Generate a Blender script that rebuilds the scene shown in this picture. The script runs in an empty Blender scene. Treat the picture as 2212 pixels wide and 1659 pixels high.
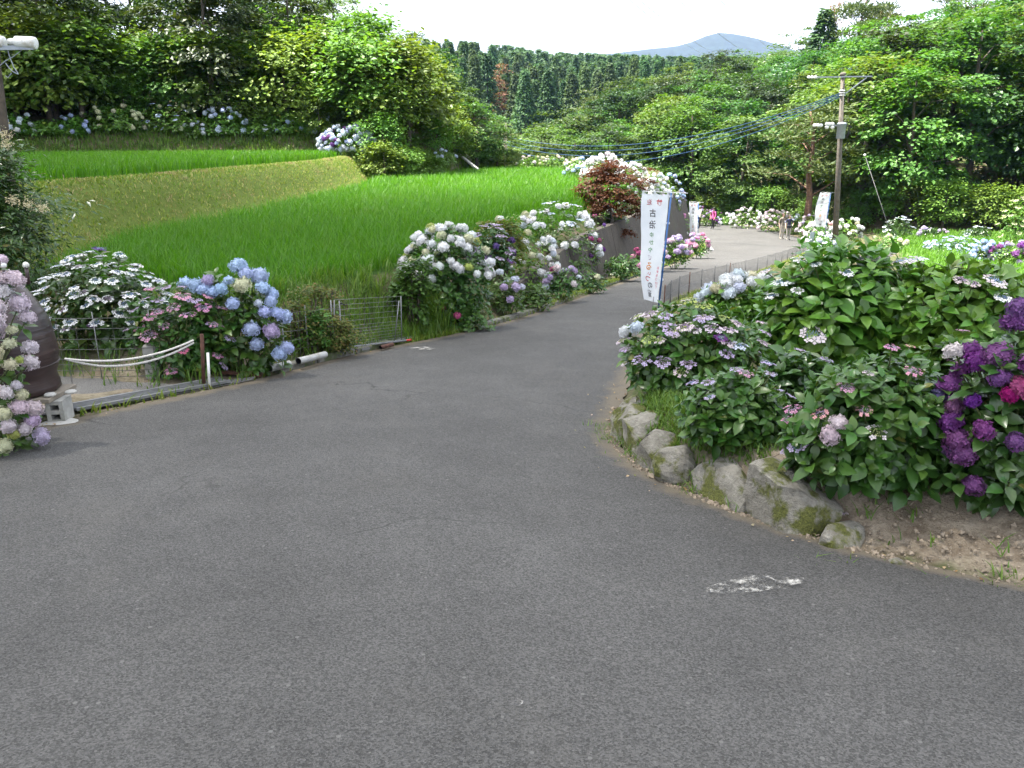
import bpy, math, random, zlib
import numpy as np
from mathutils import Vector, Matrix

# ------------------------------------------------------------------ camera, sky, sun, exposure
SC = bpy.context.scene
COL = SC.collection
H_EYE = 1.5
PITCH = math.radians(17.11)
cam_data = bpy.data.cameras.new('camera')
cam_data.sensor_width = 36.0
cam_data.lens = 28.0
cam_data.clip_start = 0.05
cam_data.clip_end = 9000
cam = bpy.data.objects.new('camera', cam_data)
cam.location = (0, 0, H_EYE)
cam.rotation_euler = (math.radians(90) - PITCH, 0, 0)
COL.objects.link(cam)
SC.camera = cam

SUN_EL = math.radians(70)
SUN_AZ = math.radians(-84)            # clockwise from +Y: the sun stands to the left, slightly ahead
SUN_DIR = Vector((math.sin(SUN_AZ) * math.cos(SUN_EL), math.cos(SUN_AZ) * math.cos(SUN_EL), math.sin(SUN_EL)))
world = bpy.data.worlds.new('World')
SC.world = world
world.use_nodes = True
wn, wl = world.node_tree.nodes, world.node_tree.links
wn.clear()
w_out = wn.new('ShaderNodeOutputWorld')
w_bg = wn.new('ShaderNodeBackground')
w_bg.inputs['Strength'].default_value = 0.075
w_sky = wn.new('ShaderNodeTexSky')
w_sky.sky_type = 'NISHITA'
w_sky.sun_disc = False
w_sky.sun_elevation = SUN_EL
w_sky.sun_rotation = SUN_AZ
w_sky.dust_density = 2.5
w_sky.air_density = 1.0
w_tc = wn.new('ShaderNodeTexCoord')
w_map = wn.new('ShaderNodeMapping')
w_map.inputs['Scale'].default_value = (1, 1, 2.2)
w_noise = wn.new('ShaderNodeTexNoise')
w_noise.inputs['Scale'].default_value = 2.3
w_noise.inputs['Detail'].default_value = 5
w_ramp = wn.new('ShaderNodeMapRange')
w_ramp.inputs['From Min'].default_value = 0.30
w_ramp.inputs['From Max'].default_value = 0.62
w_ramp.inputs['To Min'].default_value = 0.55
w_ramp.inputs['To Max'].default_value = 1.0
w_cloud = wn.new('ShaderNodeCombineColor')
for i_, v_ in enumerate((6.3, 6.5, 6.8)):
    w_cloud.inputs[i_].default_value = v_
w_mix = wn.new('ShaderNodeMix')
w_mix.data_type = 'RGBA'
wl.new(w_tc.outputs['Generated'], w_map.inputs['Vector'])
wl.new(w_map.outputs['Vector'], w_noise.inputs['Vector'])
wl.new(w_noise.outputs['Fac'], w_ramp.inputs['Value'])
wl.new(w_ramp.outputs['Result'], w_mix.inputs['Factor'])
wl.new(w_sky.outputs['Color'], w_mix.inputs['A'])
wl.new(w_cloud.outputs['Color'], w_mix.inputs['B'])
wl.new(w_mix.outputs['Result'], w_bg.inputs['Color'])
wl.new(w_bg.outputs['Background'], w_out.inputs['Surface'])

sun_data = bpy.data.lights.new('sun', 'SUN')
sun_data.energy = 5.0
sun_data.angle = math.radians(0.55)
sun_data.color = (1.0, 0.95, 0.86)
sun = bpy.data.objects.new('sun', sun_data)
sun.rotation_euler = SUN_DIR.to_track_quat('Z', 'Y').to_euler()
sun.location = SUN_DIR * 60
COL.objects.link(sun)

SC.view_settings.view_transform = 'Standard'
SC.view_settings.look = 'None'
SC.view_settings.gamma = 1.0
SC.view_settings.exposure = 2.3
SC.view_settings.use_curve_mapping = False
SC.render.engine = 'CYCLES'
cy = SC.cycles
cy.use_denoising = True
cy.use_adaptive_sampling = True
cy.adaptive_threshold = 0.02
cy.use_light_tree = False
cy.max_bounces = 6
cy.diffuse_bounces = 1
cy.glossy_bounces = 2
cy.transmission_bounces = 4
cy.transparent_max_bounces = 6
cy.volume_bounces = 0
cy.caustics_reflective = False
cy.caustics_refractive = False
cy.sample_clamp_indirect = 6.0

R = np.random.default_rng(11)
rnd = random.Random(5)

# ------------------------------------------------------------------ small helpers
FPX, CX, CY = 1720.0, 1106.0, 829.5      # the lens, in the units the survey of the photograph was taken in
CP, SP = math.cos(PITCH), math.sin(PITCH)


def ray(px, py):
    a, b = (px - CX) / FPX, -(py - CY) / FPX
    return (a, CP + b * SP, -SP + b * CP)


def at(px, py, Y):
    d = ray(px, py)
    t = Y / d[1]
    return Vector((t * d[0], Y, H_EYE + t * d[2]))


def ss(a, b, x):
    t = np.clip((x - a) / (b - a), 0, 1)
    return t * t * (3 - 2 * t)


def mesh_np(name, v, f, mats=(), smooth=False, mi=None):
    me = bpy.data.meshes.new(name)
    me.from_pydata(np.asarray(v, dtype=float).tolist() if not isinstance(v, np.ndarray) else v, [], f)
    for m in mats:
        me.materials.append(m)
    if mi is not None:
        me.polygons.foreach_set('material_index', np.asarray(mi, dtype=np.int32))
    if smooth:
        me.polygons.foreach_set('use_smooth', np.ones(len(me.polygons), dtype=bool))
    me.update()
    return me


class MB:
    """collects shapes into one mesh"""
    def __init__(self):
        self.v, self.f, self.m, self.s = [], [], [], []

    def add(self, v, f, mi=0, smooth=False):
        o = len(self.v)
        self.v += [tuple(p) for p in v]
        self.f += [tuple(i + o for i in q) for q in f]
        self.m += [mi] * len(f)
        self.s += [smooth] * len(f)

    def box(self, c, s, rot=None, mi=0, bevel=0.0):
        x, y, z = s[0] / 2, s[1] / 2, s[2] / 2
        if bevel:
            b = bevel
            prof = [(-x + b, -y), (x - b, -y), (x, -y + b), (x, y - b), (x - b, y), (-x + b, y), (-x, y - b), (-x, -y + b)]
            n = 8
            v = []
            for zz, k in ((-z, 1), (-z + b, 0), (z - b, 0), (z, 1)):
                for (px, py) in prof:
                    sx = (x - b) / x if k else 1
                    sy = (y - b) / y if k else 1
                    v.append(Vector((px * sx, py * sy, zz)))
            f = [tuple(range(n))[::-1], tuple(range(3 * n, 4 * n))]
            for r_ in range(3):
                for i in range(n):
                    j = (i + 1) % n
                    f.append((r_ * n + i, r_ * n + j, (r_ + 1) * n + j, (r_ + 1) * n + i))
        else:
            v = [Vector((sx * x, sy * y, sz * z)) for sz in (-1, 1) for sx, sy in ((-1, -1), (1, -1), (1, 1), (-1, 1))]
            f = [(3, 2, 1, 0), (4, 5, 6, 7), (0, 1, 5, 4), (1, 2, 6, 5), (2, 3, 7, 6), (3, 0, 4, 7)]
        if rot is not None:
            v = [rot @ p for p in v]
        self.add([p + Vector(c) for p in v], f, mi)

    def tube(self, pts, rad, n=8, mi=0, cap=True, smooth=True):
        pts = [Vector(p) for p in pts]
        if not hasattr(rad, '__len__'):
            rad = [rad] * len(pts)
        v, f = [], []
        ref = None
        for i, p in enumerate(pts):
            d = (pts[min(i + 1, len(pts) - 1)] - pts[max(i - 1, 0)])
            d.normalize()
            if ref is None:
                ref = Vector((0, 0, 1)) if abs(d.z) < .9 else Vector((1, 0, 0))
            a = d.cross(ref)
            a.normalize()
            b = a.cross(d)
            ref = b
            for k in range(n):
                t = 2 * math.pi * k / n
                v.append(p + (a * math.cos(t) + b * math.sin(t)) * rad[i])
        for i in range(len(pts) - 1):
            for k in range(n):
                j = (k + 1) % n
                f.append((i * n + k, (i + 1) * n + k, (i + 1) * n + j, i * n + j))
        if cap:
            f.append(tuple(range(n)))
            f.append(tuple(range((len(pts) - 1) * n, len(pts) * n))[::-1])
        self.add(v, f, mi, smooth)

    def lathe(self, prof, c=(0, 0, 0), n=24, mi=0, M=None, smooth=True):
        v, f = [], []
        for (r_, z) in prof:
            for k in range(n):
                t = 2 * math.pi * k / n
                p = Vector((r_ * math.cos(t), r_ * math.sin(t), z))
                if M is not None:
                    p = M @ p
                v.append(p + Vector(c))
        for i in range(len(prof) - 1):
            for k in range(n):
                j = (k + 1) % n
                f.append((i * n + k, i * n + j, (i + 1) * n + j, (i + 1) * n + k))
        f.append(tuple(range(n))[::-1])
        f.append(tuple(range((len(prof) - 1) * n, len(prof) * n)))
        self.add(v, f, mi, smooth)

    def mesh(self, name, mats):
        me = bpy.data.meshes.new(name)
        me.from_pydata(self.v, [], self.f)
        for m in (mats if isinstance(mats, (list, tuple)) else [mats]):
            me.materials.append(m)
        me.polygons.foreach_set('material_index', self.m)
        me.polygons.foreach_set('use_smooth', self.s)
        me.update()
        return me


def link(name, data, parent=None, loc=None):
    o = bpy.data.objects.new(name, data)
    COL.objects.link(o)
    if parent is not None:
        o.parent = parent
    if loc is not None:
        o.location = loc
    return o


def tag(o, label=None, cat=None, group=None, kind=None):
    if label:
        o['label'] = label
    if cat:
        o['category'] = cat
    if group:
        o['group'] = group
    if kind:
        o['kind'] = kind
    return o


def thing(name, label, cat, loc=(0, 0, 0), group=None, rz=0.0):
    o = link(name, None, None, loc)
    o.empty_display_size = 0.1
    o.rotation_euler = (0, 0, rz)
    return tag(o, label, cat, group)


def copy_tree(o, parent=None):
    c = o.copy()
    COL.objects.link(c)
    c.parent = parent
    for ch in o.children:
        copy_tree(ch, c)
    return c


# ------------------------------------------------------------------ materials
def mat(name):
    m = bpy.data.materials.new(name)
    m.use_nodes = True
    nt = m.node_tree
    return m, nt.nodes, nt.links, nt.nodes['Principled BSDF']


def N(nodes, kind, **kw):
    n = nodes.new('ShaderNode' + kind)
    for k, v in kw.items():
        if k.startswith('_'):
            setattr(n, k[1:], v)
        else:
            n.inputs[k.replace('__', ' ')].default_value = v
    return n


def mixc(nodes, links, fac, a, b, blend='MIX'):
    n = nodes.new('ShaderNodeMix')
    n.data_type = 'RGBA'
    n.blend_type = blend
    for s, v in ((n.inputs['Factor'], fac), (n.inputs['A'], a), (n.inputs['B'], b)):
        if hasattr(v, 'is_linked') or isinstance(v, bpy.types.NodeSocket):
            links.new(v, s)
        elif isinstance(v, (tuple, list)):
            s.default_value = (*v, 1) if len(v) == 3 else v
        else:
            s.default_value = v
    return n.outputs['Result']


def maprange(nodes, links, src, a, b, c=0.0, d=1.0):
    n = nodes.new('ShaderNodeMapRange')
    links.new(src, n.inputs['Value'])
    for k, v in (('From Min', a), ('From Max', b), ('To Min', c), ('To Max', d)):
        n.inputs[k].default_value = v
    return n.outputs['Result']


def bump(nodes, links, src, bsdf, strength=0.3, dist=0.01):
    b = nodes.new('ShaderNodeBump')
    b.inputs['Strength'].default_value = strength
    b.inputs['Distance'].default_value = dist
    links.new(src, b.inputs['Height'])
    links.new(b.outputs['Normal'], bsdf.inputs['Normal'])


def plain(name, col, rough=0.6, metal=0.0, var=0.25, scale=8.0, bmp=0.0, col2=None, scale2=1.5, spec=0.5):
    m, n, l, b = mat(name)
    tc = n.new('ShaderNodeTexCoord')
    nz = N(n, 'TexNoise', Scale=scale, Detail=6.0)
    l.new(tc.outputs['Object'], nz.inputs['Vector'])
    f = maprange(n, l, nz.outputs['Fac'], .3, .7)
    c = mixc(n, l, f, tuple(x * (1 - var) for x in col), tuple(min(1, x * (1 + var)) for x in col))
    if col2:
        n2 = N(n, 'TexNoise', Scale=scale2, Detail=5.0, Roughness=.65)
        l.new(tc.outputs['Object'], n2.inputs['Vector'])
        f2 = maprange(n, l, n2.outputs['Fac'], .5, .62)
        c = mixc(n, l, f2, c, col2)
    l.new(c, b.inputs['Base Color'])
    b.inputs['Roughness'].default_value = rough
    b.inputs['Metallic'].default_value = metal
    b.inputs['Specular IOR Level'].default_value = spec
    if bmp:
        bump(n, l, nz.outputs['Fac'], b, bmp, 0.01)
    return m


def leafmat(name, cols, transl=0.35, rough=0.5, objvar=0.5, spec=0.3, transcol=None, patch=None, rare=None):
    """foliage: cols = list of colours an individual leaf may have; neighbouring plants differ too"""
    m, n, l, b = mat(name)
    geo = n.new('ShaderNodeNewGeometry')
    oi = n.new('ShaderNodeObjectInfo')
    rmp = n.new('ShaderNodeValToRGB')
    rmp.color_ramp.interpolation = 'LINEAR'
    el = rmp.color_ramp.elements
    while len(el) < len(cols):
        el.new(0.5)
    for i, c in enumerate(cols):
        el[i].position = i / max(1, len(cols) - 1)
        el[i].color = (*(min(1, q * 1.10) for q in c), 1)
    if rare:          # the odd yellowing leaf
        el[len(cols) - 1].position = .955
        e_ = el.new(1.0)
        e_.color = (*rare, 1)
    l.new(geo.outputs['Random Per Island'], rmp.inputs['Fac'])
    hsv = n.new('ShaderNodeHueSaturation')
    l.new(rmp.outputs['Color'], hsv.inputs['Color'])
    l.new(maprange(n, l, oi.outputs['Random'], 0, 1, 1 - objvar * .5, 1 + objvar * .5), hsv.inputs['Value'])
    mul = N(n, 'Math', _operation='MULTIPLY')
    l.new(oi.outputs['Random'], mul.inputs[0])
    mul.inputs[1].default_value = 7.13
    fr = N(n, 'Math', _operation='FRACT')
    l.new(mul.outputs[0], fr.inputs[0])
    l.new(maprange(n, l, fr.outputs[0], 0, 1, .5 - .028 * objvar * 2, .5 + .028 * objvar * 2), hsv.inputs['Hue'])
    col = hsv.outputs['Color']
    if patch:
        tc = n.new('ShaderNodeTexCoord')
        nz = N(n, 'TexNoise', Scale=patch[1], Detail=4.0)
        l.new(tc.outputs['Object'], nz.inputs['Vector'])
        col = mixc(n, l, maprange(n, l, nz.outputs['Fac'], patch[2], patch[3]), col, patch[0])
    l.new(col, b.inputs['Base Color'])
    b.inputs['Roughness'].default_value = rough
    b.inputs['Specular IOR Level'].default_value = spec
    tr = n.new('ShaderNodeBsdfTranslucent')
    l.new(mixc(n, l, 1.0, col, transcol or (1.5, 1.45, .55), 'MULTIPLY'), tr.inputs['Color'])
    mx = n.new('ShaderNodeMixShader')
    mx.inputs['Fac'].default_value = transl
    l.new(b.outputs[0], mx.inputs[1])
    l.new(tr.outputs[0], mx.inputs[2])
    out = n['Material Output']
    l.new(mx.outputs[0], out.inputs['Surface'])
    return m


M = {}
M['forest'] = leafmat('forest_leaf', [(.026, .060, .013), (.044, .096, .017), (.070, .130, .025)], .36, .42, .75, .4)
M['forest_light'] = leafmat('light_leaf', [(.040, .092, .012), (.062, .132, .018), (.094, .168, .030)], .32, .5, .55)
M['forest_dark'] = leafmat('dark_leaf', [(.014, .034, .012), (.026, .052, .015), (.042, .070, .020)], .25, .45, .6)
M['cedar'] = leafmat('cedar_needle', [(.028, .070, .022), (.046, .100, .030), (.070, .130, .038)], .2, .6, .5)
M['pine'] = leafmat('pine_needle', [(.050, .085, .020), (.080, .118, .030), (.11, .14, .045)], .18, .6, .4)
M['dead'] = leafmat('dead_needle', [(.17, .085, .05), (.23, .13, .085), (.28, .18, .13)], .2, .8, .2)
M['maple'] = leafmat('red_maple_leaf', [(.055, .018, .008), (.090, .032, .012), (.130, .055, .020)], .35, .5, .2, .3, (1.5, .9, .5))
M['shrub'] = leafmat('shrub_leaf', [(.060, .125, .018), (.092, .175, .026), (.135, .225, .040)], .34, .5, .5)
M['azalea'] = leafmat('azalea_leaf', [(.050, .085, .018), (.080, .120, .024), (.12, .145, .032), (.17, .11, .04)], .3, .6, .3)
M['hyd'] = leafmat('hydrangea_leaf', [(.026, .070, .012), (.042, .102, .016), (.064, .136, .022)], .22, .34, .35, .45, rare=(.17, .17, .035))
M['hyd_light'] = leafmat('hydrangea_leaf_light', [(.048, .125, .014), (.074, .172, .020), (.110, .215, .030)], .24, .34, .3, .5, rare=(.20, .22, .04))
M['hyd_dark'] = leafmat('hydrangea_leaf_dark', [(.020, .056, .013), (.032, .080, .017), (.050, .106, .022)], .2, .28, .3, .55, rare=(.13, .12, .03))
M['rice'] = leafmat('rice_blade', [(.036, .118, .006), (.056, .165, .009), (.088, .205, .016)], .42, .5, .0, .22, (1.25, 1.35, .4), ((.070, .165, .012), .45, .50, .75))
M['rice_far'] = leafmat('rice_blade_right', [(.075, .170, .020), (.105, .225, .030), (.14, .27, .045)], .42, .5, .0, .3, (1.25, 1.35, .5))
M['bank'] = leafmat('bank_grass', [(.070, .145, .018), (.105, .185, .026), (.15, .22, .036), (.20, .24, .052), (.31, .275, .12)], .3, .7, .0, .2, (1.2, 1.2, .6),
                    ((.28, .225, .13), 1.5, .54, .66))
M['weed'] = leafmat('weed_blade', [(.055, .120, .020), (.085, .165, .025), (.13, .20, .04)], .35, .5, .0, .3)
M['moss_grass'] = leafmat('verge_grass', [(.085, .150, .022), (.13, .19, .03), (.20, .22, .06)], .3, .6, .0, .2)
M['plume'] = leafmat('plume', [(.42, .36, .22), (.52, .46, .30), (.62, .56, .40)], .3, .8, .1, .1, (1, 1, .9))


def petalmat(name, transl=.3):
    m, n, l, b = mat(name)
    oi = n.new('ShaderNodeObjectInfo')
    geo = n.new('ShaderNodeNewGeometry')
    hsv = n.new('ShaderNodeHueSaturation')
    l.new(oi.outputs['Color'], hsv.inputs['Color'])
    l.new(maprange(n, l, geo.outputs['Random Per Island'], 0, 1, .74, 1.14), hsv.inputs['Value'])
    l.new(maprange(n, l, geo.outputs['Random Per Island'], 0, 1, .49, .51), hsv.inputs['Hue'])
    l.new(hsv.outputs['Color'], b.inputs['Base Color'])
    b.inputs['Roughness'].default_value = .6
    b.inputs['Specular IOR Level'].default_value = .2
    tr = n.new('ShaderNodeBsdfTranslucent')
    l.new(hsv.outputs['Color'], tr.inputs['Color'])
    mx = n.new('ShaderNodeMixShader')
    mx.inputs['Fac'].default_value = transl
    l.new(b.outputs[0], mx.inputs[1])
    l.new(tr.outputs[0], mx.inputs[2])
    l.new(mx.outputs[0], n['Material Output'].inputs['Surface'])
    return m


M['petal'] = petalmat('hydrangea_petal')
M['bud_blue'] = plain('lacecap_bud_blue', (.24, .31, .50), .7, var=.3, scale=60)
M['bud_pink'] = plain('lacecap_bud_pink', (.38, .28, .40), .7, var=.3, scale=60)
M['bud_green'] = plain('lacecap_bud_green', (.40, .45, .18), .7, var=.3, scale=60)
M['stem'] = plain('green_stem', (.09, .11, .035), .6)
M['bark'] = plain('bark', (.085, .068, .052), .9, var=.5, scale=9, bmp=.6)
M['bark_red'] = plain('pine_bark', (.15, .085, .055), .9, var=.45, scale=9, bmp=.6)
M['bark_grey'] = plain('grey_bark', (.16, .15, .13), .9, var=.35, scale=9, bmp=.5)
M['concrete'] = plain('concrete', (.36, .355, .33), .85, var=.18, scale=14, bmp=.25, col2=(.24, .24, .21), scale2=3)
M['kerb'] = plain('mossy_kerb', (.15, .145, .125), .9, var=.3, scale=16, bmp=.4, col2=(.06, .075, .03), scale2=3)
M['clod'] = plain('soil_clod', (.24, .195, .145), .95, var=.35, scale=40)
M['concrete_white'] = plain('mortar', (.42, .41, .38), .9, var=.12, scale=30, bmp=.3)
M['galv'] = plain('galvanised_steel', (.21, .215, .22), .55, .5, var=.18, scale=18)
M['wire'] = plain('fence_wire', (.11, .11, .11), .7, .1, var=.25, scale=20)
M['rust'] = plain('rusty_steel', (.085, .038, .026), .85, .2, var=.4, scale=22, bmp=.3)
M['pvc'] = plain('grey_plastic_pipe', (.36, .36, .35), .5, var=.15, scale=12, col2=(.20, .19, .15), scale2=4)
M['white_paint'] = plain('white_paint', (.72, .72, .70), .45, var=.08, scale=12, col2=(.48, .46, .40), scale2=6)
M['grey_paint'] = plain('grey_paint', (.30, .33, .37), .5, .2, var=.12, scale=12)
M['pole_wood'] = plain('weathered_pole', (.105, .09, .072), .85, var=.3, scale=7, bmp=.4, col2=(.11, .10, .085), scale2=2)
M['porcelain'] = plain('porcelain', (.80, .80, .79), .15, var=.04)
M['blue_pole'] = plain('blue_banner_pole', (.018, .10, .30), .35, var=.1)
M['blue_cable'] = plain('blue_cable', (.02, .075, .19), .4, var=.1)
M['rope'] = plain('white_rope', (.62, .60, .56), .9, var=.25, scale=90, bmp=.5)
M['black'] = plain('black_plastic', (.012, .012, .013), .5, var=.2)
M['red_paint'] = plain('red_paint', (.42, .025, .02), .5, var=.2)
M['orange'] = plain('orange_plastic', (.75, .20, .02), .4, var=.1)
M['dry'] = plain('dry_leaf', (.20, .11, .05), .8, var=.4, scale=60)
M['pale_dry'] = plain('pale_dry_leaf', (.52, .42, .26), .8, var=.2, scale=60)
M['pinkfall'] = plain('fallen_petal', (.62, .16, .24), .7, var=.2, scale=60)
M['wood'] = plain('grey_board', (.22, .19, .15), .85, var=.3, scale=10)
M['wirehigh'] = plain('overhead_wire', (.12, .15, .17), .5, .4, var=.1)


def cloth_mat():
    m, n, l, b = mat('white_banner_cloth')
    tc = n.new('ShaderNodeTexCoord')
    nz = N(n, 'TexNoise', Scale=9.0, Detail=3.0)
    l.new(tc.outputs['Object'], nz.inputs['Vector'])
    c = mixc(n, l, nz.outputs['Fac'], (.74, .76, .80), (.82, .84, .87))
    l.new(c, b.inputs['Base Color'])
    b.inputs['Roughness'].default_value = .8
    tr = n.new('ShaderNodeBsdfTranslucent')
    l.new(c, tr.inputs['Color'])
    mx = n.new('ShaderNodeMixShader')
    mx.inputs['Fac'].default_value = .45
    l.new(b.outputs[0], mx.inputs[1])
    l.new(tr.outputs[0], mx.inputs[2])
    l.new(mx.outputs[0], n['Material Output'].inputs['Surface'])
    return m


M['cloth'] = cloth_mat()


def asphalt_mat(name, base=.065, warm=0.02, dust=True):
    m, n, l, b = mat(name)
    tc = n.new('ShaderNodeTexCoord')
    P = tc.outputs['Object']
    v1 = N(n, 'TexVoronoi', Scale=165.0)
    l.new(P, v1.inputs['Vector'])
    n1 = N(n, 'TexNoise', Scale=240.0, Detail=3.0)
    l.new(P, n1.inputs['Vector'])
    n2 = N(n, 'TexNoise', Scale=.55, Detail=6.0, Roughness=.6)
    l.new(P, n2.inputs['Vector'])
    n3 = N(n, 'TexNoise', Scale=3.1, Detail=5.0, Roughness=.6)
    l.new(P, n3.inputs['Vector'])
    sep = n.new('ShaderNodeSeparateColor')
    l.new(v1.outputs['Color'], sep.inputs['Color'])
    g = maprange(n, l, sep.outputs[0], 0, 1, .5, 1.45)
    k = maprange(n, l, n1.outputs['Fac'], .3, .7, .7, 1.3)
    big = maprange(n, l, n2.outputs['Fac'], .3, .7, .82, 1.2)
    mid = maprange(n, l, n3.outputs['Fac'], .3, .7, .9, 1.1)

    def mul(a, c):
        q = N(n, 'Math', _operation='MULTIPLY')
        l.new(a, q.inputs[0])
        l.new(c, q.inputs[1])
        return q.outputs[0]
    t = mul(mul(mul(g, k), big), mid)
    cc = n.new('ShaderNodeCombineColor')
    for i, w in enumerate((1.0 + warm, 1.0, .985 - warm)):
        q = N(n, 'Math', _operation='MULTIPLY')
        l.new(t, q.inputs[0])
        q.inputs[1].default_value = base * w
        l.new(q.outputs[0], cc.inputs[i])
    # pale stone chips
    v2 = N(n, 'TexVoronoi', Scale=42.0)
    l.new(P, v2.inputs['Vector'])
    s2 = n.new('ShaderNodeSeparateColor')
    l.new(v2.outputs['Color'], s2.inputs['Color'])
    chip = N(n, 'Math', _operation='GREATER_THAN')
    l.new(s2.outputs[1], chip.inputs[0])
    chip.inputs[1].default_value = .975
    near = N(n, 'Math', _operation='LESS_THAN')
    l.new(v2.outputs['Distance'], near.inputs[0])
    near.inputs[1].default_value = .30
    c2 = mixc(n, l, mul(chip.outputs[0], near.outputs[0]), cc.outputs['Color'], (.12, .118, .113))
    if dust:
        nd = N(n, 'TexNoise', Scale=.9, Detail=7.0, Roughness=.7)
        l.new(P, nd.inputs['Vector'])
        c2 = mixc(n, l, maprange(n, l, nd.outputs['Fac'], .54, .80, 0, .28), c2, (.12, .112, .098))
    # hairline cracks, faded by noise, and soil trodden in along the edges
    nw = N(n, 'TexNoise', Scale=1.3, Detail=5.0)
    l.new(P, nw.inputs['Vector'])
    wv = n.new('ShaderNodeVectorMath')
    wv.operation = 'MULTIPLY_ADD'
    l.new(nw.outputs['Color'], wv.inputs[0])
    wv.inputs[1].default_value = (.9, .9, .9)
    l.new(P, wv.inputs[2])
    vc = N(n, 'TexVoronoi', Scale=.42, _feature='DISTANCE_TO_EDGE')
    l.new(wv.outputs[0], vc.inputs['Vector'])
    crk = maprange(n, l, vc.outputs['Distance'], .0, .0055, 1, 0)
    msk = maprange(n, l, n2.outputs['Fac'], .50, .60)
    c2 = mixc(n, l, mul(crk, msk), c2, (.030, .029, .028))
    ed = N(n, 'Attribute', _attribute_name='edge')
    dirt = N(n, 'TexNoise', Scale=6.0, Detail=8.0, Roughness=.75)
    l.new(P, dirt.inputs['Vector'])
    ad_ = N(n, 'Math', _operation='ADD')
    l.new(ed.outputs['Fac'], ad_.inputs[0])
    l.new(dirt.outputs['Fac'], ad_.inputs[1])
    c2 = mixc(n, l, maprange(n, l, ad_.outputs[0], .95, 1.30, 0, .85), c2, (.135, .112, .080))
    l.new(c2, b.inputs['Base Color'])
    b.inputs['Roughness'].default_value = .88
    b.inputs['Specular IOR Level'].default_value = .35
    hs = N(n, 'Math', _operation='ADD')
    l.new(v1.outputs['Distance'], hs.inputs[0])
    l.new(n1.outputs['Fac'], hs.inputs[1])
    bump(n, l, hs.outputs[0], b, .55, .006)
    return m


M['asphalt'] = asphalt_mat('asphalt')
M['lane'] = asphalt_mat('pale_old_paving', .13, .03)


def ground_mat():
    m, n, l, b = mat('ground_soil')
    tc = n.new('ShaderNodeTexCoord')
    P = tc.outputs['Object']
    at_ = N(n, 'Attribute', _attribute_name='zone')
    sp = n.new('ShaderNodeSeparateColor')
    l.new(at_.outputs['Color'], sp.inputs['Color'])
    n1 = N(n, 'TexNoise', Scale=1.7, Detail=8.0, Roughness=.65)
    n2 = N(n, 'TexNoise', Scale=28.0, Detail=6.0, Roughness=.7)
    l.new(P, n1.inputs['Vector'])
    l.new(P, n2.inputs['Vector'])
    soil = mixc(n, l, maprange(n, l, n2.outputs['Fac'], .3, .7), (.085, .065, .042), (.165, .130, .088))
    n4 = N(n, 'TexNoise', Scale=5.5, Detail=8.0, Roughness=.7)
    l.new(P, n4.inputs['Vector'])
    sand = mixc(n, l, maprange(n, l, n2.outputs['Fac'], .25, .75), (.20, .16, .115), (.42, .36, .28))
    sand = mixc(n, l, maprange(n, l, n4.outputs['Fac'], .42, .66), sand, (.15, .115, .082))
    bankc = mixc(n, l, maprange(n, l, n2.outputs['Fac'], .3, .7), (.060, .100, .016), (.125, .155, .030))
    green = mixc(n, l, maprange(n, l, n2.outputs['Fac'], .3, .7), (.030, .050, .012), (.070, .098, .022))
    rice = mixc(n, l, maprange(n, l, n2.outputs['Fac'], .3, .7), (.020, .052, .006), (.036, .085, .010))
    c = mixc(n, l, maprange(n, l, n1.outputs['Fac'], .42, .56), soil, green)
    c = mixc(n, l, sp.outputs[0], c, sand)
    c = mixc(n, l, sp.outputs[1], c, rice)
    c = mixc(n, l, sp.outputs[2], c, bankc)
    l.new(c, b.inputs['Base Color'])
    b.inputs['Roughness'].default_value = .95
    b.inputs['Specular IOR Level'].default_value = .2
    bump(n, l, n2.outputs['Fac'], b, .9, .03)
    return m


M['ground'] = ground_mat()


def stone_mat():
    m, n, l, b = mat('mossy_granite')
    tc = n.new('ShaderNodeTexCoord')
    oi = n.new('ShaderNodeObjectInfo')
    mp = n.new('ShaderNodeVectorMath')
    mp.operation = 'ADD'
    l.new(tc.outputs['Object'], mp.inputs[0])
    l.new(oi.outputs['Location'], mp.inputs[1])
    P = mp.outputs[0]
    n1 = N(n, 'TexNoise', Scale=9.0, Detail=8.0, Roughness=.7)
    n2 = N(n, 'TexNoise', Scale=70.0, Detail=4.0, Roughness=.7)
    n3 = N(n, 'TexNoise', Scale=4.2, Detail=7.0, Roughness=.6)
    for q in (n1, n2, n3):
        l.new(P, q.inputs['Vector'])
    c = mixc(n, l, maprange(n, l, n1.outputs['Fac'], .3, .7), (.085, .078, .06), (.40, .38, .33))
    c = mixc(n, l, maprange(n, l, n2.outputs['Fac'], .35, .65, 0, .5), c, (.22, .20, .165))
    moss = mixc(n, l, maprange(n, l, n2.outputs['Fac'], .3, .7), (.045, .055, .012), (.14, .145, .028))
    c = mixc(n, l, maprange(n, l, n3.outputs['Fac'], .50, .56), c, moss)
    l.new(c, b.inputs['Base Color'])
    b.inputs['Roughness'].default_value = .9
    ad = N(n, 'Math', _operation='ADD')
    l.new(n1.outputs['Fac'], ad.inputs[0])
    l.new(n2.outputs['Fac'], ad.inputs[1])
    bump(n, l, ad.outputs[0], b, .8, .025)
    return m


M['stone'] = stone_mat()


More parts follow.
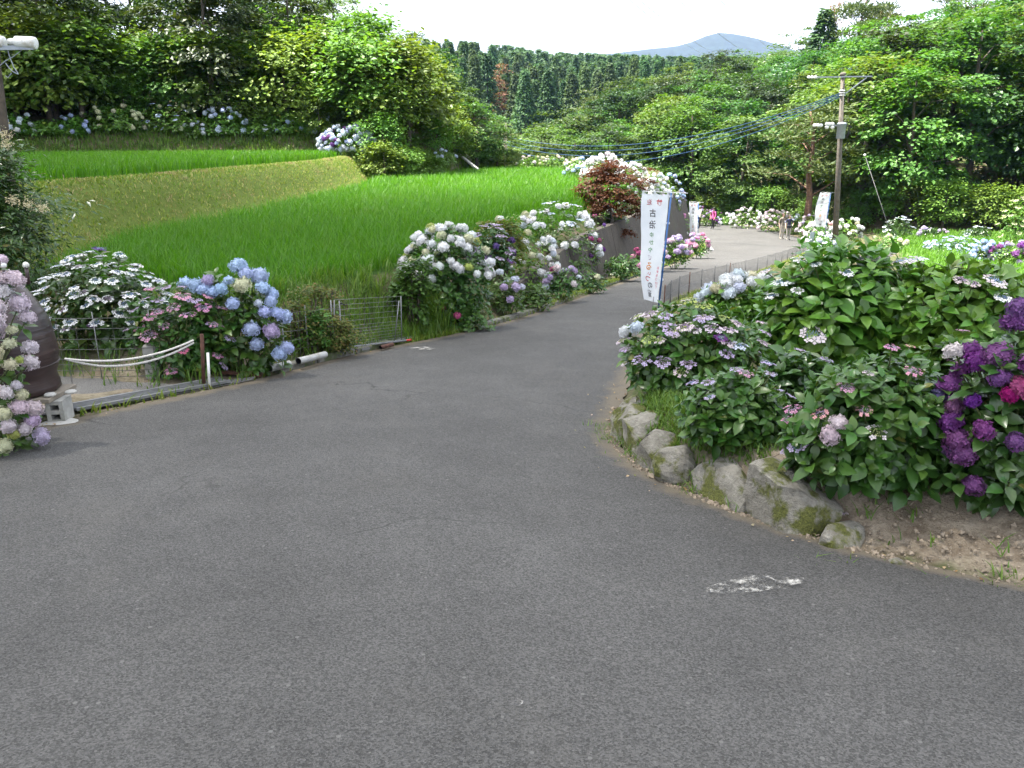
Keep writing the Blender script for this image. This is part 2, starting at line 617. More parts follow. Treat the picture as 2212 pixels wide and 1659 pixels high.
def wall_mat():
    m, n, l, b = mat('stained_retaining_wall')
    tc = n.new('ShaderNodeTexCoord')
    n1 = N(n, 'TexNoise', Scale=1.6, Detail=7.0, Roughness=.65)
    mp = N(n, 'Mapping', Scale=(4.0, 4.0, .5))
    l.new(tc.outputs['Object'], mp.inputs['Vector'])
    n2 = N(n, 'TexNoise', Scale=1.5, Detail=6.0, Roughness=.7)
    l.new(mp.outputs['Vector'], n2.inputs['Vector'])
    n3 = N(n, 'TexNoise', Scale=25.0, Detail=5.0)
    l.new(tc.outputs['Object'], n1.inputs['Vector'])
    l.new(tc.outputs['Object'], n3.inputs['Vector'])
    c = mixc(n, l, maprange(n, l, n2.outputs['Fac'], .3, .7), (.026, .022, .019), (.078, .066, .056))
    c = mixc(n, l, maprange(n, l, n1.outputs['Fac'], .58, .70), c, (.06, .075, .025))
    c = mixc(n, l, maprange(n, l, n3.outputs['Fac'], .4, .7, 0, .3), c, (.14, .12, .10))
    l.new(c, b.inputs['Base Color'])
    b.inputs['Roughness'].default_value = .95
    bump(n, l, n3.outputs['Fac'], b, .6, .03)
    return m


M['wall'] = wall_mat()


def jar_mat():
    m, n, l, b = mat('brown_glaze')
    tc = n.new('ShaderNodeTexCoord')
    n1 = N(n, 'TexNoise', Scale=3.0, Detail=6.0, Roughness=.6)
    mp = N(n, 'Mapping', Scale=(.4, .4, 9.0))
    l.new(tc.outputs['Object'], mp.inputs['Vector'])
    n2 = N(n, 'TexNoise', Scale=3.0, Detail=4.0)
    l.new(mp.outputs['Vector'], n2.inputs['Vector'])
    l.new(tc.outputs['Object'], n1.inputs['Vector'])
    c = mixc(n, l, maprange(n, l, n1.outputs['Fac'], .3, .7), (.016, .011, .012), (.050, .030, .028))
    c = mixc(n, l, maprange(n, l, n2.outputs['Fac'], .5, .75, 0, .5), c, (.075, .044, .038))
    l.new(c, b.inputs['Base Color'])
    b.inputs['Roughness'].default_value = .38
    bump(n, l, n2.outputs['Fac'], b, .35, .02)
    return m


M['jar'] = jar_mat()

# ------------------------------------------------------------------ the lie of the land
ROAD = [(-9, -7, 9, -7), (-9, 0, 9, 0), (-9, 2.2, 7, 1.6), (-9, 3.2, 2.9, 2.55), (-7.5, 4.3, 1.74, 3.16), (-4.2, 5.0, 1.22, 3.75), (-3.5, 5.55, .86, 4.4),
        (-3.25, 6.15, .72, 5.1), (-2.85, 6.75, .80, 5.75), (-2.45, 7.45, .98, 6.6), (-2.05, 8.5, 1.25, 7.8), (-1.55, 9.45, 1.5, 8.9), (-.95, 10.35, 1.8, 10.3),
        (-.30, 11.5, 2.12, 11.9), (.45, 13.4, 2.55, 13.7), (1.45, 16.4, 3.5, 16.4), (2.75, 20.3, 4.75, 18.9), (4.6, 25.6, 7.1, 23.6), (7.36, 33.9, 10.6, 31.2), (9.5, 40.5, 13.4, 37.6),
        (11.2, 46.5, 16.0, 43.2), (12.4, 51.5, 18.6, 49.4), (12.7, 56.5, 20.0, 56.5), (11.2, 60.5, 19.2, 64.0), (7.0, 63.5, 15.0, 70.0), (0, 65.5, 6.0, 73.5), (-9, 66.5, -5.0, 75.0)]
RD = np.array(ROAD, float)


def chaikin(P, n=3):
    for _ in range(n):
        a, b = P[:-1], P[1:]
        Q = np.empty((2 * len(a), 4))
        Q[0::2] = .75 * a + .25 * b
        Q[1::2] = .25 * a + .75 * b
        P = np.vstack([P[:1], Q, P[-1:]])
    return P


RS = chaikin(RD)
Lp = RS[RS[:, 1] <= 57][:, :2]
Lp = Lp[:np.argmax(Lp[:, 1]) + 1]
Rp = RS[RS[:, 3] <= 57][:, 2:]
Rp = Rp[:np.argmax(Rp[:, 1]) + 1]


def zr(y):
    y = np.asarray(y, float)
    a = -0.1 * np.minimum(y, 44)
    a = np.where(y < -5, .5 - .02 * (y + 5), a)
    return a - np.where(y > 44, .98 * (1 - np.exp(-np.maximum(y - 44, 0) / 14)), 0)


def XL(y):
    return np.interp(y, Lp[:, 1], Lp[:, 0])


def XR(y):
    return np.interp(y, Rp[:, 1], Rp[:, 0])


def XB(y):       # foot of the grass bank between the two paddies
    return np.interp(y, [4, 8, 10.8, 14.4, 17.8, 29.4, 34, 40], [-8.5, -7.2, -6.35, -7.0, -6.4, -5.6, -5.9, -6.5])


def YE(x):       # foot of the wooded hill on the left
    return np.interp(x, [-60, -40, -22, -14, -8.5, -6.3, -5.6, -3.1, -2.6, -2.2, 4], [20, 27, 33.2, 36.6, 37.2, 36, 35, 39, 45, 47.5, 48])


def YF(x):       # foot of the wooded hill on the right
    return np.interp(x, [-60, -10, 0, 8, 14, 20, 28, 45, 80, 200], [112, 102, 94, 86, 79, 66, 52, 48, 40, 20])


def wall_h(y):
    return np.interp(y, [13, 16, 20, 30, 36, 42, 48], [0, .45, 1.0, 1.75, 2.35, 2.9, 3.1])


def hgt(x, y):
    x, y = np.broadcast_arrays(np.asarray(x, float), np.asarray(y, float))
    z = zr(y)
    dl, dr = XL(y) - x, x - XR(y)
    fl = -.25
    lane = 6.75 + .45 * np.maximum(-2.9 - x, 0)
    g = z + (fl - z) * ss(.1, 1.25, dl) * ss(0, 1.5, y - lane)
    ln = .28 * wall_h(y)
    wv = z + .06 + wall_h(y) * ss(.90, 1.15, dl - ln)
    wv = wv + (np.maximum(fl, wv) - wv) * ss(1.1, 2.2, dl - ln)
    left = g + (wv - g) * ss(12.5, 16, y)
    left = left + ss(0, 1.15, XB(y) - x) * ss(7.5, 10, y)
    dE = y - YE(x)
    fade = 1 - ss(-4.5, -1.2, x)
    left = left + (1.1 * ss(0, 2.2, dE) + .22 * np.clip(dE - 2, 0, 30)) * fade * (1 - ss(75, 120, y))
    drop = ss(48, 56, y) * ss(-7, -2.2, x)
    left = left + (z - .3 - left) * drop
    left = left + .35 * np.clip(-10 - x, 0, 30) * (1 - ss(8, 16, y)) * ss(-14, -2, y)
    bed = .24 * ss(.02, 1, dr / (.32 + 1.5 * (1 - ss(3.2, 3.9, y)))) * (1 - ss(9, 13, y)) * ss(1.5, 3.6, y) + .05 * ss(0, .4, dr)
    right = z + bed
    right = right + (-4.1 - right) * ss(2.4, 9.5, dr) * ss(3.5, 9, y)
    h = np.where(dl > 0, left, np.where(dr > 0, right, z - .035))
    hr = .27 * np.clip(y - YF(x), 0, 40) * np.interp(x, [-10, 10, 30, 60], [.15, .35, .7, 1.0]) * (1 - ss(150, 220, y))
    far = 27 * ss(120, 320, y) * (1 - .0035 * np.clip(x, -100, 300)) * (1 - .9 * ss(500, 1500, y))
    return h + hr + far


def hz(x, y):
    return float(hgt(x, y))


def gp(px, py, ymax=140):
    """the spot on the ground seen at that place of the photograph"""
    d = ray(px, py)
    t = np.arange(1.2, ymax, .02)
    zz = H_EYE + t * d[2] - hgt(t * d[0], t * d[1])
    k = np.argmax(zz < 0)
    t0 = t[k] if zz[k] < 0 else t[-1]
    return Vector((t0 * d[0], t0 * d[1], H_EYE + t0 * d[2]))


def axis(lo, a, b, hi, step, far, n):
    core = np.concatenate([np.arange(lo, a - .01, step), np.arange(a, b - .01, .095), np.arange(b, hi + step / 2, step)])
    g = np.geomspace(step, far, n)
    return np.concatenate([lo - np.cumsum(g)[::-1], core, core[-1] + np.cumsum(g)])


def build_ground():
    xs = axis(-26, -4, 6, 34, .29, 900, 26)
    ys = axis(-8, 1.5, 14, 78, .29, 900, 26)
    X, Y = np.meshgrid(xs, ys)
    Z = hgt(X, Y)
    off = (X < XL(Y) - .12) | (X > XR(Y) + .12)
    nz = (np.sin(X * 3.1 + np.sin(Y * 2.3) * 1.7) * np.sin(Y * 2.7 + X * .9)) * .022 + np.sin(X * 9.1 + Y * 3) * np.sin(Y * 8.3 - X * 2) * .01
    Z = Z + np.where(off & (np.abs(X) < 60), nz, 0)
    nx, ny = len(xs), len(ys)
    v = np.stack([X.ravel(), Y.ravel(), Z.ravel()], 1)
    i = np.arange(nx * ny).reshape(ny, nx)
    f = np.stack([i[:-1, :-1].ravel(), i[:-1, 1:].ravel(), i[1:, 1:].ravel(), i[1:, :-1].ravel()], 1)
    me = mesh_np('ground', v, f, [M['ground']], True)
    ca = me.color_attributes.new('zone', 'FLOAT_COLOR', 'POINT')
    dr = X - XR(Y)
    sand = ss(0, .15, dr) * (1 - ss(3.9, 4.9, Y)) * (1 - ss(2.5, 4, dr)) + .75 * ss(0, .1, XL(Y) - X) * (1 - ss(8.0, 9.2, Y)) * ss(5.5, 6.5, Y) * (1 - ss(1.6, 2.6, XL(Y) - X))
    rice = field_mask(X, Y)
    bankz = ((XB(Y) - X > -.15) & (XB(Y) - X < 1.6) & (Y > 9.5) & (Y < 38)).astype(float)
    rice2 = ((X > 9) & (Y > 22) & (Y < YF(X) - 3) & (dr > 5))
    c = np.stack([np.clip(sand, 0, 1).ravel(), np.clip(rice + rice2, 0, 1).ravel().astype(float), bankz.ravel(), np.ones(X.size)], 1)
    ca.data.foreach_set('color', c.ravel().astype(np.float32))
    return tag(link('ground', me), 'soil and grass ground around the road and fields', None, kind='structure')


F1_R = np.array([(8.6, -2.9), (9.6, -2.6), (11, -1.75), (13, -1.0), (16, -.3), (20, .9), (25, 2.5), (33, 4.9), (40, 6.3), (47.5, 7.0)])


def field_mask(X, Y):
    r_ = np.interp(Y, F1_R[:, 0], F1_R[:, 1])
    l_ = XB(Y) + .12
    m = (X > l_) & (X < r_) & (Y < YE(X) - .15) & (Y > 8.9 + .45 * np.maximum(-2.6 - X, 0)) & (Y < 47.3)
    return m.astype(float)


def build_road():
    P = RS
    u = np.concatenate([[0, .01, .02, .035, .055], np.linspace(.09, .91, 13), [.945, .965, .98, .99, 1]])
    nU = len(u) - 1
    wob = np.stack([np.sin(np.arange(len(P)) * 1.9) * .02, np.cos(np.arange(len(P)) * 2.3) * .02], 1)
    v = []
    for k, (lx, ly, rx, ry) in enumerate(P):
        lx += wob[k, 0]
        rx += wob[k, 1]
        x, y = lx + (rx - lx) * u, ly + (ry - ly) * u
        z = zr(y) + .006 + .012 * (1 - (2 * u - 1) ** 2)
        v.append(np.stack([x, y, z], 1))
    n = len(P)
    v = np.concatenate(v)
    i = np.arange(n * (nU + 1)).reshape(n, nU + 1)
    f = np.stack([i[:-1, :-1].ravel(), i[:-1, 1:].ravel(), i[1:, 1:].ravel(), i[1:, :-1].ravel()], 1)
    me = mesh_np('road', v, f, [M['asphalt']], True)
    ea = me.attributes.new('edge', 'FLOAT', 'POINT')
    wid = np.hypot(P[:, 2] - P[:, 0], P[:, 3] - P[:, 1])
    dist = np.minimum(u[None], 1 - u[None]) * wid[:, None]
    ea.data.foreach_set('value', np.clip(1 - dist / .38, 0, 1).ravel().astype(np.float32))
    tag(link('road', me), 'grey asphalt lane sloping down to a bend', None, kind='structure')
    # paved lane branching off on the left, between the jar and the fence
    xs = np.linspace(-9, -2.5, 40)
    v, f = [], []
    for k, x in enumerate(xs):
        lo = np.interp(x, [-9, -3.7, -3.3, -2.5], [4.6, 5.9, 6.25, 7.35])
        hi = np.interp(x, [-9, -2.9, -2.5], [9.0, 6.95, 7.45]) + .05 * math.sin(k * 1.7)
        for q in np.linspace(0, 1, 6):
            y = lo + (hi - lo) * q
            v.append((x, y, float(zr(y)) + .012 + (.02 if q > .95 else 0)))
    for k in range(len(xs) - 1):
        for j in range(5):
            a = k * 6 + j
            f.append((a, a + 6, a + 7, a + 1))
    tag(link('side_path', mesh_np('side_path', v, f, [M['lane']], True)), 'pale paved path branching off behind the brown jar', None, kind='structure')
    # worn white mark and a pale streak on the asphalt
    m, nn, l, b = mat('worn_mark_and_streak')
    tc = nn.new('ShaderNodeTexCoord')
    nz = N(nn, 'TexNoise', Scale=13.0, Detail=9.0, Roughness=.8)
    l.new(tc.outputs['Object'], nz.inputs['Vector'])
    tr = nn.new('ShaderNodeBsdfTransparent')
    mx = nn.new('ShaderNodeMixShader')
    b.inputs['Base Color'].default_value = (.46, .445, .41, 1)
    b.inputs['Roughness'].default_value = .9
    l.new(maprange(nn, l, nz.outputs['Fac'], .49, .62, 0, .8), mx.inputs['Fac'])
    l.new(tr.outputs[0], mx.inputs[1])
    l.new(b.outputs[0], mx.inputs[2])
    l.new(mx.outputs[0], nn['Material Output'].inputs['Surface'])
    for nm, pts in (('white_mark', [(1525, 1284, 10), (1560, 1279, 24), (1600, 1274, 34), (1640, 1270, 36), (1690, 1267, 24), (1735, 1264, 10)]),
                    ('pale_streak', [(885, 757, 4), (915, 756, 8), (940, 757, 4)]),
                    ('chalk_spot', [(1105, 1532, 8), (1117, 1532, 14), (1130, 1530, 8)])):
        L_, R_ = [], []
        for (px, py, w) in pts:
            for dst, s in ((L_, -1), (R_, 1)):
                d = ray(px, py + s * w / 2)
                t = -H_EYE / (d[2] + .1 * d[1])
                dst.append((t * d[0], t * d[1], -.1 * t * d[1] + .024))
        v = L_ + R_
        k = len(L_)
        f = [(a, a + 1, k + a + 1, k + a) for a in range(k - 1)]
        lab = {'white_mark': 'worn white paint mark on the asphalt near the stones', 'pale_streak': 'pale streak on the road by the gate',
               'chalk_spot': 'small pale blotch on the asphalt in the foreground'}[nm]
        tag(link(nm, mesh_np(nm, v, f, [m])), lab, None, kind='structure')


def build_wall():
    """leaning retaining wall below the paddy, cast in panels"""
    t = thing('retaining_wall', 'dark stained leaning retaining wall below the rice field along the road', 'wall', (1.0, 15, zr(15)))
    base = np.array(t.location)
    ys = [13.6, 16, 18.4, 20.8, 23.4, 26.2, 29.2, 32.4, 35.8, 39.4, 43, 46.5, 50]
    for a, b in zip(ys[:-1], ys[1:]):
        mb = MB()
        v = []
        for y in np.linspace(a + .02, b - .02, 5):
            xl = float(XL(y))
            w = float(wall_h(y)) + .16
            z = float(zr(y))
            nx, ny = -.94, .34
            for (d, h) in ((.60, -.1), (.60 + .28 * w, w), (.60 + .28 * w + .2, w), (1.05 + .28 * w, -.1)):
                v.append((xl + nx * d - base[0], y + ny * d - base[1], z + h - base[2]))
        f = []
        for k in range(4):
            for j in range(4):
                q = (j + 1) % 4
                f.append((k * 4 + j, (k + 1) * 4 + j, (k + 1) * 4 + q, k * 4 + q))
        f += [(0, 1, 2, 3), (19, 18, 17, 16)]
        mb.add(v, f)
        link('wall_panel', mb.mesh('wall_panel', M['wall']), t)
    # low kerb stones along the near part of the left edge
    k0 = thing('road_kerb', 'low concrete kerb along the left edge of the road', 'kerb', (0, 0, 0))
    ym = M['kerb']
    yy = np.concatenate([np.arange(7.75, 9.0, .62), np.arange(10.9, 46, 1.1)])
    for y in yy:
        y2 = y + (.60 if y < 9.5 else 1.08)
        p, q = Vector((XL(y) - .06, y, zr(y))), Vector((XL(y2) - .06, y2, zr(y2)))
        d = q - p
        mb = MB()
        rot = d.to_track_quat('X', 'Z').to_matrix()
        mb.box((p + q) / 2 + Vector((0, 0, .015)), (d.length - .012, .11, .12), rot, 0, .012)
        link('kerb_stone', mb.mesh('kerb_stone', ym), k0)
    return t


def blades(pts, n_per, h, w, spread, lean, rng, hvar=.35):
    """grass blades: pts Nx3 roots; returns verts, faces (5 verts, quad+tri per blade)"""
    P = np.repeat(pts, n_per, 0)
    n = len(P)
    ang = rng.uniform(0, 2 * np.pi, n)
    off = rng.normal(0, spread, (n, 2))
    P = P.copy()
    P[:, :2] += off
    hh = h * (1 + rng.uniform(-hvar, hvar, n))
    ln = np.abs(rng.normal(lean, lean * .5, n)) * hh
    d = np.stack([np.cos(ang), np.sin(ang), np.zeros(n)], 1)
    s = np.stack([-np.sin(ang), np.cos(ang), np.zeros(n)], 1)
    up = np.array([0, 0, 1.0])
    ww = (w * rng.uniform(.7, 1.3, n))[:, None]
    a = P - s * ww / 2
    b = P + s * ww / 2
    m = P + d * (ln * .35)[:, None] + up * (hh * .6)[:, None]
    c = m - s * ww * .42
    e = m + s * ww * .42
    t = P + d * ln[:, None] + up * hh[:, None]
    v = np.stack([a, b, e, c, t], 1).reshape(-1, 3)
    i = np.arange(n)[:, None] * 5
    f3 = np.concatenate([i + [0, 1, 2], i + [0, 2, 3], i + [3, 2, 4]], 0)
    return v, f3


def jitter_grid(x0, x1, y0, y1, sx, sy, rng, j=.35):
    X, Y = np.meshgrid(np.arange(x0, x1, sx), np.arange(y0, y1, sy))
    X = X + rng.normal(0, sx * j, X.shape)
    Y = Y + rng.normal(0, sy * j, Y.shape)
    return X.ravel(), Y.ravel()


def stuff(name, parts, m, label, cat='grass'):
    vs, fs, o = [], [], 0
    for v, f in parts:
        vs.append(v)
        fs.append(f + o)
        o += len(v)
    ob = link(name, mesh_np(name, np.concatenate(vs), np.concatenate(fs), [m]))
    return tag(ob, label, cat, kind='stuff')


def build_fields():
    rng = np.random.default_rng(3)
    parts = []
    for (y0, y1, sx, sy, n, w, h) in ((8.5, 16, .115, .115, 8, .009, .27), (16, 27, .15, .15, 7, .015, .28), (27, 47.5, .22, .22, 7, .026, .29)):
        x, y = jitter_grid(-8, 8, y0, y1, sx, sy, rng, .28)
        k = (field_mask(x, y) > .5) & (y >= y0 - .1) & (y < y1 + .1)
        x, y = x[k], y[k]
        parts.append(blades(np.stack([x, y, hgt(x, y)], 1), n, h, w, sx * .45, .55, rng))
    stuff('rice_plants', parts, M['rice'], 'bright green rice covering the lower paddy beside the road')
    parts = []
    x, y = jitter_grid(-24, -6.5, 9.5, 37, .24, .24, rng, .28)
    k = (x < XB(y) - 1.5) & (y < YE(x) - .2) & (y > 10 + .55 * np.maximum(-8 - x, 0))
    x, y = x[k], y[k]
    parts.append(blades(np.stack([x, y, hgt(x, y)], 1), 9, .27, .024, .11, .36, rng))
    stuff('rice_plants', parts, M['rice'], 'bright green rice on the upper terrace above the grass bank')
    x, y = jitter_grid(9, 46, 22, 56, .34, .34, rng, .3)
    k = (x - XR(y) > 5.0) & (y < YF(x) - 2.0) & (x < y * 1.05) & (y < 58)
    x, y = x[k], y[k]
    stuff('rice_plants', [blades(np.stack([x, y, hgt(x, y)], 1), 8, .26, .036, .15, .45, rng)], M['rice_far'], 'pale green grass field below the road on the right')
    # short grass on the bank
    x, y = jitter_grid(-9.4, -5.2, 9.8, 38, .07, .07, rng, .4)
    d = XB(y) - x
    k = (d > -.05) & (d < 1.45) & (y < YE(x) + .6)
    x, y = x[k], y[k]
    stuff('bank_grass', [blades(np.stack([x, y, hgt(x, y) - .005], 1), 3, .055, .018, .04, .8, rng, .5)], M['bank'], 'short mown dry and green grass on the bank between paddies')
    # grassy rim at the far end of the lower paddy and foot of the hill
    x, y = jitter_grid(-24, 8, 30, 50, .11, .11, rng, .4)
    d = y - YE(x)
    k = (d > -.35) & (d < 2.6)
    x, y = x[k], y[k]
    stuff('hill_foot_grass', [blades(np.stack([x, y, hgt(x, y)], 1), 3, .20, .035, .06, .5, rng, .6)], M['weed'], 'rough grass along the foot of the wooded hill')
    # thin grass strips along the road edges
    pts = []
    yy = np.arange(9.9, 48, .02)
    for q in range(3):
        y = yy + rng.normal(0, .01, len(yy))
        x = XL(y) - .02 - np.abs(rng.normal(0, .07, len(y)))
        pts.append(np.stack([x, y, hgt(x, y)], 1))
    yy = np.arange(5.9, 9.9, .03)
    x = XL(yy) - .03 - np.abs(rng.normal(0, .05, len(yy)))
    pts.append(np.stack([x, yy, hgt(x, yy)], 1))
    yy = np.arange(9, 46, .04)
    for q in range(3):
        x = XR(yy) + .02 + np.abs(rng.normal(0, .2, len(yy)))
        pts.append(np.stack([x, yy, hgt(x, yy)], 1))
    P = np.concatenate(pts)
    stuff('verge_grass', [blades(P, 2, .06, .014, .03, .7, rng, .6)], M['moss_grass'], 'low grass and moss fringe along both road edges')
    # weeds and tall grass left of the road, around fence and gate
    pts = []
    for (cx_, cy_, r_, n) in ((-2.55, 8.35, .25, 45), (-2.2, 8.9, .3, 60), (-1.95, 9.2, .25, 50), (-1.35, 10.2, .28, 90), (-1.15, 10.6, .25, 80), (-3.2, 7.75, .35, 45), (-4.2, 8.2, .5, 60), (-4.9, 8.5, .5, 50), (-1.7, 9.9, .3, 60), (-2.9, 7.4, .2, 25), (-2.5, 9.1, .35, 160), (-2.1, 9.7, .35, 160), (-1.75, 10.2, .3, 120), (-2.9, 8.75, .35, 120), (-3.6, 8.3, .5, 120)):
        x = cx_ + rng.normal(0, r_, n)
        y = cy_ + rng.normal(0, r_, n)
        k = x < XL(y) - .03
        pts.append(np.stack([x, y, hgt(x, y)], 1)[k])
    P = np.concatenate(pts)
    stuff('roadside_weeds', [blades(P, 6, .17, .010, .04, .6, rng, .7)], M['weed'], 'loose weeds along the fence and gate on the left')
    # weeds on the stone-edged bed
    pts = []
    for (px, py, r_, n) in ((1310, 935, .07, 30), (1330, 960, .05, 20), (1385, 900, .14, 130), (1430, 905, .14, 130), (1465, 925, .12, 110), (1540, 940, .15, 130), (1420, 880, .16, 120), (1445, 960, .06, 40), (1450, 985, .05, 30), (1510, 915, .16, 70), (1600, 935, .2, 90), (1680, 945, .2, 70),
                            (1590, 985, .10, 24), (1500, 1075, .05, 14), (1640, 990, .1, 18), (1850, 1180, .12, 6), (1880, 1010, .12, 40), (1960, 1180, .2, 5), (2110, 1150, .2, 6), (2170, 1270, .06, 6), (1400, 875, .1, 50), (1500, 890, .2, 60)):
        g_ = gp(px, py)
        x = g_.x + rng.normal(0, r_, n)
        y = g_.y + rng.normal(0, r_, n)
        pts.append(np.stack([x, y, hgt(x, y)], 1))
    stuff('bed_weeds', [blades(np.concatenate(pts), 6, .050, .007, .03, .9, rng, .6)], M['weed'], 'small weeds growing among the edging stones and bed')


def build_mountain():
    xs = np.linspace(-2600, 4200, 170)
    Yc = 2600.0
    prof_px = np.array([(200, 175), (700, 150), (1000, 135), (1200, 122), (1340, 110), (1400, 101), (1450, 99), (1490, 88), (1535, 70), (1560, 65), (1585, 68), (1625, 80), (1660, 86), (1720, 108), (1850, 130), (2212, 160)], float)
    px = [at(a, b, Yc).x for a, b in prof_px]
    pz = [at(a, b, Yc).z for a, b in prof_px]
    rows = np.linspace(-1, 1, 40)
    v = []
    rng = np.random.default_rng(8)
    ph = rng.uniform(0, 6, 12)
    for r_ in rows:
        crest = np.interp(xs, px, pz)
        fall = (1 - abs(r_)) ** .85
        rug = sum(np.sin(xs * k * .006 + r_ * k * 2.1 + ph[i]) * 9 / k ** .7 for i, k in enumerate((1, 2.1, 3.7, 6.3, 11, 17)))
        z = crest * fall + rug * (1 - fall) * (1 - abs(r_)) * 3 + rng.normal(0, 1.2, len(xs)) * (abs(r_) < .98)
        z = np.where(abs(r_) > .99, -2, np.maximum(z, -2))
        v.append(np.stack([xs, np.full(len(xs), Yc + r_ * 620), z], 1))
    n, k = len(rows), len(xs)
    i = np.arange(n * k).reshape(n, k)
    f = np.stack([i[:-1, :-1].ravel(), i[:-1, 1:].ravel(), i[1:, 1:].ravel(), i[1:, :-1].ravel()], 1)
    m = plain('far_forest', (.016, .026, .020), .95, var=.35, scale=.05)
    tag(link('mountain', mesh_np('mountain', np.concatenate(v), f, [m], True)), 'hazy blue mountain far behind the valley', None, kind='structure')


build_ground()
build_road()
build_wall()
build_fields()
build_mountain()

# ------------------------------------------------------------------ leaves, flowers, plants
def frames(nrm, axd):
    """orthonormal frames: columns = side, along, normal"""
    nrm = nrm / np.linalg.norm(nrm, axis=1, keepdims=True)
    ax = axd - nrm * np.sum(axd * nrm, 1, keepdims=True)
    ax = ax / np.maximum(np.linalg.norm(ax, axis=1, keepdims=True), 1e-6)
    sd = np.cross(ax, nrm)
    return np.stack([sd, ax, nrm], 2)


def scatter(tv, tf, Rm, t, s):
    """copies of a template (verts, faces) with rotation, position and size"""
    n = len(t)
    s = np.asarray(s, float).reshape(n, -1, 1) if np.ndim(s) else np.full((n, 1, 1), float(s))
    v = np.einsum('nij,kj->nki', Rm, tv) * s + t[:, None, :]
    f = tf[None] + (np.arange(n) * len(tv))[:, None, None]
    return v.reshape(-1, 3), f.reshape(-1, tf.shape[1])


# a small two-faced leaf, folded on its midrib; length 1 along +Y
LEAF2_V = np.array([(0, 0, 0), (.30, .45, .06), (0, 1, -.10), (-.30, .45, .06), (0, .48, -.02)])
LEAF2_F = np.array([(0, 1, 4), (1, 2, 4), (0, 4, 3), (4, 2, 3)])
# spray card: a ragged cluster outline for distant foliage
LEAF1_V = np.array([(0, 0, 0), (.36, .5, .05), (0, 1, -.08), (-.36, .5, .05)])
LEAF1_F = np.array([(0, 1, 2), (0, 2, 3)])
NEEDLE_V = np.array([(-.10, 0, 0), (.10, 0, 0), (.16, .55, .03), (0, 1, -.08), (-.16, .55, .03)])
NEEDLE_F = np.array([(0, 1, 2), (0, 2, 4), (4, 2, 3)])


def big_leaf():
    """ovate hydrangea leaf with a pointed tip, raised halves and a drooping end"""
    ts = [0, .18, .42, .68, .88, 1.0]
    ws = [.02, .20, .30, .24, .11, 0]
    v, f = [], []
    for t, w in zip(ts, ws):
        zc = .10 * t - .30 * t * t
        v.append((0, t, zc))
        if 0 < t < 1:
            v.append((w, t - .02, zc + w * .28))
            v.append((-w, t - .02, zc + w * .28))
    idx = [0, 1, 4, 7, 10, 13]
    f = [(0, 2, 1), (0, 1, 3)]
    for k in range(1, 4):
        c, d = idx[k], idx[k + 1]
        f += [(c, c + 1, d + 1), (c, d + 1, d), (c, d, d + 2), (c, d + 2, c + 2)]
    c = idx[4]
    f += [(c, c + 1, 13), (c, 13, c + 2)]
    f[0], f[1] = (0, 2, 1), (0, 1, 3)
    return np.array(v), np.array(f)


BIG_V, BIG_F = big_leaf()


def unit(a):
    return a / np.maximum(np.linalg.norm(a, axis=-1, keepdims=True), 1e-9)


def rand_dirs(n, rng):
    return unit(rng.normal(size=(n, 3)))


# ---- flower heads: shared meshes, colour from the object
def floret(n_pet=4, cup=.16):
    v, f = [], []
    for k in range(n_pet):
        a = k * 2 * math.pi / n_pet
        ca, sa = math.cos(a), math.sin(a)
        for (r_, w, z) in ((.06, 0, 0), (.55, .40, cup * .6), (1, 0, cup), (.55, -.40, cup * .6)):
            v.append((r_ * ca - w * sa, r_ * sa + w * ca, z))
        o = 4 * k
        f += [(o, o + 1, o + 2), (o, o + 2, o + 3)]
    return np.array(v), np.array(f)


FLO_V, FLO_F = floret()
CORE = []


def mophead_mesh(name, n, seed, flat=.82, size=.26, rough=.085):
    """radius-1 ball of four-petalled florets on a solid core"""
    rng = np.random.default_rng(seed)
    i = np.arange(n)
    z = 1 - 1.62 * (i + .5) / n
    ph = i * 2.399963
    r_ = np.sqrt(np.maximum(0, 1 - z * z))
    d = np.stack([r_ * np.cos(ph), r_ * np.sin(ph), z], 1)
    d = unit(d + rng.normal(0, .07, d.shape))
    pos = d * np.array([1, 1, flat]) * (1 - size * .35 + rng.normal(0, rough, n))[:, None]
    Rm = frames(unit(d + rng.normal(0, .36, d.shape)), rand_dirs(n, rng))
    v, f = scatter(FLO_V, FLO_F, Rm, pos, size * rng.uniform(.85, 1.2, n))
    # core
    m = MB()
    m.lathe([(.02, -.45), (.45, -.42), (.74, -.1), (.78, .2), (.6, .5), (.3, .66), (.02, .70)], n=10)
    cv = np.array([tuple(p) for p in m.v])
    cf = [tuple(q) for q in m.f]
    me = bpy.data.meshes.new(name)
    fl = [tuple(q) for q in f] + [tuple(a + len(v) for a in q) for q in cf]
    me.from_pydata(np.concatenate([v, cv]).tolist(), [], fl)
    me.materials.append(M['petal'])
    me.update()
    return me


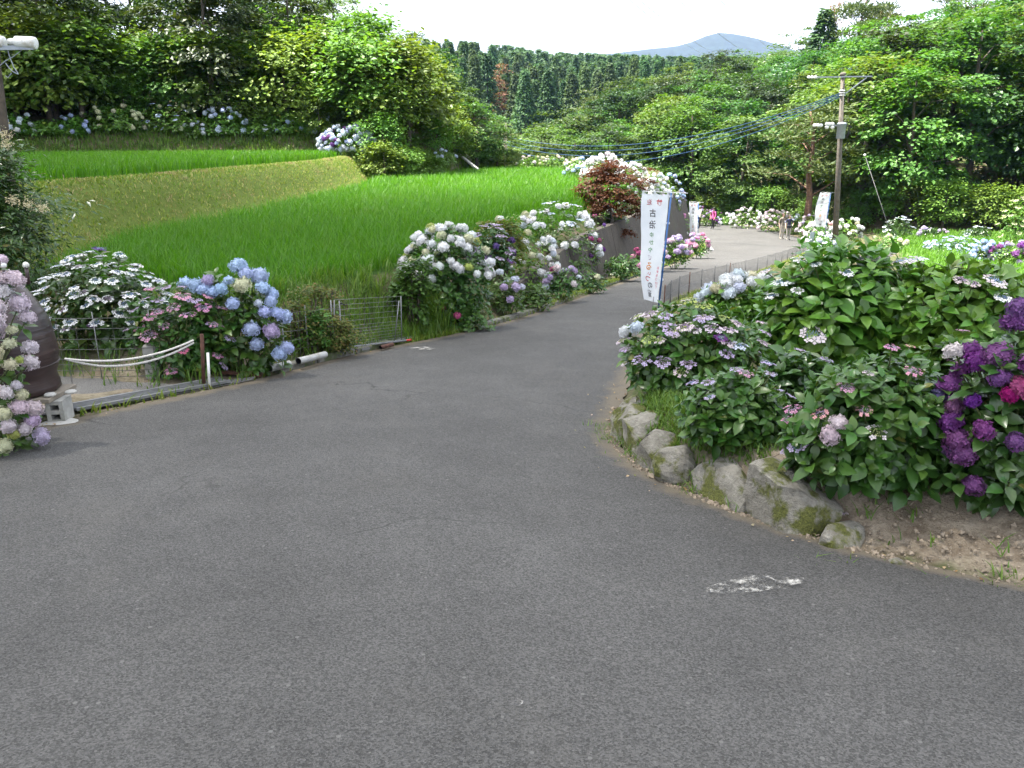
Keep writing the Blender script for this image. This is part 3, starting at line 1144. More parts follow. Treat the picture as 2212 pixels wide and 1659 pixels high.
def lacecap_mesh(name, seed, bud, n_ring=9, size=.40, buds=46):
    rng = np.random.default_rng(seed)
    a = np.arange(n_ring) * 2 * np.pi / n_ring + rng.normal(0, .13, n_ring)
    rr = rng.uniform(.72, .98, n_ring)
    pos = np.stack([rr * np.cos(a), rr * np.sin(a), .06 + rng.normal(0, .05, n_ring)], 1)
    nr = unit(np.stack([np.cos(a) * .35, np.sin(a) * .35, np.ones(n_ring)], 1) + rng.normal(0, .15, (n_ring, 3)))
    v, f = scatter(FLO_V, FLO_F, frames(nr, rand_dirs(n_ring, rng)), pos, size * rng.uniform(.8, 1.2, n_ring))
    k = np.sqrt(rng.uniform(0, 1, buds)) * .66
    b = rng.uniform(0, 6.28, buds)
    bp = np.stack([k * np.cos(b), k * np.sin(b), .10 - .12 * k * k + rng.normal(0, .02, buds)], 1)
    TV = np.array([(1, 0, 0), (-.5, .87, 0), (-.5, -.87, 0), (0, 0, 1.2)]) * 1.0
    TF = np.array([(0, 1, 3), (1, 2, 3), (2, 0, 3)])
    v2, f2 = scatter(TV, TF, np.repeat(np.eye(3)[None], buds, 0), bp, rng.uniform(.05, .09, buds))
    # thin stalks under the ring
    m = MB()
    for q in range(n_ring):
        m.tube([(0, 0, -.5), tuple(pos[q] * .5 + np.array([0, 0, -.12])), tuple(pos[q])], .025, 3, cap=False, smooth=False)
    v3 = np.array([tuple(p) for p in m.v])
    f3 = [tuple(q) for q in m.f]
    me = bpy.data.meshes.new(name)
    fl = [tuple(q) for q in f] + [tuple(x + len(v) for x in q) for q in f2] + [tuple(x + len(v) + len(v2) for x in q) for q in f3]
    me.from_pydata(np.concatenate([v, v2, v3]).tolist(), [], fl)
    me.materials.append(M['petal'])
    me.materials.append(bud)
    me.materials.append(M['stem'])
    me.polygons.foreach_set('material_index', [0] * len(f) + [1] * len(f2) + [2] * len(f3))
    me.update()
    return me


HEADS = {
    'mop': [mophead_mesh('mophead', 84, s, .84, .25) for s in (1, 2, 3)],
    'mopfar': [mophead_mesh('mophead_simple', 40, s, .82, .36) for s in (4, 5)],
    'lace_blue': [lacecap_mesh('lacecap_blue', s, M['bud_blue']) for s in (1, 2)],
    'lace_pink': [lacecap_mesh('lacecap_pink', s, M['bud_pink'], 11, .30) for s in (3, 4)],
    'lace_green': [lacecap_mesh('lacecap_green', s, M['bud_green'], 8, .30) for s in (5, 6)],
}
LEAF_ME = {}
C = dict(white=(.82, .83, .84), cream=(.62, .62, .42), lime=(.40, .46, .13), blue=(.46, .54, .78), paleblue=(.58, .65, .79), skyblue=(.42, .56, .77), violet=(.140, .056, .215), purple=(.175, .060, .20),
         lilac=(.49, .41, .62), pink=(.62, .30, .46), palepink=(.68, .57, .63), magenta=(.30, .045, .16), rose=(.54, .12, .27), bluewhite=(.64, .69, .77), pinkwhite=(.66, .58, .61), deepblue=(.14, .18, .50), coral=(.62, .34, .34))


def dome_dirs(n, rng, low=-.12):
    """even directions over a dome, slightly below its rim too"""
    i = np.arange(n) + rng.uniform(0, 1)
    z = 1 - (1 - low) * (i + .5) / (n + 1)
    ph = i * 2.399963 + rng.uniform(0, 6)
    r_ = np.sqrt(np.maximum(0, 1 - z * z))
    return unit(np.stack([r_ * np.cos(ph), r_ * np.sin(ph), z], 1) + rng.normal(0, .06, (n, 3)))


def lumps(d, rng, k=7, amp=.14):
    c = unit(rng.normal(size=(k, 3)) + np.array([0, 0, .4]))
    a = rng.uniform(-.6, 1, k) * amp
    return 1 + sum(a[i] * np.exp(-6 * (1 - d @ c[i])) for i in range(k))


def leaf_mesh(m, key):
    if (m, key) not in LEAF_ME:
        LEAF_ME[(m, key)] = mesh_np('leaf', BIG_V, [tuple(q) for q in BIG_F], [M[m]], True)
    return LEAF_ME[(m, key)]


def rosettes(tips, axes, size, rng, pairs=3):
    """opposite pairs of leaves round each shoot tip: returns frames, positions, sizes"""
    Rs, Ts, Ss = [], [], []
    n = len(tips)
    ref = rand_dirs(n, rng)
    a = unit(np.cross(axes, ref))
    b = np.cross(axes, a)
    for p in range(pairs):
        el = math.radians([6, 26, 52, 70][p]) + rng.normal(0, .16, n)
        sz = size * [1, .92, .62, .4][p]
        base = tips - axes * (size * [.55, .28, .05, 0][p])
        for s in (0, 1):
            th = p * math.pi / 2 + s * math.pi + rng.normal(0, .2, n)
            out = a * np.cos(th)[:, None] + b * np.sin(th)[:, None]
            ax = out * np.cos(el)[:, None] + axes * np.sin(el)[:, None]
            nr = axes * np.cos(el)[:, None] - out * np.sin(el)[:, None]
            Rs.append(frames(nr + rng.normal(0, .10, nr.shape), ax))
            Ts.append(base + out * size * .06)
            Ss.append(sz * rng.uniform(.62, 1.22, n))
    return np.concatenate(Rs), np.concatenate(Ts), np.concatenate(Ss)


def hydrangea(label, base, rx, ry, h, heads, leaf=.13, tips=90, m='hyd', leaf_objs=0, head_r=.075, group=None, seed=None, lift=.0, name='hydrangea_bush', head_low=.05, extra=(), shells=(1.0, .80, .58), zmin=-.12, far=False, face=None, amp=.16):
    """heads: list of (kind, colour, count); extra: explicit heads (world pos, radius, kind, colour)"""
    rng = np.random.default_rng(zlib.crc32(label.encode()) % 99991 if seed is None else seed)
    root = thing(name, label, 'hydrangea', base, group)
    ctr = np.array([0, 0, h * .36 + lift])
    rad = np.array([rx, ry, h * .64])
    allR, allT, allS = [], [], []
    lump_seed = rng.integers(1e6)
    outer = None
    for q, sh in enumerate(shells):
        n = max(8, int(tips * (1 if q == 0 else .62)))
        d = dome_dirs(n, rng, zmin if q else zmin - .1)
        lm = lumps(d, np.random.default_rng(lump_seed), amp=amp)
        pos = ctr + d * rad * (lm * sh)[:, None] + rng.normal(0, leaf * .25, (n, 3))
        low = pos[:, 2] < leaf * .35
        pos[low, 2] = leaf * .35 + rng.uniform(0, .1, low.sum())
        ax = unit(d * .75 + np.array([0, 0, .75]) + rng.normal(0, .22, (n, 3)))
        Rm, T, S = rosettes(pos, ax, leaf, rng, 2 if far else 3)
        if q == 0:
            outer = (pos, ax, d)
        allR.append(Rm)
        allT.append(T)
        allS.append(S)
    Rm, T, S = np.concatenate(allR), np.concatenate(allT), np.concatenate(allS)
    tv, tf = (LEAF2_V, LEAF2_F) if far else (BIG_V, BIG_F)
    if leaf_objs:
        # the leaves that show largest from the road become single parts
        view = unit(np.array([0, 0, H_EYE]) - np.array(base))
        score = (T - ctr) @ view / max(rx, h) + .25 * rng.uniform(size=len(T))
        n0 = len(allT[0])
        score[n0:] -= 5
        pick = np.argsort(-score)[:leaf_objs]
        me = leaf_mesh(m, 0)
        for i in pick:
            lo = link('leaf', me, root)
            Mx = Matrix(((*Rm[i][0] * S[i], T[i][0]), (*Rm[i][1] * S[i], T[i][1]), (*Rm[i][2] * S[i], T[i][2]), (0, 0, 0, 1)))
            lo.matrix_local = Mx
        keep = np.ones(len(T), bool)
        keep[pick] = False
        Rm, T, S = Rm[keep], T[keep], S[keep]
    v, f = scatter(tv, tf, Rm, T, S)
    fo = link('foliage', mesh_np('foliage', v, f, [M[m]], not far), root)
    fo['kind'] = 'stuff'
    # woody stems from the root
    mb = MB()
    pos, ax, d = outer
    for i in rng.choice(len(pos), min(len(pos), 16 if not far else 7), replace=False):
        p = pos[i]
        s0 = np.array([p[0] * .15, p[1] * .15, 0])
        mid = np.array([p[0] * .6, p[1] * .6, p[2] * .55])
        mb.tube([s0, mid, p], [.010, .008, .005], 4, cap=False)
    link('stem', mb.mesh('stem', M['stem']), root)
    # flower heads
    used = np.zeros(len(pos), bool)
    order = rng.permutation(len(pos))
    zlim = ctr[2] + head_low * rad[2]
    cand = [i for i in order if pos[i][2] > zlim]
    if face is not None:
        cand = [i for i in cand if d[i] @ np.array(face) > -.35]
    k = 0
    for (kind, col, cnt) in heads:
        for _ in range(cnt):
            if k >= len(cand):
                # denser flowering than shoots: put it between two of them
                i, j = cand[rng.integers(len(cand))], cand[rng.integers(len(cand))]
                dd = unit(d[i] + .35 * rng.normal(size=3))
                if dd[2] < 0:
                    dd[2] *= -1
                p = ctr + dd * rad * 1.04
                a = unit(dd * .8 + np.array([0, 0, .6]))
            else:
                i = cand[k]
                p, a = pos[i] + ax[i] * leaf * .30, ax[i]
            k += 1
            add_head(root, p, a, head_r * rng.uniform(.75, 1.15), kind, col, rng, far)
    # heads surveyed one by one: each sits where its line of sight meets the bush
    mb = MB()
    for (px, py, dia, kind, col) in extra:
        rr = rad * 1.14
        o = (np.array([0, 0, H_EYE]) - np.array(base) - ctr) / rr
        dr_ = np.array(ray(px, py))
        q = dr_ / rr
        A_, B_, C_ = q @ q, 2 * o @ q, o @ o - 1
        disc = B_ * B_ - 4 * A_ * C_
        t = (-B_ - math.sqrt(disc)) / (2 * A_) if disc > 0 else -B_ / (2 * A_)
        p = np.array([0, 0, H_EYE]) + dr_ * t - np.array(base)
        dd = (p - ctr) / rad
        a = unit(unit(dd) * .55 + np.array([0, -.15, .75]) + rng.normal(0, .14, 3))
        add_head(root, p, a, dia / 2 * t * dr_[1] / FPX * 1.03, kind, col, rng, far)
        mb.tube([p - a * .01, p * .72 + ctr * .28 - np.array([0, 0, .04]), p * .3 + ctr * .7 - np.array([0, 0, .1])], [.004, .005, .006], 5, cap=False)
        if disc <= 0 or rng.uniform() < .5:
            Rm2, T2, S2 = rosettes((p - a * .05)[None], a[None], leaf * .8, rng, 2)
            for i in range(len(T2)):
                lo = link('leaf', leaf_mesh(m, 0), root)
                lo.matrix_local = Matrix(((*Rm2[i][0] * S2[i], T2[i][0]), (*Rm2[i][1] * S2[i], T2[i][1]), (*Rm2[i][2] * S2[i], T2[i][2]), (0, 0, 0, 1)))
    if extra:
        link('flower_stalks', mb.mesh('flower_stalks', M['stem']), root)['kind'] = 'stuff'
    return root


def add_head(root, p, a, r_, kind, col, rng, far):
    key = kind
    if kind == 'mop' and far:
        key = 'mopfar'
    me = HEADS[key][rng.integers(len(HEADS[key]))]
    o = link('flower_head', me, root)
    if kind.startswith('lace'):
        a = unit(a + np.array([0, 0, .55]))
    Fm = frames(a[None], rng.normal(size=(1, 3)))[0] * (r_ * rng.uniform(.86, 1.12, 3))
    o.matrix_local = Matrix(((*Fm[0], p[0]), (*Fm[1], p[1]), (*Fm[2], p[2]), (0, 0, 0, 1)))
    c = np.array(C[col] if isinstance(col, str) else col)
    c = np.clip(c * rng.uniform(.92, 1.06) + rng.normal(0, .015, 3), .01, .86)
    o.color = (*c, 1)
    return o


def hyd_px(label, x0, x1, yt, yb, heads, Y=None, depth=.85, **kw):
    """a bush from its outline in the survey: left, right, top and foot; Y = distance when the foot is hidden"""
    xm = (x0 + x1) / 2
    if Y is None:
        g_ = gp(xm, yb)
        Y = g_.y
    rx = (x1 - x0) / 2 * Y / FPX * 1.02
    ry = rx * depth
    Yc = Y + ry * .75
    X = at(xm, yb, Yc).x
    z0 = hz(X, Yc)
    top = at(xm, yt, Yc).z
    h = max(.25, top - z0)
    for k_ in ('leaf', 'head_r'):
        pass
    return hydrangea(label, (X, Yc, z0), rx, ry, h, heads, **kw)


# ---- trees
def limb_tree(mb, h, r0, rng, n_limb=6, spread=.45, start=.3, lean=(0, 0), wob=.25):
    pts, rad = [], []
    k = 6
    for i in range(k + 1):
        t = i / k
        pts.append(Vector((lean[0] * t + rng.normal(0, wob * .12 * h * .1), lean[1] * t + rng.normal(0, wob * .12 * h * .1), h * t)))
        rad.append(r0 * (1 - .82 * t) + .01)
    mb.tube(pts, rad, 7)
    ends = []
    for i in range(n_limb):
        t = start + (1 - start) * (i + .5) / n_limb * .9
        j = min(int(t * k), k - 1)
        p = pts[j].lerp(pts[j + 1], t * k - j)
        a = i * 2.4 + rng.uniform(-.4, .4)
        L = spread * h * (1 - .5 * t)
        d = Vector((math.cos(a), math.sin(a), .55))
        q = p + d * L * .5 + Vector((0, 0, .05 * h))
        e = p + d * L
        mb.tube([p, q, e], [r0 * .42 * (1 - t * .6), r0 * .26 * (1 - t * .6), .012], 5, cap=False)
        ends.append(e)
    return ends


def crown(rng, cz, rad, n_clump, n_leaf, cl_r, leaf, flat=.42, inner=.35, tv=LEAF1_V, tf=LEAF1_F, skew=0.3, lowcut=-.75):
    """leaf clumps spread through an uneven crown"""
    d = rand_dirs(n_clump, rng)
    d[:, 2] = np.where(d[:, 2] < lowcut, -d[:, 2], d[:, 2])
    rr = rng.uniform(inner, 1, n_clump) ** .6
    lm = lumps(d, rng, 9, .46)
    c = d * rr[:, None] * lm[:, None] * np.array(rad) + np.array([0, 0, cz])
    csz = cl_r * rng.uniform(.55, 1.3, n_clump)
    ci = np.repeat(np.arange(n_clump), n_leaf)
    n = len(ci)
    q = rng.normal(0, .5, (n, 3)) * np.array([1, 1, flat])
    # sprays tilt outwards and down
    out = unit(c - np.array([0, 0, cz - rad[2] * .4]))
    p = c[ci] + q * csz[ci][:, None]
    p[:, 2] -= skew * np.sum(q[:, :2] * out[ci][:, :2], 1) * csz[ci]
    nr = unit(np.array([0, 0, 1.0]) + .55 * out[ci] + rng.normal(0, .42, (n, 3)))
    ax = unit(out[ci] * .8 + rng.normal(0, .7, (n, 3)) + np.array([0, 0, -.25]))
    return scatter(tv, tf, frames(nr, ax), p, leaf * rng.uniform(.65, 1.3, n))


TREES = {}


def proto_tree(kind, seed):
    """returns (trunk mesh, crown mesh) about 10 m tall for broadleaf kinds"""
    key = (kind, seed)
    if key in TREES:
        return TREES[key]
    rng = np.random.default_rng(seed * 31 + len(kind))
    mb = MB()
    if kind in ('broad', 'light', 'dark'):
        h = 10.0
        limb_tree(mb, h * .85, .20, rng, 8, .36, .28, (rng.normal(0, .5), rng.normal(0, .5)))
        parts = [crown(rng, 5.5, (2.9, 2.9, 4.2), 74, 84, 1.12, .29, .25, .5, lowcut=-.95)]
        m = {'broad': 'forest', 'light': 'forest_light', 'dark': 'forest_dark'}[kind]
        bark = 'bark'
    elif kind == 'bushy':
        limb_tree(mb, 3.2, .10, rng, 6, .5, .15)
        parts = [crown(rng, 2.0, (1.9, 1.9, 1.9), 46, 60, .85, .22, .5, .3)]
        m, bark = 'shrub', 'bark'
    elif kind == 'cedar':
        mb.tube([(0, 0, 0), (0, 0, 6), (0, 0, 12.6)], [.22, .14, .02], 6)
        pp, ax, nr = [], [], []
        for i in range(2300):
            t = rng.uniform(.14, 1) ** .85
            z = 1.2 + 11.8 * t
            R_ = 2.5 * (1 - t) ** .95 + .10
            a = rng.uniform(0, 6.283)
            lob = 1 + .18 * math.sin(a * 5 + z * 3.1) + .12 * math.sin(z * 5.3)
            r_ = R_ * lob * rng.uniform(.45, 1) ** .5
            pp.append((r_ * math.cos(a), r_ * math.sin(a), z + rng.normal(0, .1)))
            ax.append((math.cos(a), math.sin(a), rng.uniform(-.1, .7)))
            nr.append((math.cos(a) * .4, math.sin(a) * .4, 1 + rng.normal(0, .3)))
        pp, ax, nr = np.array(pp), unit(np.array(ax)), unit(np.array(nr) + rng.normal(0, .3, (len(nr), 3)))
        parts = [scatter(NEEDLE_V, NEEDLE_F, frames(nr, ax), pp, rng.uniform(.42, .85, len(pp)))]
        m, bark = 'cedar', 'bark'
    elif kind == 'pine':
        ends = limb_tree(mb, 9.2, .20, rng, 12, .30, .30, (rng.normal(0, .7), rng.normal(0, .7)), .8)
        vs = []
        rr2 = np.random.default_rng(seed)
        for e in ends + [Vector((0, 0, 9.2)), Vector((.4, .2, 8.4)), Vector((-.5, .3, 8.0))]:
            for q in range(3):
                c = np.array(e) * np.array([.85, .85, 1]) + rr2.normal(0, .45, 3) * np.array([1, 1, .35])
                n = 85
                o = rr2.normal(0, .5, (n, 3)) * np.array([1.05, 1.05, .26])
                p = c + o
                ax_ = unit(o * np.array([1, 1, .4]) + np.array([0, 0, .55]) + rr2.normal(0, .25, (n, 3)))
                vs.append(scatter(NEEDLE_V * np.array([.8, 1, 1]), NEEDLE_F, frames(rand_dirs(n, rr2), ax_), p, rr2.uniform(.22, .42, n)))
        o = 0
        V_, F_ = [], []
        for v, f in vs:
            V_.append(v)
            F_.append(f + o)
            o += len(v)
        parts = [(np.concatenate(V_), np.concatenate(F_))]
        m, bark = 'pine', 'bark_red'
    elif kind == 'deadtree':
        ends = limb_tree(mb, 11, .2, rng, 26, .20, .15)
        parts = [crown(rng, 6.5, (1.8, 1.8, 5.0), 60, 22, .8, .34, .4, .2)]
        m, bark = 'dead', 'bark_red'
    v, f = parts[0]
    tm = mb.mesh('trunk', M[bark])
    cm = mesh_np('crown', v, f, [M[m]])
    TREES[key] = (tm, cm)
    return TREES[key]


def tree(kind, seed, loc, s, label, group=None, name='broadleaf_tree', rz=None, sz=None, cat='tree', tint=None):
    tm, cm = proto_tree(kind, seed)
    t = thing(name, label, cat, loc, group, rnd.uniform(0, 6.28) if rz is None else rz)
    t.scale = (s, s, s * (sz or 1))
    link('trunk', tm, t)
    link('crown', cm, t)
    return t

# ------------------------------------------------------------------ woods
def tree_px(px, ytop, Y, kind, seed, label, group=None, name='broadleaf_tree', wide=1.0):
    X = at(px, 300, Y).x
    z0 = hz(X, Y) - .15
    hgt_ = at(px, ytop, Y).z - z0
    full = {'cedar': 13.0, 'pine': 9.8, 'deadtree': 11.5, 'bushy': 3.9}.get(kind, 10.0)
    s = hgt_ / full
    t = tree(kind, seed, (X, Y, z0), s * wide, label, group, name, sz=1 / wide)
    return t


GL, GR, GC = 'trees of the left-hand wood', 'trees of the right-hand wood', 'conifers on the far hillside'
LL = 'dark leafy tree in the wood above the upper paddy'
LR = 'green leafy tree in the wood on the slope beyond the bend'


SKY_L = np.array([(-400, -300), (640, -90), (700, -20), (740, 12), (800, 66), (870, 80), (910, 58), (950, 95), (985, 165), (1030, 210), (1080, 262), (1120, 300), (2400, 300)], float)
SKY_R = np.array([(-400, 290), (1130, 290), (1300, 215), (1440, 150), (1500, 125), (1600, 116), (1660, 98), (1720, 66), (1760, 50), (1900, 26), (1960, 20), (2000, 0), (2100, -30), (2250, -70), (2600, -110)], float)

SKY_C = np.array([(-400, 78), (960, 80), (1000, 84), (1100, 95), (1200, 110), (1300, 112), (1440, 118), (1500, 116), (1560, 108), (1600, 116), (1680, 125), (2400, 125)], float)


def cap(x, y, s, sky):
    """no tree tops the skyline of its wood"""
    px = CX + FPX * x / (y * CP)
    top = at(px, float(np.interp(px, sky[:, 0], sky[:, 1])), y).z
    return min(s, (top - hz(x, y)) / 10.2)


def build_woods():
    rng = np.random.default_rng(21)
    taken = []

    def free(x, y, d):
        for (a, b) in taken:
            if (a - x) ** 2 + (b - y) ** 2 < d * d:
                return False
        taken.append((x, y))
        return True
    low = []

    def free2(x, y, d):
        for (a, b) in low:
            if (a - x) ** 2 + (b - y) ** 2 < d * d:
                return False
        low.append((x, y))
        return True
    # left wood: the trees along its edge and skyline
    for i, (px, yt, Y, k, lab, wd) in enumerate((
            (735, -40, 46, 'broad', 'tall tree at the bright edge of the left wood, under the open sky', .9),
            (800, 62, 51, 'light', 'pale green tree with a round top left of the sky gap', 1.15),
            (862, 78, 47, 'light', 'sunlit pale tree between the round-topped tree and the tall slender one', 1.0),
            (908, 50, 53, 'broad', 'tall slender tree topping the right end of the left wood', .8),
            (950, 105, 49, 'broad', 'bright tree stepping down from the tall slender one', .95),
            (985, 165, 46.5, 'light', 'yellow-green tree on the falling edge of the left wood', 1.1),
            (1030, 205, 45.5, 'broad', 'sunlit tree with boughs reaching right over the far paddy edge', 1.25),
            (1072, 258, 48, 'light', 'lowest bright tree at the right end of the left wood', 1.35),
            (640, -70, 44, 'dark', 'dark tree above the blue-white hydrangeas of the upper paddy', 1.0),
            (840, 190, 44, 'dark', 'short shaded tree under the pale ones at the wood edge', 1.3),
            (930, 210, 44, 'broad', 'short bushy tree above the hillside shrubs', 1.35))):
        t = tree_px(px, yt, Y, k, i % 3, lab, GL, wide=wd)
        taken.append((t.location.x, t.location.y))
    n = 0
    for _ in range(2600):
        x, y = rng.uniform(-52, -7), rng.uniform(20, 75)
        d = y - YE(x)
        if d < 3.0 or d > 24 or x < -.78 * y - 8 or not free(x, y, 3.7):
            continue
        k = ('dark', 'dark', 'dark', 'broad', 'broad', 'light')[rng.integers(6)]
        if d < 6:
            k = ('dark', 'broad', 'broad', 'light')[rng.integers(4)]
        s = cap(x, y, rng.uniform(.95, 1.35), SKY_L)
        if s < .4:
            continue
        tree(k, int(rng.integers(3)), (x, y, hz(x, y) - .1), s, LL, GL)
        n += 1
    # undergrowth in front of the left wood
    for _ in range(900):
        x = rng.uniform(-46, -4.5)
        y = float(YE(x)) + rng.uniform(2.4, 7.5)
        if x < -.78 * y - 4 or not free2(x, y, 1.3):
            continue
        tree('bushy', int(rng.integers(3)), (x, y, hz(x, y) - .1), rng.uniform(.5, 1.25), 'leafy shrub along the foot of the left-hand wood', 'shrubs at the foot of the left wood', 'shrub', cat='shrub')
    # thicket on the slope left of the plume bush
    for _ in range(300):
        x, y = rng.uniform(-17, -8.6), rng.uniform(5.5, 13)
        if x > -.66 * y - 2.2 or not free2(x, y, 1.5):
            continue
        tree('bushy', int(rng.integers(3)), (x, y, hz(x, y) - .1), rng.uniform(.35, .6), 'leafy shrub on the slope left of the brown jar', 'shrubs left of the jar', 'shrub', cat='shrub')
    # sunny shrubs on the corner between the two paddies and the wood
    for i, (px, yt, Y, lab) in enumerate(((828, 306, 35.6, 'sunlit shrub right of the big blue hydrangea'), (868, 316, 36.3, 'sunlit leafy shrub above the paddy corner'), (905, 325, 37.6, 'yellow-green shrub under the wood edge trees'),
                                          (940, 338, 38.9, 'low leafy shrub at the paddy corner beside the concrete ramp'), (850, 280, 38.4, 'leafy shrub behind the big blue hydrangea'), (965, 330, 40.6, 'round shrub left of the concrete ramp'),
                                          (1060, 325, 48.5, 'pale rounded shrub right of the concrete ramp'), (1095, 318, 49, 'pale shrub where the far hedge begins'), (1030, 305, 48, 'shrub behind the concrete ramp'), (800, 272, 39.5, 'green shrub high behind the big blue hydrangea'), (985, 295, 43.5, 'bushy growth under the bright trees'),
                                          (890, 290, 39.6, 'tall leafy shrub in the middle of the sunlit corner thicket'), (930, 300, 41.5, 'tall leafy shrub at the back of the sunlit corner thicket'))):
        tree_px(px, yt, Y, 'bushy', i % 3, lab, None, 'shrub', wide=1.25)['category'] = 'shrub'
    # right wood: singled-out skyline trees
    for i, (px, yt, Y, k, lab, wd) in enumerate((
            (1665, 92, 112, 'light', 'rounded pale tree on the right skyline beside the blue mountain', 1.2),
            (1712, 62, 104, 'broad', 'green tree on the skyline left of the dark conical cedar', 1.1),
            (1756, 22, 98, 'cedar', 'dark conical cedar on the right skyline', 1.45),
            (1822, -22, 96, 'pine', 'tall open pine topping the right skyline', 1.0),
            (1868, 5, 99, 'pine', 'second tall pine right of the tallest skyline pine', .9),
            (1778, -8, 101, 'deadtree', 'thin bare-branched tree between the cedar and the tall pine', .45),
            (2045, -15, 92, 'pine', 'grey-green pine near the right end of the skyline', 1.0),
            (2150, 2, 80, 'pine', 'large pine with a bare trunk near the right edge', .95),
            (2140, 140, 68, 'cedar', 'dark pointed conifer low in the right-hand wood', 1.25),
            (1772, 222, 57, 'pine', 'broad spreading pine with reddish trunk beside the utility pole', 1.55),
            (1990, 165, 72, 'pine', 'greyish pine in the middle of the right-hand wood', 1.0))):
        t = tree_px(px, yt, Y, k, i % 3, lab, GR, {'pine': 'pine_tree', 'cedar': 'cedar_tree', 'deadtree': 'bare_tree'}.get(k, 'broadleaf_tree'), wide=wd)
        taken.append((t.location.x, t.location.y))
    for _ in range(5200):
        x, y = rng.uniform(-14, 92), rng.uniform(40, 150)
        d = y - YF(x)
        if d < 1.0 or d > 56 or x > .88 * y + 8 or not free(x, y, 3.7 if d < 34 else 4.6):
            continue
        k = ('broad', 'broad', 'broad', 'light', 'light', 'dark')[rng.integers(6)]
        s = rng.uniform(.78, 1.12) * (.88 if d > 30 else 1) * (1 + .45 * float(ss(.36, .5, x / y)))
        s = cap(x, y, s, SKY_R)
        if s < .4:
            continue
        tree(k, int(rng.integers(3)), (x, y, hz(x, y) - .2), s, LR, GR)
    for _ in range(1500):
        x = rng.uniform(2, 60)
        y = float(YF(x)) + rng.uniform(-1.2, 2.2)
        if x > .88 * y + 6 or not free2(x, y, 1.5):
            continue
        tree('bushy', int(rng.integers(3)), (x, y, hz(x, y) - .1), rng.uniform(.5, .95), 'leafy shrub at the foot of the wood beyond the bend', 'shrubs at the foot of the right wood', 'shrub', cat='shrub')
    # trees in the valley behind the far end of the paddy
    for i, (px, yt, Y) in enumerate(((1160, 255, 88), (1215, 235, 96), (1270, 225, 100), (1330, 205, 98), (1390, 195, 102), (1440, 185, 96), (1195, 290, 80), (1250, 280, 82), (1310, 270, 84), (1370, 275, 82), (1430, 265, 80),
                                    (1480, 250, 84), (1130, 285, 92), (1500, 180, 104), (1350, 165, 122), (1420, 150, 126), (1290, 190, 120), (1480, 135, 124), (1540, 120, 120), (1600, 108, 118))):
        tree_px(px, yt, Y, ('light', 'broad', 'light', 'dark', 'broad')[i % 5], i % 3, 'leafy valley tree between the far conifers and the hedge', 'valley trees', wide=1.15)
    # conifer plantation on the far hillside
    cand = []
    for _ in range(9000):
        y = rng.uniform(150, 335)
        x = rng.uniform(-.22, .30) * y
        if any((a - x) ** 2 + (b - y) ** 2 < 17 for (a, b) in cand):
            continue
        cand.append((x, y))
    cand.sort(key=lambda p: p[1])
    dx = at(1080, 165, 172)
    cand = [p for p in cand if (p[0] - dx.x) ** 2 + (p[1] - 172) ** 2 > 14 and not (abs(p[0] - dx.x * p[1] / 172) < 2.2 and p[1] < 172)]
    cand = [p for p in cand if cap(p[0], p[1], 1.3, SKY_C) > .9]
    for (x, y) in cand[:290]:
        tree('cedar', int(rng.integers(3)), (x, y, hz(x, y) - .2), min(rng.uniform(.85, 1.15), cap(x, y, 2, SKY_C) * .77 * (.80 + .2 * math.sin(x * 1.7 + y * 2.9) ** 2)), 'dark green plantation conifer on the far hillside', GC, 'conifer_tree')
    rest = cand[290:]
    tv, tf = [], []
    rg = np.random.default_rng(4)
    n = 330
    t = rg.uniform(.1, 1, n) ** .85
    a = rg.uniform(0, 6.28, n)
    r_ = (2.5 * (1 - t) ** .95 + .12) * rg.uniform(.5, 1, n) ** .5
    p = np.stack([r_ * np.cos(a), r_ * np.sin(a), 1 + 12 * t], 1)
    ax = unit(np.stack([np.cos(a), np.sin(a), rg.uniform(-.2, .6, n)], 1))
    V_, F_ = scatter(NEEDLE_V * 1.5, NEEDLE_F, frames(unit(np.stack([np.cos(a) * .5, np.sin(a) * .5, np.ones(n)], 1) + rg.normal(0, .3, (n, 3))), ax), p, rg.uniform(.6, 1.0, n))
    parts = []
    for (x, y) in rest:
        an = rg.uniform(0, 6.28)
        c_, s_ = math.cos(an), math.sin(an)
        Q = np.array(((c_, -s_, 0), (s_, c_, 0), (0, 0, 1)))
        parts.append((V_ @ Q.T * min(rg.uniform(.85, 1.15), cap(x, y, 2, SKY_C) * .77 * (.80 + .2 * math.sin(x * 1.7 + y * 2.9) ** 2)) + np.array([x, y, hz(x, y)]), F_))
    stuff('conifer_forest', parts, M['cedar'], 'dark conifer plantation covering the far hillside up to its crest', 'forest')
    tree_px(1080, 140, 172, 'deadtree', 0, 'rust-brown dead conifer among the green plantation trees', None, 'dead_conifer', wide=.85)
    # shrubs on the corner between the lower paddy and the wood
    for _ in range(400):
        x = rng.uniform(-10, -2.4)
        y = float(YE(x)) + rng.uniform(1.2, 12)
        if y > 50 or not free2(x, y, 1.3):
            continue
        tree('bushy', int(rng.integers(3)), (x, y, hz(x, y) - .1), rng.uniform(.45, .8), 'sunlit shrub on the slope between the lower paddy and the bright trees', 'shrubs above the paddy corner', 'shrub', cat='shrub')


build_woods()


# ------------------------------------------------------------------ hydrangeas
def ex(lst, Y=None):
    return [tuple(q[:5]) for q in lst]


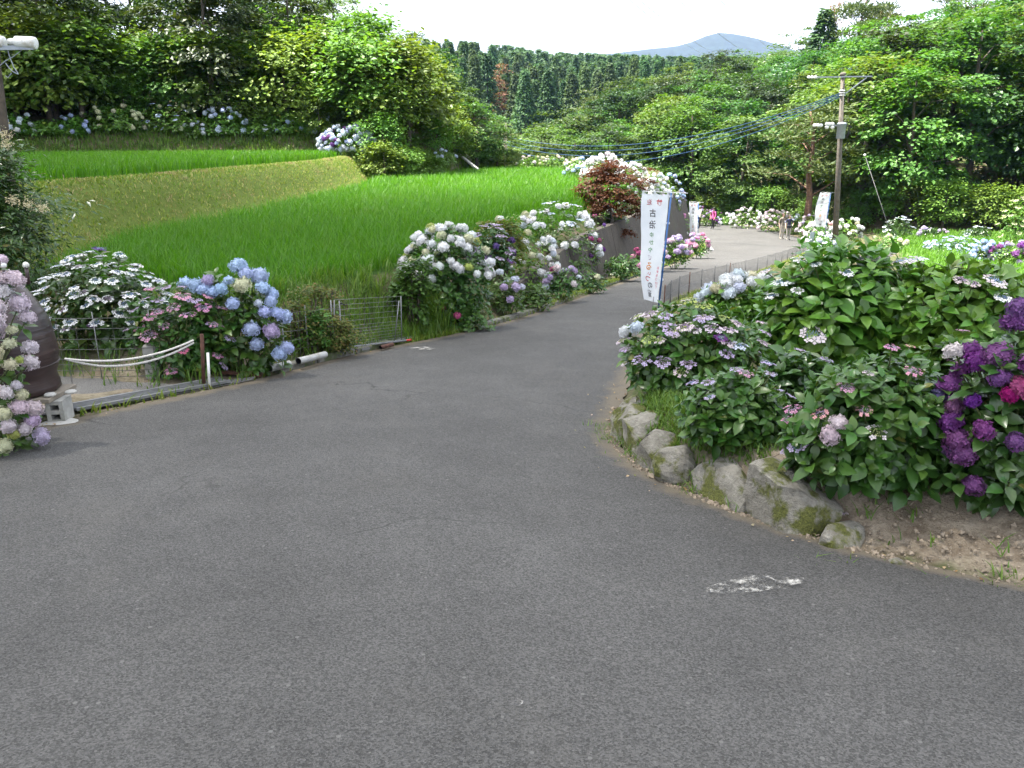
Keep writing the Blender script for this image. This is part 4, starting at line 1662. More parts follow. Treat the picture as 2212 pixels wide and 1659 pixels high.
def build_hydrangeas():
    # --- left foreground
    hd = ex([(31, 602, 40, 'mop', 'palepink'), (8, 629, 42, 'mop', 'pinkwhite'), (42, 655, 44, 'mop', 'palepink'), (60, 685, 38, 'mop', 'palepink'), (26, 713, 26, 'mop', 'cream'), (21, 743, 27, 'mop', 'cream'),
             (64, 751, 36, 'mop', 'pinkwhite'), (68, 782, 32, 'mop', 'pinkwhite'), (42, 778, 20, 'mop', 'lime'), (22, 788, 28, 'mop', 'cream'), (12, 848, 34, 'mop', 'pinkwhite'), (47, 853, 28, 'mop', 'cream'), (42, 878, 38, 'mop', 'palepink'),
             (72, 882, 38, 'mop', 'palepink'), (70, 908, 36, 'mop', (.60, .47, .64)), (8, 893, 36, 'mop', 'cream'), (89, 942, 44, 'mop', (.58, .48, .66)), (31, 938, 26, 'mop', 'lime'), (17, 920, 38, 'mop', 'palepink'), (8, 963, 38, 'mop', 'cream'),
             (53, 927, 34, 'mop', 'palepink'), (36, 833, 22, 'mop', 'pinkwhite'), (3, 560, 26, 'mop', 'palepink'), (-8, 600, 40, 'mop', 'palepink'), (-14, 690, 42, 'mop', 'palepink'), (-10, 760, 36, 'mop', 'cream'), (-6, 665, 42, 'mop', 'pinkwhite')], 5.15)
    b = gp(-40, 985)
    hydrangea('pale pink and cream mophead hydrangea in front of the brown jar', (at(-80, 900, 4.9).x, 4.98, hz(-3.9, 5.0)), .40, .28, 1.12, [('mop', 'palepink', 10)], leaf=.10, tips=46, m='hyd', leaf_objs=110, head_r=.055, extra=hd, zmin=-.75, shells=(.9, .7, .5))
    hyd_px('white lacecap hydrangea with blue centres behind the wire fence', 95, 385, 556, 775, [('lace_blue', 'white', 84), ('lace_blue', 'violet', 3), ('lace_pink', 'white', 10)], Y=7.75, depth=.55, leaf=.11, tips=120, leaf_objs=150, head_r=.062, head_low=-.25, m='hyd_dark', zmin=-.5)
    hyd_px('pink and mauve lacecap hydrangea beside the rope post', 300, 500, 618, 805, [('lace_pink', 'pink', 20), ('lace_pink', 'lilac', 14), ('lace_blue', 'violet', 3)], Y=7.25, depth=.5, leaf=.085, tips=95, leaf_objs=120, head_r=.050, head_low=-.5, zmin=-.6,
           extra=ex([(395, 640, 30, 'lace_pink', 'pink'), (420, 650, 30, 'lace_pink', 'lilac'), (440, 665, 30, 'lace_pink', 'pink'), (375, 665, 26, 'lace_pink', 'pink'), (405, 680, 34, 'lace_pink', 'pink'), (325, 685, 28, 'lace_pink', 'pink'), (355, 705, 22, 'lace_pink', 'pink'), (320, 725, 38, 'lace_pink', 'pink'), (395, 755, 26, 'lace_pink', 'rose'), (480, 665, 24, 'lace_pink', 'pink')], 7.15))
    hd = ex([(515, 575, 38, 'mop', 'blue'), (531, 590, 30, 'mop', 'blue'), (561, 596, 36, 'mop', 'blue'), (568, 621, 30, 'mop', 'skyblue'), (524, 616, 40, 'mop', 'cream'), (588, 635, 26, 'mop', 'blue'), (585, 650, 28, 'mop', 'blue'), (503, 656, 30, 'mop', 'blue'),
             (571, 674, 30, 'mop', 'blue'), (598, 678, 30, 'mop', 'blue'), (616, 685, 32, 'mop', 'blue'), (543, 711, 36, 'mop', 'blue'), (586, 714, 34, 'mop', 'lilac'), (554, 744, 30, 'mop', 'blue'), (603, 765, 32, 'mop', 'blue'), (620, 751, 30, 'mop', 'blue'),
             (449, 606, 28, 'mop', 'lilac'), (401, 614, 32, 'mop', 'skyblue'), (423, 617, 32, 'mop', 'skyblue'), (441, 624, 30, 'mop', 'skyblue'), (478, 625, 30, 'mop', 'skyblue'), (494, 606, 24, 'mop', 'skyblue'), (460, 630, 28, 'mop', 'skyblue'), (558, 655, 18, 'mop', 'paleblue')], 7.45)
    hyd_px('tall blue mophead hydrangea with one cream head near the pipes', 398, 622, 590, 795, [], Y=7.45, depth=.45, leaf=.115, tips=80, leaf_objs=150, extra=hd, zmin=-.6, m='hyd')
    # --- along the road on the left
    hyd_px('big white mophead hydrangea right of the wire gate', 868, 1062, 492, 715, [('mop', 'white', 56), ('mop', 'cream', 12), ('mop', 'lime', 5)], Y=10.9, depth=.8, leaf=.105, tips=200, leaf_objs=190, head_r=.070, head_low=.12, zmin=-.6, amp=.1)
    hyd_px('low leafy hydrangea with two pink heads at the road edge', 935, 1062, 640, 722, [('mop', 'rose', 2)], depth=.6, leaf=.085, tips=60, leaf_objs=70, head_r=.05, zmin=-.5)
    hyd_px('purple lacecap hydrangea between two white bushes', 1015, 1110, 495, 640, [('lace_pink', 'lilac', 24), ('lace_blue', 'violet', 8), ('mop', 'violet', 5)], Y=13.2, depth=.7, leaf=.10, tips=80, head_r=.075, head_low=-.3, m='hyd_dark', far=True)
    hyd_px('white mophead hydrangea with yellow-green leaves beside the field', 1034, 1200, 440, 640, [('mop', 'white', 34), ('mop', 'cream', 10), ('mop', 'bluewhite', 4)], Y=15.2, depth=.6, leaf=.10, tips=170, head_r=.078, head_low=-.1, m='hyd_light', far=True, zmin=-.85, lift=-.2)
    hyd_px('white and blue lacecap hydrangea left of the red maple', 1122, 1286, 416, 600, [('mop', 'white', 26), ('lace_blue', 'white', 18), ('lace_blue', 'paleblue', 10)], Y=18.6, depth=.7, leaf=.11, tips=170, head_r=.085, head_low=-.2, far=True, zmin=-.85, lift=-.2)
    hyd_px('magenta and violet hydrangea under the red maple', 1255, 1300, 462, 540, [('mop', 'magenta', 6), ('mop', 'violet', 7), ('mop', 'purple', 3)], Y=20.5, leaf=.11, tips=26, head_r=.075, far=True, head_low=-.4)
    hyd_px('small lilac-blue mophead hydrangea at the kerb, nearest the gate', 1058, 1132, 598, 690, [('mop', 'lilac', 3), ('mop', 'bluewhite', 5)], depth=.7, leaf=.095, tips=46, head_r=.062, far=True, m='hyd')
    hyd_px('small plain green hydrangea between lilac ones at the kerb', 1112, 1190, 612, 675, [], depth=.7, leaf=.10, tips=56, far=True, m='hyd')
    hyd_px('pale lilac mophead hydrangea at the kerb below the wall', 1172, 1252, 578, 660, [('mop', 'lilac', 6), ('mop', 'bluewhite', 5), ('mop', 'pinkwhite', 2), ('mop', 'rose', 1)], depth=.7, leaf=.10, tips=48, head_r=.072, far=True)
    hyd_px('low green hydrangea with one white head against the wall', 1240, 1308, 590, 640, [('mop', 'cream', 1)], depth=.6, leaf=.11, tips=36, head_r=.075, far=True)
    hyd_px('round plain green hydrangea below the wall left of the banner', 1304, 1376, 552, 612, [], depth=.9, leaf=.12, tips=80, far=True, m='hyd')
    hyd_px('magenta hydrangea behind the large banner', 1362, 1425, 540, 600, [('mop', 'magenta', 9), ('mop', 'pink', 3)], depth=.7, leaf=.12, tips=46, head_r=.085, far=True)
    hyd_px('pink and lilac hydrangea right of the large banner', 1425, 1490, 515, 585, [('mop', 'lilac', 14), ('mop', 'palepink', 9), ('mop', 'pink', 4)], depth=.8, leaf=.13, tips=64, head_r=.10, far=True, m='hyd_light')
    hyd_px('pink hydrangea at the corner of the bend', 1478, 1528, 508, 562, [('mop', 'pink', 10), ('mop', 'lilac', 5), ('mop', 'white', 4)], depth=.9, leaf=.14, tips=60, head_r=.11, far=True, m='hyd_light')
    hyd_px('rose hydrangea behind the second banner', 1450, 1490, 468, 520, [('mop', 'pink', 9), ('mop', 'white', 3)], Y=44, leaf=.16, tips=40, head_r=.13, far=True, m='hyd_light')
    # --- on top of the retaining wall
    for i, (x0, x1, yt, Y, hs, lab) in enumerate((
            (1255, 1345, 335, 33, [('mop', 'white', 60), ('mop', 'pinkwhite', 10)], 'white hydrangea topping the mass above the red maple'),
            (1318, 1405, 352, 30, [('mop', 'white', 60), ('mop', 'cream', 6)], 'dense white hydrangea right of the maple top'),
            (1372, 1440, 372, 35, [('mop', 'white', 34), ('mop', 'bluewhite', 8)], 'white hydrangea in the middle of the wall-top mass'),
            (1408, 1474, 380, 41, [('mop', 'blue', 14), ('mop', 'skyblue', 8), ('lace_blue', 'lilac', 12)], 'blue hydrangea at the right end above the wall'),
            (1370, 1440, 425, 36, [('lace_blue', 'lilac', 14), ('mop', 'white', 6)], 'lilac lacecap hydrangea just above the wall behind the banner'),
            (1218, 1282, 345, 36, [('mop', 'skyblue', 12), ('mop', 'bluewhite', 8)], 'pale blue hydrangea at the far paddy edge left of the white mass'),
            (1422, 1466, 415, 42, [('mop', 'blue', 5), ('mop', 'white', 4)], 'leafy hydrangea at the far end above the wall'),
            (1436, 1478, 435, 45, [('mop', 'paleblue', 4)], 'last leafy hydrangea above the wall beside the bend'),
            (1300, 1350, 455, 26, [('mop', 'white', 6), ('mop', 'cream', 3)], 'leafy hydrangea with few white heads behind the maple trunk'))):
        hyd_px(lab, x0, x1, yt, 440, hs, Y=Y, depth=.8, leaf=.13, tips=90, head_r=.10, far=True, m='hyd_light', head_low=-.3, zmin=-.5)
    for i, (x0, x1, yt, Y, lab) in enumerate(((1118, 1180, 340, 46.4, 'yellow-green hedge hydrangea at the left end of the far paddy edge'), (1165, 1232, 338, 45.5, 'yellow-green hedge hydrangea in the middle of the far paddy edge'), (1215, 1262, 346, 43, 'yellow-green hedge hydrangea at the right end of the far paddy edge'))):
        hyd_px(lab, x0, x1, yt, 380, [('mop', 'cream', 8), ('mop', 'pinkwhite', 6)], Y=Y, depth=.5, leaf=.15, tips=80, head_r=.09, far=True, m='hyd_light')
    # --- round the bend
    far_b = (
        (1455, 1502, 458, 498, 62, [('mop', 'white', 10), ('mop', 'cream', 5)], 'white hydrangea left of the second banner at the bend'),
        (1500, 1548, 455, 500, 64, [('mop', 'lilac', 12), ('mop', 'purple', 8)], 'violet hydrangea behind the pink-clad walker'),
        (1528, 1560, 455, 500, 66, [('mop', 'purple', 10), ('mop', 'lilac', 4)], 'purple hydrangea at the outside of the bend'),
        (1552, 1592, 464, 508, 65, [('mop', 'white', 6), ('mop', 'lilac', 4)], 'small pale hydrangea between the purple and the big white one'),
        (1575, 1648, 452, 512, 62, [('mop', 'white', 30), ('lace_pink', 'palepink', 20)], 'big white hydrangea at the outside of the bend'),
        (1636, 1706, 454, 516, 59, [('mop', 'pinkwhite', 26), ('lace_pink', 'palepink', 16), ('lace_blue', 'white', 10)], 'pinkish white hydrangea behind the two standing women'),
        (1690, 1732, 468, 520, 57, [('lace_blue', 'paleblue', 14), ('mop', 'bluewhite', 8)], 'pale blue hydrangea right of the two standing women'),
        (1722, 1772, 466, 530, 54, [('mop', 'lilac', 6), ('mop', 'palepink', 12), ('lace_pink', 'white', 8)], 'lilac-tinged hydrangea left of the third banner'),
        (1735, 1800, 478, 545, 47, [('mop', 'white', 30), ('mop', 'pinkwhite', 8), ('mop', 'coral', 2)], 'white hydrangea at the end of the road fence'),
        (1790, 1856, 470, 530, 48, [('mop', 'white', 26), ('mop', 'cream', 6)], 'white hydrangea right of the utility pole foot'),
        (1742, 1800, 512, 575, 39, [('lace_blue', 'bluewhite', 14), ('mop', 'paleblue', 6)], 'low pale blue hydrangea against the road fence end'))
    for (x0, x1, yt, yb, Y, hs, lab) in far_b:
        hyd_px(lab, x0, x1, yt, yb, hs, Y=Y, depth=.7, leaf=.17, tips=70, head_r=.13, far=True, m='hyd_light', head_low=-.3, zmin=-.5)
    # --- right-hand field
    for (x0, x1, yt, yb, Y, hs, lab, mm) in (
            (1873, 1962, 510, 545, 43, [('mop', 'cream', 14)], 'round clipped yellow-green hydrangea alone in the right field', 'hyd_light'),
            (2000, 2112, 517, 560, 41, [('lace_blue', 'blue', 46), ('lace_blue', 'skyblue', 16)], 'wide blue lacecap hydrangea in the right field', 'hyd'),
            (2098, 2165, 522, 565, 38, [('mop', 'skyblue', 34)], 'sky-blue mophead hydrangea in the right field', 'hyd'),
            (2140, 2235, 525, 572, 37, [('mop', 'purple', 22), ('mop', 'lilac', 14)], 'purple mophead hydrangea at the right edge of the field', 'hyd_light'),
            (2155, 2230, 430, 520, 44, [('lace_green', 'cream', 40)], 'tall cream-flowered shrub at the right edge of the field', 'shrub'),
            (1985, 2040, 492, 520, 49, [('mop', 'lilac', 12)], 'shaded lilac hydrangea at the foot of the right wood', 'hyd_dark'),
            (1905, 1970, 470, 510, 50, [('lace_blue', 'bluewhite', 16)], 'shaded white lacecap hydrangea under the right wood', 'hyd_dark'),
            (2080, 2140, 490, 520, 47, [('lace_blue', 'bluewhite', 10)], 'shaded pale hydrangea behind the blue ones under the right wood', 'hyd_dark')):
        hyd_px(lab, x0, x1, yt, yb, hs, Y=Y, depth=.6, leaf=.15, tips=80, head_r=.14, far=True, m=mm, head_low=-.5, zmin=-.5)
    # --- stone-edged bed on the right
    hyd_px('pale lilac and white lacecap hydrangea nearest the large banner', 1338, 1650, 664, 915, [('lace_pink', 'palepink', 9), ('lace_pink', 'lilac', 7), ('lace_green', 'pinkwhite', 9), ('lace_green', 'lime', 9)], Y=5.45, depth=.75, leaf=.095, tips=210, leaf_objs=280, head_r=.056, head_low=-.2, zmin=-.8, m='hyd',
           extra=ex([(1350, 716, 30, 'mop', 'white'), (1376, 708, 28, 'mop', 'bluewhite'), (1405, 678, 34, 'lace_pink', 'pinkwhite'), (1438, 683, 34, 'lace_pink', 'lilac'), (1515, 690, 40, 'lace_pink', 'lilac'), (1480, 706, 34, 'lace_pink', 'palepink'), (1500, 712, 34, 'lace_pink', 'pinkwhite'), (1540, 710, 34, 'lace_pink', 'palepink'), (1388, 778, 38, 'lace_pink', 'lilac'), (1432, 782, 38, 'lace_pink', 'lilac'),
                     (1350, 755, 26, 'lace_pink', 'lilac'), (1486, 786, 30, 'lace_pink', 'lilac'), (1425, 735, 30, 'lace_green', 'pinkwhite'), (1455, 722, 24, 'lace_green', 'pinkwhite'), (1570, 765, 34, 'lace_pink', 'lilac'), (1598, 748, 34, 'lace_blue', 'paleblue'), (1558, 730, 26, 'lace_blue', 'violet')], 5.75))
    hd = ex([(1512, 642, 28, 'mop', 'bluewhite'), (1524, 633, 28, 'mop', 'bluewhite'), (1532, 623, 28, 'mop', 'paleblue'), (1547, 624, 26, 'mop', 'cream'), (1568, 613, 30, 'mop', 'white'), (1568, 604, 28, 'mop', 'white'), (1581, 600, 28, 'mop', 'bluewhite'), (1592, 606, 28, 'mop', 'white'), (1595, 594, 28, 'mop', 'bluewhite'),
             (1612, 597, 22, 'mop', 'white'), (1624, 594, 22, 'mop', 'cream'), (1575, 634, 30, 'mop', 'bluewhite'), (1597, 621, 28, 'mop', 'bluewhite'), (1639, 601, 24, 'mop', 'white'), (1655, 597, 24, 'mop', 'white'), (1624, 609, 26, 'mop', 'white'), (1675, 606, 24, 'mop', 'cream')], 8.7)
    hyd_px('pale blue-white mophead hydrangea along the fence behind the bed', 1500, 1690, 612, 760, [('lace_green', 'lime', 5)], Y=8.3, depth=.6, leaf=.12, tips=100, leaf_objs=70, head_r=.05, extra=hd, m='hyd_light')
    hd = ex([(1756, 723, 48, 'lace_blue', 'pinkwhite'), (1655, 585, 30, 'lace_blue', 'pinkwhite', 1.2), (1725, 561, 30, 'lace_blue', 'white', 1.2), (1760, 572, 24, 'lace_blue', 'white', 1.2), (1690, 610, 44, 'lace_blue', 'white', .6), (1722, 628, 24, 'lace_pink', 'white', .2), (1668, 640, 30, 'lace_blue', 'white', .6)], 6.6)
    hyd_px('large broad-leaved green hydrangea with few flowers filling the bed', 1612, 1960, 548, 900, [('lace_blue', 'white', 4)], Y=6.3, depth=.85, leaf=.17, tips=210, leaf_objs=300, head_r=.07, extra=hd, m='hyd_light', zmin=-.5, head_low=.3)
    hd = ex([(1875, 558, 38, 'lace_blue', 'pinkwhite'), (1910, 553, 44, 'lace_pink', 'pinkwhite'), (1955, 565, 46, 'lace_blue', 'pinkwhite'), (1885, 582, 42, 'lace_blue', 'white'), (1985, 560, 34, 'lace_blue', 'white'), (2075, 605, 32, 'lace_pink', 'pinkwhite', -.2), (2150, 607, 42, 'lace_blue', 'pinkwhite', -.4), (2165, 643, 36, 'lace_blue', 'white', -.6), (2100, 612, 30, 'lace_pink', 'palepink', -.2)], 6.9)
    hyd_px('broad-leaved green hydrangea with pinkish lacecaps in front of the right field', 1880, 2205, 565, 880, [], Y=6.0, depth=.8, leaf=.16, tips=190, leaf_objs=280, extra=hd, m='hyd_light', zmin=-.5)
    hyd_px('small leafy hydrangea with violet sprigs behind the edging stones', 1462, 1705, 800, 960, [('lace_pink', 'lilac', 4), ('lace_blue', 'lilac', 3)], Y=4.12, depth=.7, leaf=.085, tips=110, leaf_objs=180, head_r=.035, m='hyd', zmin=-.7, head_low=.2,
           extra=ex([(1590, 798, 26, 'lace_pink', 'lilac'), (1610, 806, 32, 'lace_pink', 'pink'), (1660, 785, 28, 'lace_blue', 'lilac'), (1665, 808, 28, 'lace_pink', 'lilac'), (1532, 858, 20, 'lace_blue', 'lilac')], 5.05))
    hd = ex([(1712, 884, 38, 'lace_pink', 'pink'), (1701, 909, 32, 'lace_pink', 'pink'), (1771, 894, 36, 'lace_pink', 'coral'), (1811, 912, 40, 'mop', 'palepink'), (1794, 940, 50, 'mop', 'palepink'), (1866, 888, 38, 'lace_pink', 'coral'), (1891, 934, 44, 'lace_green', 'pinkwhite'), (1722, 962, 42, 'lace_blue', 'lilac', -.15), (1700, 975, 30, 'lace_blue', 'lilac', -.15),
             (1828, 837, 36, 'lace_pink', 'pink', .5), (1971, 803, 36, 'lace_pink', 'pink', .7), (1927, 751, 36, 'lace_pink', 'pink', .9), (1878, 806, 26, 'lace_pink', 'palepink', .6), (1965, 748, 24, 'lace_green', 'coral', .9)], 4.25)
    hyd_px('glossy leafy hydrangea with pink lacecaps above the big mossy stone', 1690, 2050, 775, 1090, [], Y=3.48, depth=.75, leaf=.095, tips=230, leaf_objs=300, extra=hd, m='hyd', zmin=-.75)
    hd = ex([(2190, 699, 63, 'mop', 'violet'), (2204, 668, 56, 'mop', 'violet'), (2097, 758, 51, 'mop', 'purple'), (2157, 765, 56, 'mop', 'purple'), (2110, 782, 49, 'mop', 'purple'), (2074, 801, 39, 'mop', 'purple'), (2061, 760, 44, 'mop', 'pinkwhite'), (2051, 831, 54, 'mop', 'purple'), (2032, 854, 46, 'mop', 'violet'), (2015, 873, 41, 'mop', 'violet'),
             (2160, 817, 46, 'mop', 'violet'), (2101, 867, 39, 'mop', 'violet'), (2061, 877, 44, 'mop', 'purple'), (2055, 910, 56, 'mop', 'purple'), (2066, 952, 54, 'mop', 'purple'), (2080, 982, 56, 'mop', 'violet'), (2052, 975, 41, 'mop', 'violet'), (2101, 1049, 56, 'mop', 'purple'), (2203, 837, 54, 'mop', 'magenta'), (2180, 854, 39, 'mop', 'magenta'), (2225, 790, 49, 'mop', 'purple')], 4.0)
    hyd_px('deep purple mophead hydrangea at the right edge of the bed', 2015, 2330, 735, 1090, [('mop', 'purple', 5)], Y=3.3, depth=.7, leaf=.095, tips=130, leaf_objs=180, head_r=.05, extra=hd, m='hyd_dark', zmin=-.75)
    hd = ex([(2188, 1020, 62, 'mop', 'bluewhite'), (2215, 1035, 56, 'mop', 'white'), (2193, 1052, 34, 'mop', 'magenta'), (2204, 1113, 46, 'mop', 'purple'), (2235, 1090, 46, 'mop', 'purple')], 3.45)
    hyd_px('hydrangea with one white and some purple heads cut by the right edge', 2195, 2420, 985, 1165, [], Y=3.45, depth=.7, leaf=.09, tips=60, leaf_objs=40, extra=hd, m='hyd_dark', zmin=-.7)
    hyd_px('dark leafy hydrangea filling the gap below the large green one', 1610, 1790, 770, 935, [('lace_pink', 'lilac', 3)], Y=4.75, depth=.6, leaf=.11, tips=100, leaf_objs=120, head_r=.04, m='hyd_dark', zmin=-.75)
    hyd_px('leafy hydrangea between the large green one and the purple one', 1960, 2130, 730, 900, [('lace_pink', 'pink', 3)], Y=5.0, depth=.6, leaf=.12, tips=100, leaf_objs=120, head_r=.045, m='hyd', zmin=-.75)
    # --- row on the bank behind the upper paddy
    for (x0, x1, yt, hs, lab) in (
            (-10, 68, 248, [('mop', 'bluewhite', 16), ('mop', 'white', 6)], 'shaded pale blue hydrangea at the left end of the upper paddy row'),
            (62, 140, 262, [], 'shaded plain green hydrangea left of the small blue one above the paddy'),
            (142, 190, 250, [('mop', 'blue', 10)], 'small shaded hydrangea with a knot of blue heads above the upper paddy'),
            (196, 308, 232, [('mop', 'cream', 20)], 'large shaded hydrangea with scattered cream heads above the upper paddy'),
            (325, 425, 232, [('lace_blue', 'blue', 16), ('mop', 'cream', 6)], 'shaded blue lacecap hydrangea right of the cream one'),
            (405, 455, 262, [('mop', 'bluewhite', 6)], 'small shaded hydrangea left of the densest blue-white one'),
            (440, 530, 242, [('mop', 'paleblue', 22), ('mop', 'blue', 10)], 'densely flowered blue-white hydrangea in the shaded row'),
            (522, 592, 258, [('lace_blue', 'bluewhite', 12)], 'shaded white lacecap hydrangea right of the densest one'),
            (578, 662, 238, [('mop', 'blue', 5)], 'leafy shaded hydrangea with few blue heads above the upper paddy'),
            (645, 712, 246, [('mop', 'paleblue', 10)], 'pale blue hydrangea touching the big sunlit one')):
        xm = (x0 + x1) / 2
        Yb = float(np.interp(xm, [0, 400, 700], [34.6, 37.6, 38.6]))
        hyd_px(lab, x0 - 6, x1 + 6, yt - 8, 330, hs, Y=Yb, depth=.6, leaf=.19, tips=110, head_r=.108, far=True, m='hyd_light', head_low=-.6, zmin=-.7, lift=-.1, face=(0, -1, 0))
    hyd_px('big sunlit blue, violet and white hydrangea at the end of the grass bank', 696, 812, 272, 372, [('mop', 'paleblue', 44), ('mop', 'bluewhite', 40), ('mop', 'blue', 16), ('mop', 'violet', 14)], Y=36.4, depth=.8, leaf=.14, tips=120, head_r=.115, far=True, m='hyd_light', head_low=-.7, zmin=-.7, lift=-.1, face=(.2, -1, 0))
    hyd_px('leafy hydrangea with a few pale heads beside the big blue one', 800, 880, 318, 398, [('lace_blue', 'paleblue', 5), ('lace_pink', 'palepink', 3)], Y=36.2, depth=.6, leaf=.15, tips=80, head_r=.11, far=True, m='hyd_light')
    hyd_px('hydrangea with small pale blue heads at the far corner of the lower paddy', 925, 982, 325, 390, [('mop', 'paleblue', 8)], Y=39.5, depth=.6, leaf=.15, tips=60, head_r=.10, far=True, m='hyd_light')


build_hydrangeas()

# ------------------------------------------------------------------ red maple, shrubs, left-edge bush
def build_small_plants():
    rng = np.random.default_rng(77)
    Y = 25.2
    b = at(1318, 505, Y)
    z0 = hz(b.x, Y)
    t = thing('red_maple', 'small red-brown maple tree above the wall left of the large banner', 'tree', (b.x, Y, z0))
    mb = MB()
    c_ = at(1316, 418, Y) - Vector((b.x, Y, z0))
    mb.tube([(0, 0, -.1), (-.06, 0, c_.z * .3), (.05, 0, c_.z * .6), (c_.x, 0, c_.z * .9)], [.075, .06, .045, .025], 7)
    for i in range(9):
        a = i * 2.4
        p0 = Vector((.0, 0, c_.z * (.35 + .06 * i)))
        mb.tube([p0, p0 + Vector((math.cos(a) * .4, math.sin(a) * .3, .18)), p0 + Vector((math.cos(a) * .75, math.sin(a) * .55, .30))], [.022, .014, .006], 5, cap=False)
    link('trunk', mb.mesh('trunk', M['bark_grey']), t)
    v, f = crown(rng, c_.z - .1, (1.05, .85, .85), 120, 90, .36, .09, .20, .25, LEAF2_V, LEAF2_F)
    link('crown', mesh_np('crown', v, f, [M['maple']]), t)
    v, f = crown(rng, c_.z * .38, (.9, .4, .14), 12, 60, .3, .09, .2, .2, LEAF2_V, LEAF2_F)
    link('low_bough', mesh_np('low_bough', v, f, [M['maple']]), t)['kind'] = 'stuff'

    def shrub(label, px, yt, Y, rx, m, leaf, clumps=40, per=50, flat=.5, name='shrub', ry=None, zoff=0):
        g_ = at(px, 700, Y)
        z = hz(g_.x, Y)
        h = at(px, yt, Y).z - z + zoff
        s_ = thing(name, label, 'shrub', (g_.x, Y, z))
        mbs = MB()
        for i in range(9):
            a = i * 2.4
            mbs.tube([(math.cos(a) * .04, math.sin(a) * .04, -.03), (math.cos(a) * rx * .4, math.sin(a) * rx * .3, h * .5), (math.cos(a) * rx * .7, math.sin(a) * rx * .5, h * .85)], [.012, .008, .004], 4, cap=False)
        link('stem', mbs.mesh('stem', M['bark']), s_)
        vv, ff = crown(rng, h * .55, (rx, ry or rx * .7, h * .5), clumps, per, rx * .42, leaf, flat, .2, LEAF2_V, LEAF2_F)
        fo = link('foliage', mesh_np('foliage', vv, ff, [M[m]]), s_)
        fo['kind'] = 'stuff'
        return s_
    shrub('low azalea with bronze tips behind the wire fence, nearest the pipes', 652, 628, 8.55, .26, 'azalea', .035, 36, 60)
    shrub('olive azalea cushion just left of the wire gate', 715, 690, 8.75, .25, 'azalea', .035, 44, 70)
    shrub('thin bronze-tipped azalea behind the fence post left of the gate', 700, 612, 9.15, .24, 'azalea', .04, 26, 50)
    shrub('dark small-leaved shrub between the blue hydrangea and the fence', 672, 668, 8.6, .22, 'shrub', .045, 34, 50)
    shrub('light green willow-leaved shrub hiding the right gate post', 893, 560, 10.35, .26, 'forest_light', .075, 40, 40, .9)
    shrub('yellow-green leafy shrub inside the white hydrangea row', 1085, 482, 13.9, .5, 'azalea', .09, 40, 40)
    # tall grass tuft under the willow-leaved shrub
    g_ = gp(925, 722)
    P = np.stack([g_.x + rng.normal(0, .12, 60), g_.y + .25 + rng.normal(0, .12, 60), np.zeros(60)], 1)
    P[:, 2] = hgt(P[:, 0], P[:, 1])
    stuff('tall_grass', [blades(P, 4, .48, .013, .04, .45, rng)], M['weed'], 'tall arching grass tuft at the road edge right of the gate')
    # big dark bush at the left edge with cream plumes
    Yb = 9.6
    g_ = at(10, 560, Yb)
    x0 = g_.x - .42
    z0 = hz(x0, Yb)
    s_ = thing('plume_bush', 'dark feathery bush with cream flower plumes at the left edge', 'shrub', (x0, Yb, z0))
    mbs = MB()
    for i in range(8):
        a = i * 2.4
        mbs.tube([(0, 0, -.05), (math.cos(a) * .3, math.sin(a) * .3, .7), (math.cos(a) * .5, math.sin(a) * .5, 1.5)], [.025, .018, .008], 5, cap=False)
    link('stem', mbs.mesh('stem', M['bark']), s_)
    hgt_ = at(10, 300, Yb).z - z0
    vv, ff = crown(rng, hgt_ * .5, (1.0, .9, hgt_ * .52), 230, 90, .34, .09, .35, .25, LEAF2_V * np.array([.6, 1, 1]), LEAF2_F)
    fo = link('foliage', mesh_np('foliage', vv, ff, [M['hyd_dark']]), s_)
    fo['kind'] = 'stuff'
    for i, (px, py, r_) in enumerate(((8, 290, .10), (16, 312, .08), (30, 432, .08), (62, 440, .10), (92, 450, .07))):
        c = at(px, py, Yb - .75) - Vector((x0, Yb, z0))
        n = 150
        p = np.array(c) + rng.normal(0, .42, (n, 3)) * np.array([r_, r_, r_ * .8])
        nr = rand_dirs(n, rng)
        v, f = scatter(LEAF1_V, LEAF1_F, frames(nr, rand_dirs(n, rng)), p, rng.uniform(.010, .022, n))
        link('plume', mesh_np('plume', v, f, [M['plume']]), s_)['kind'] = 'stuff'


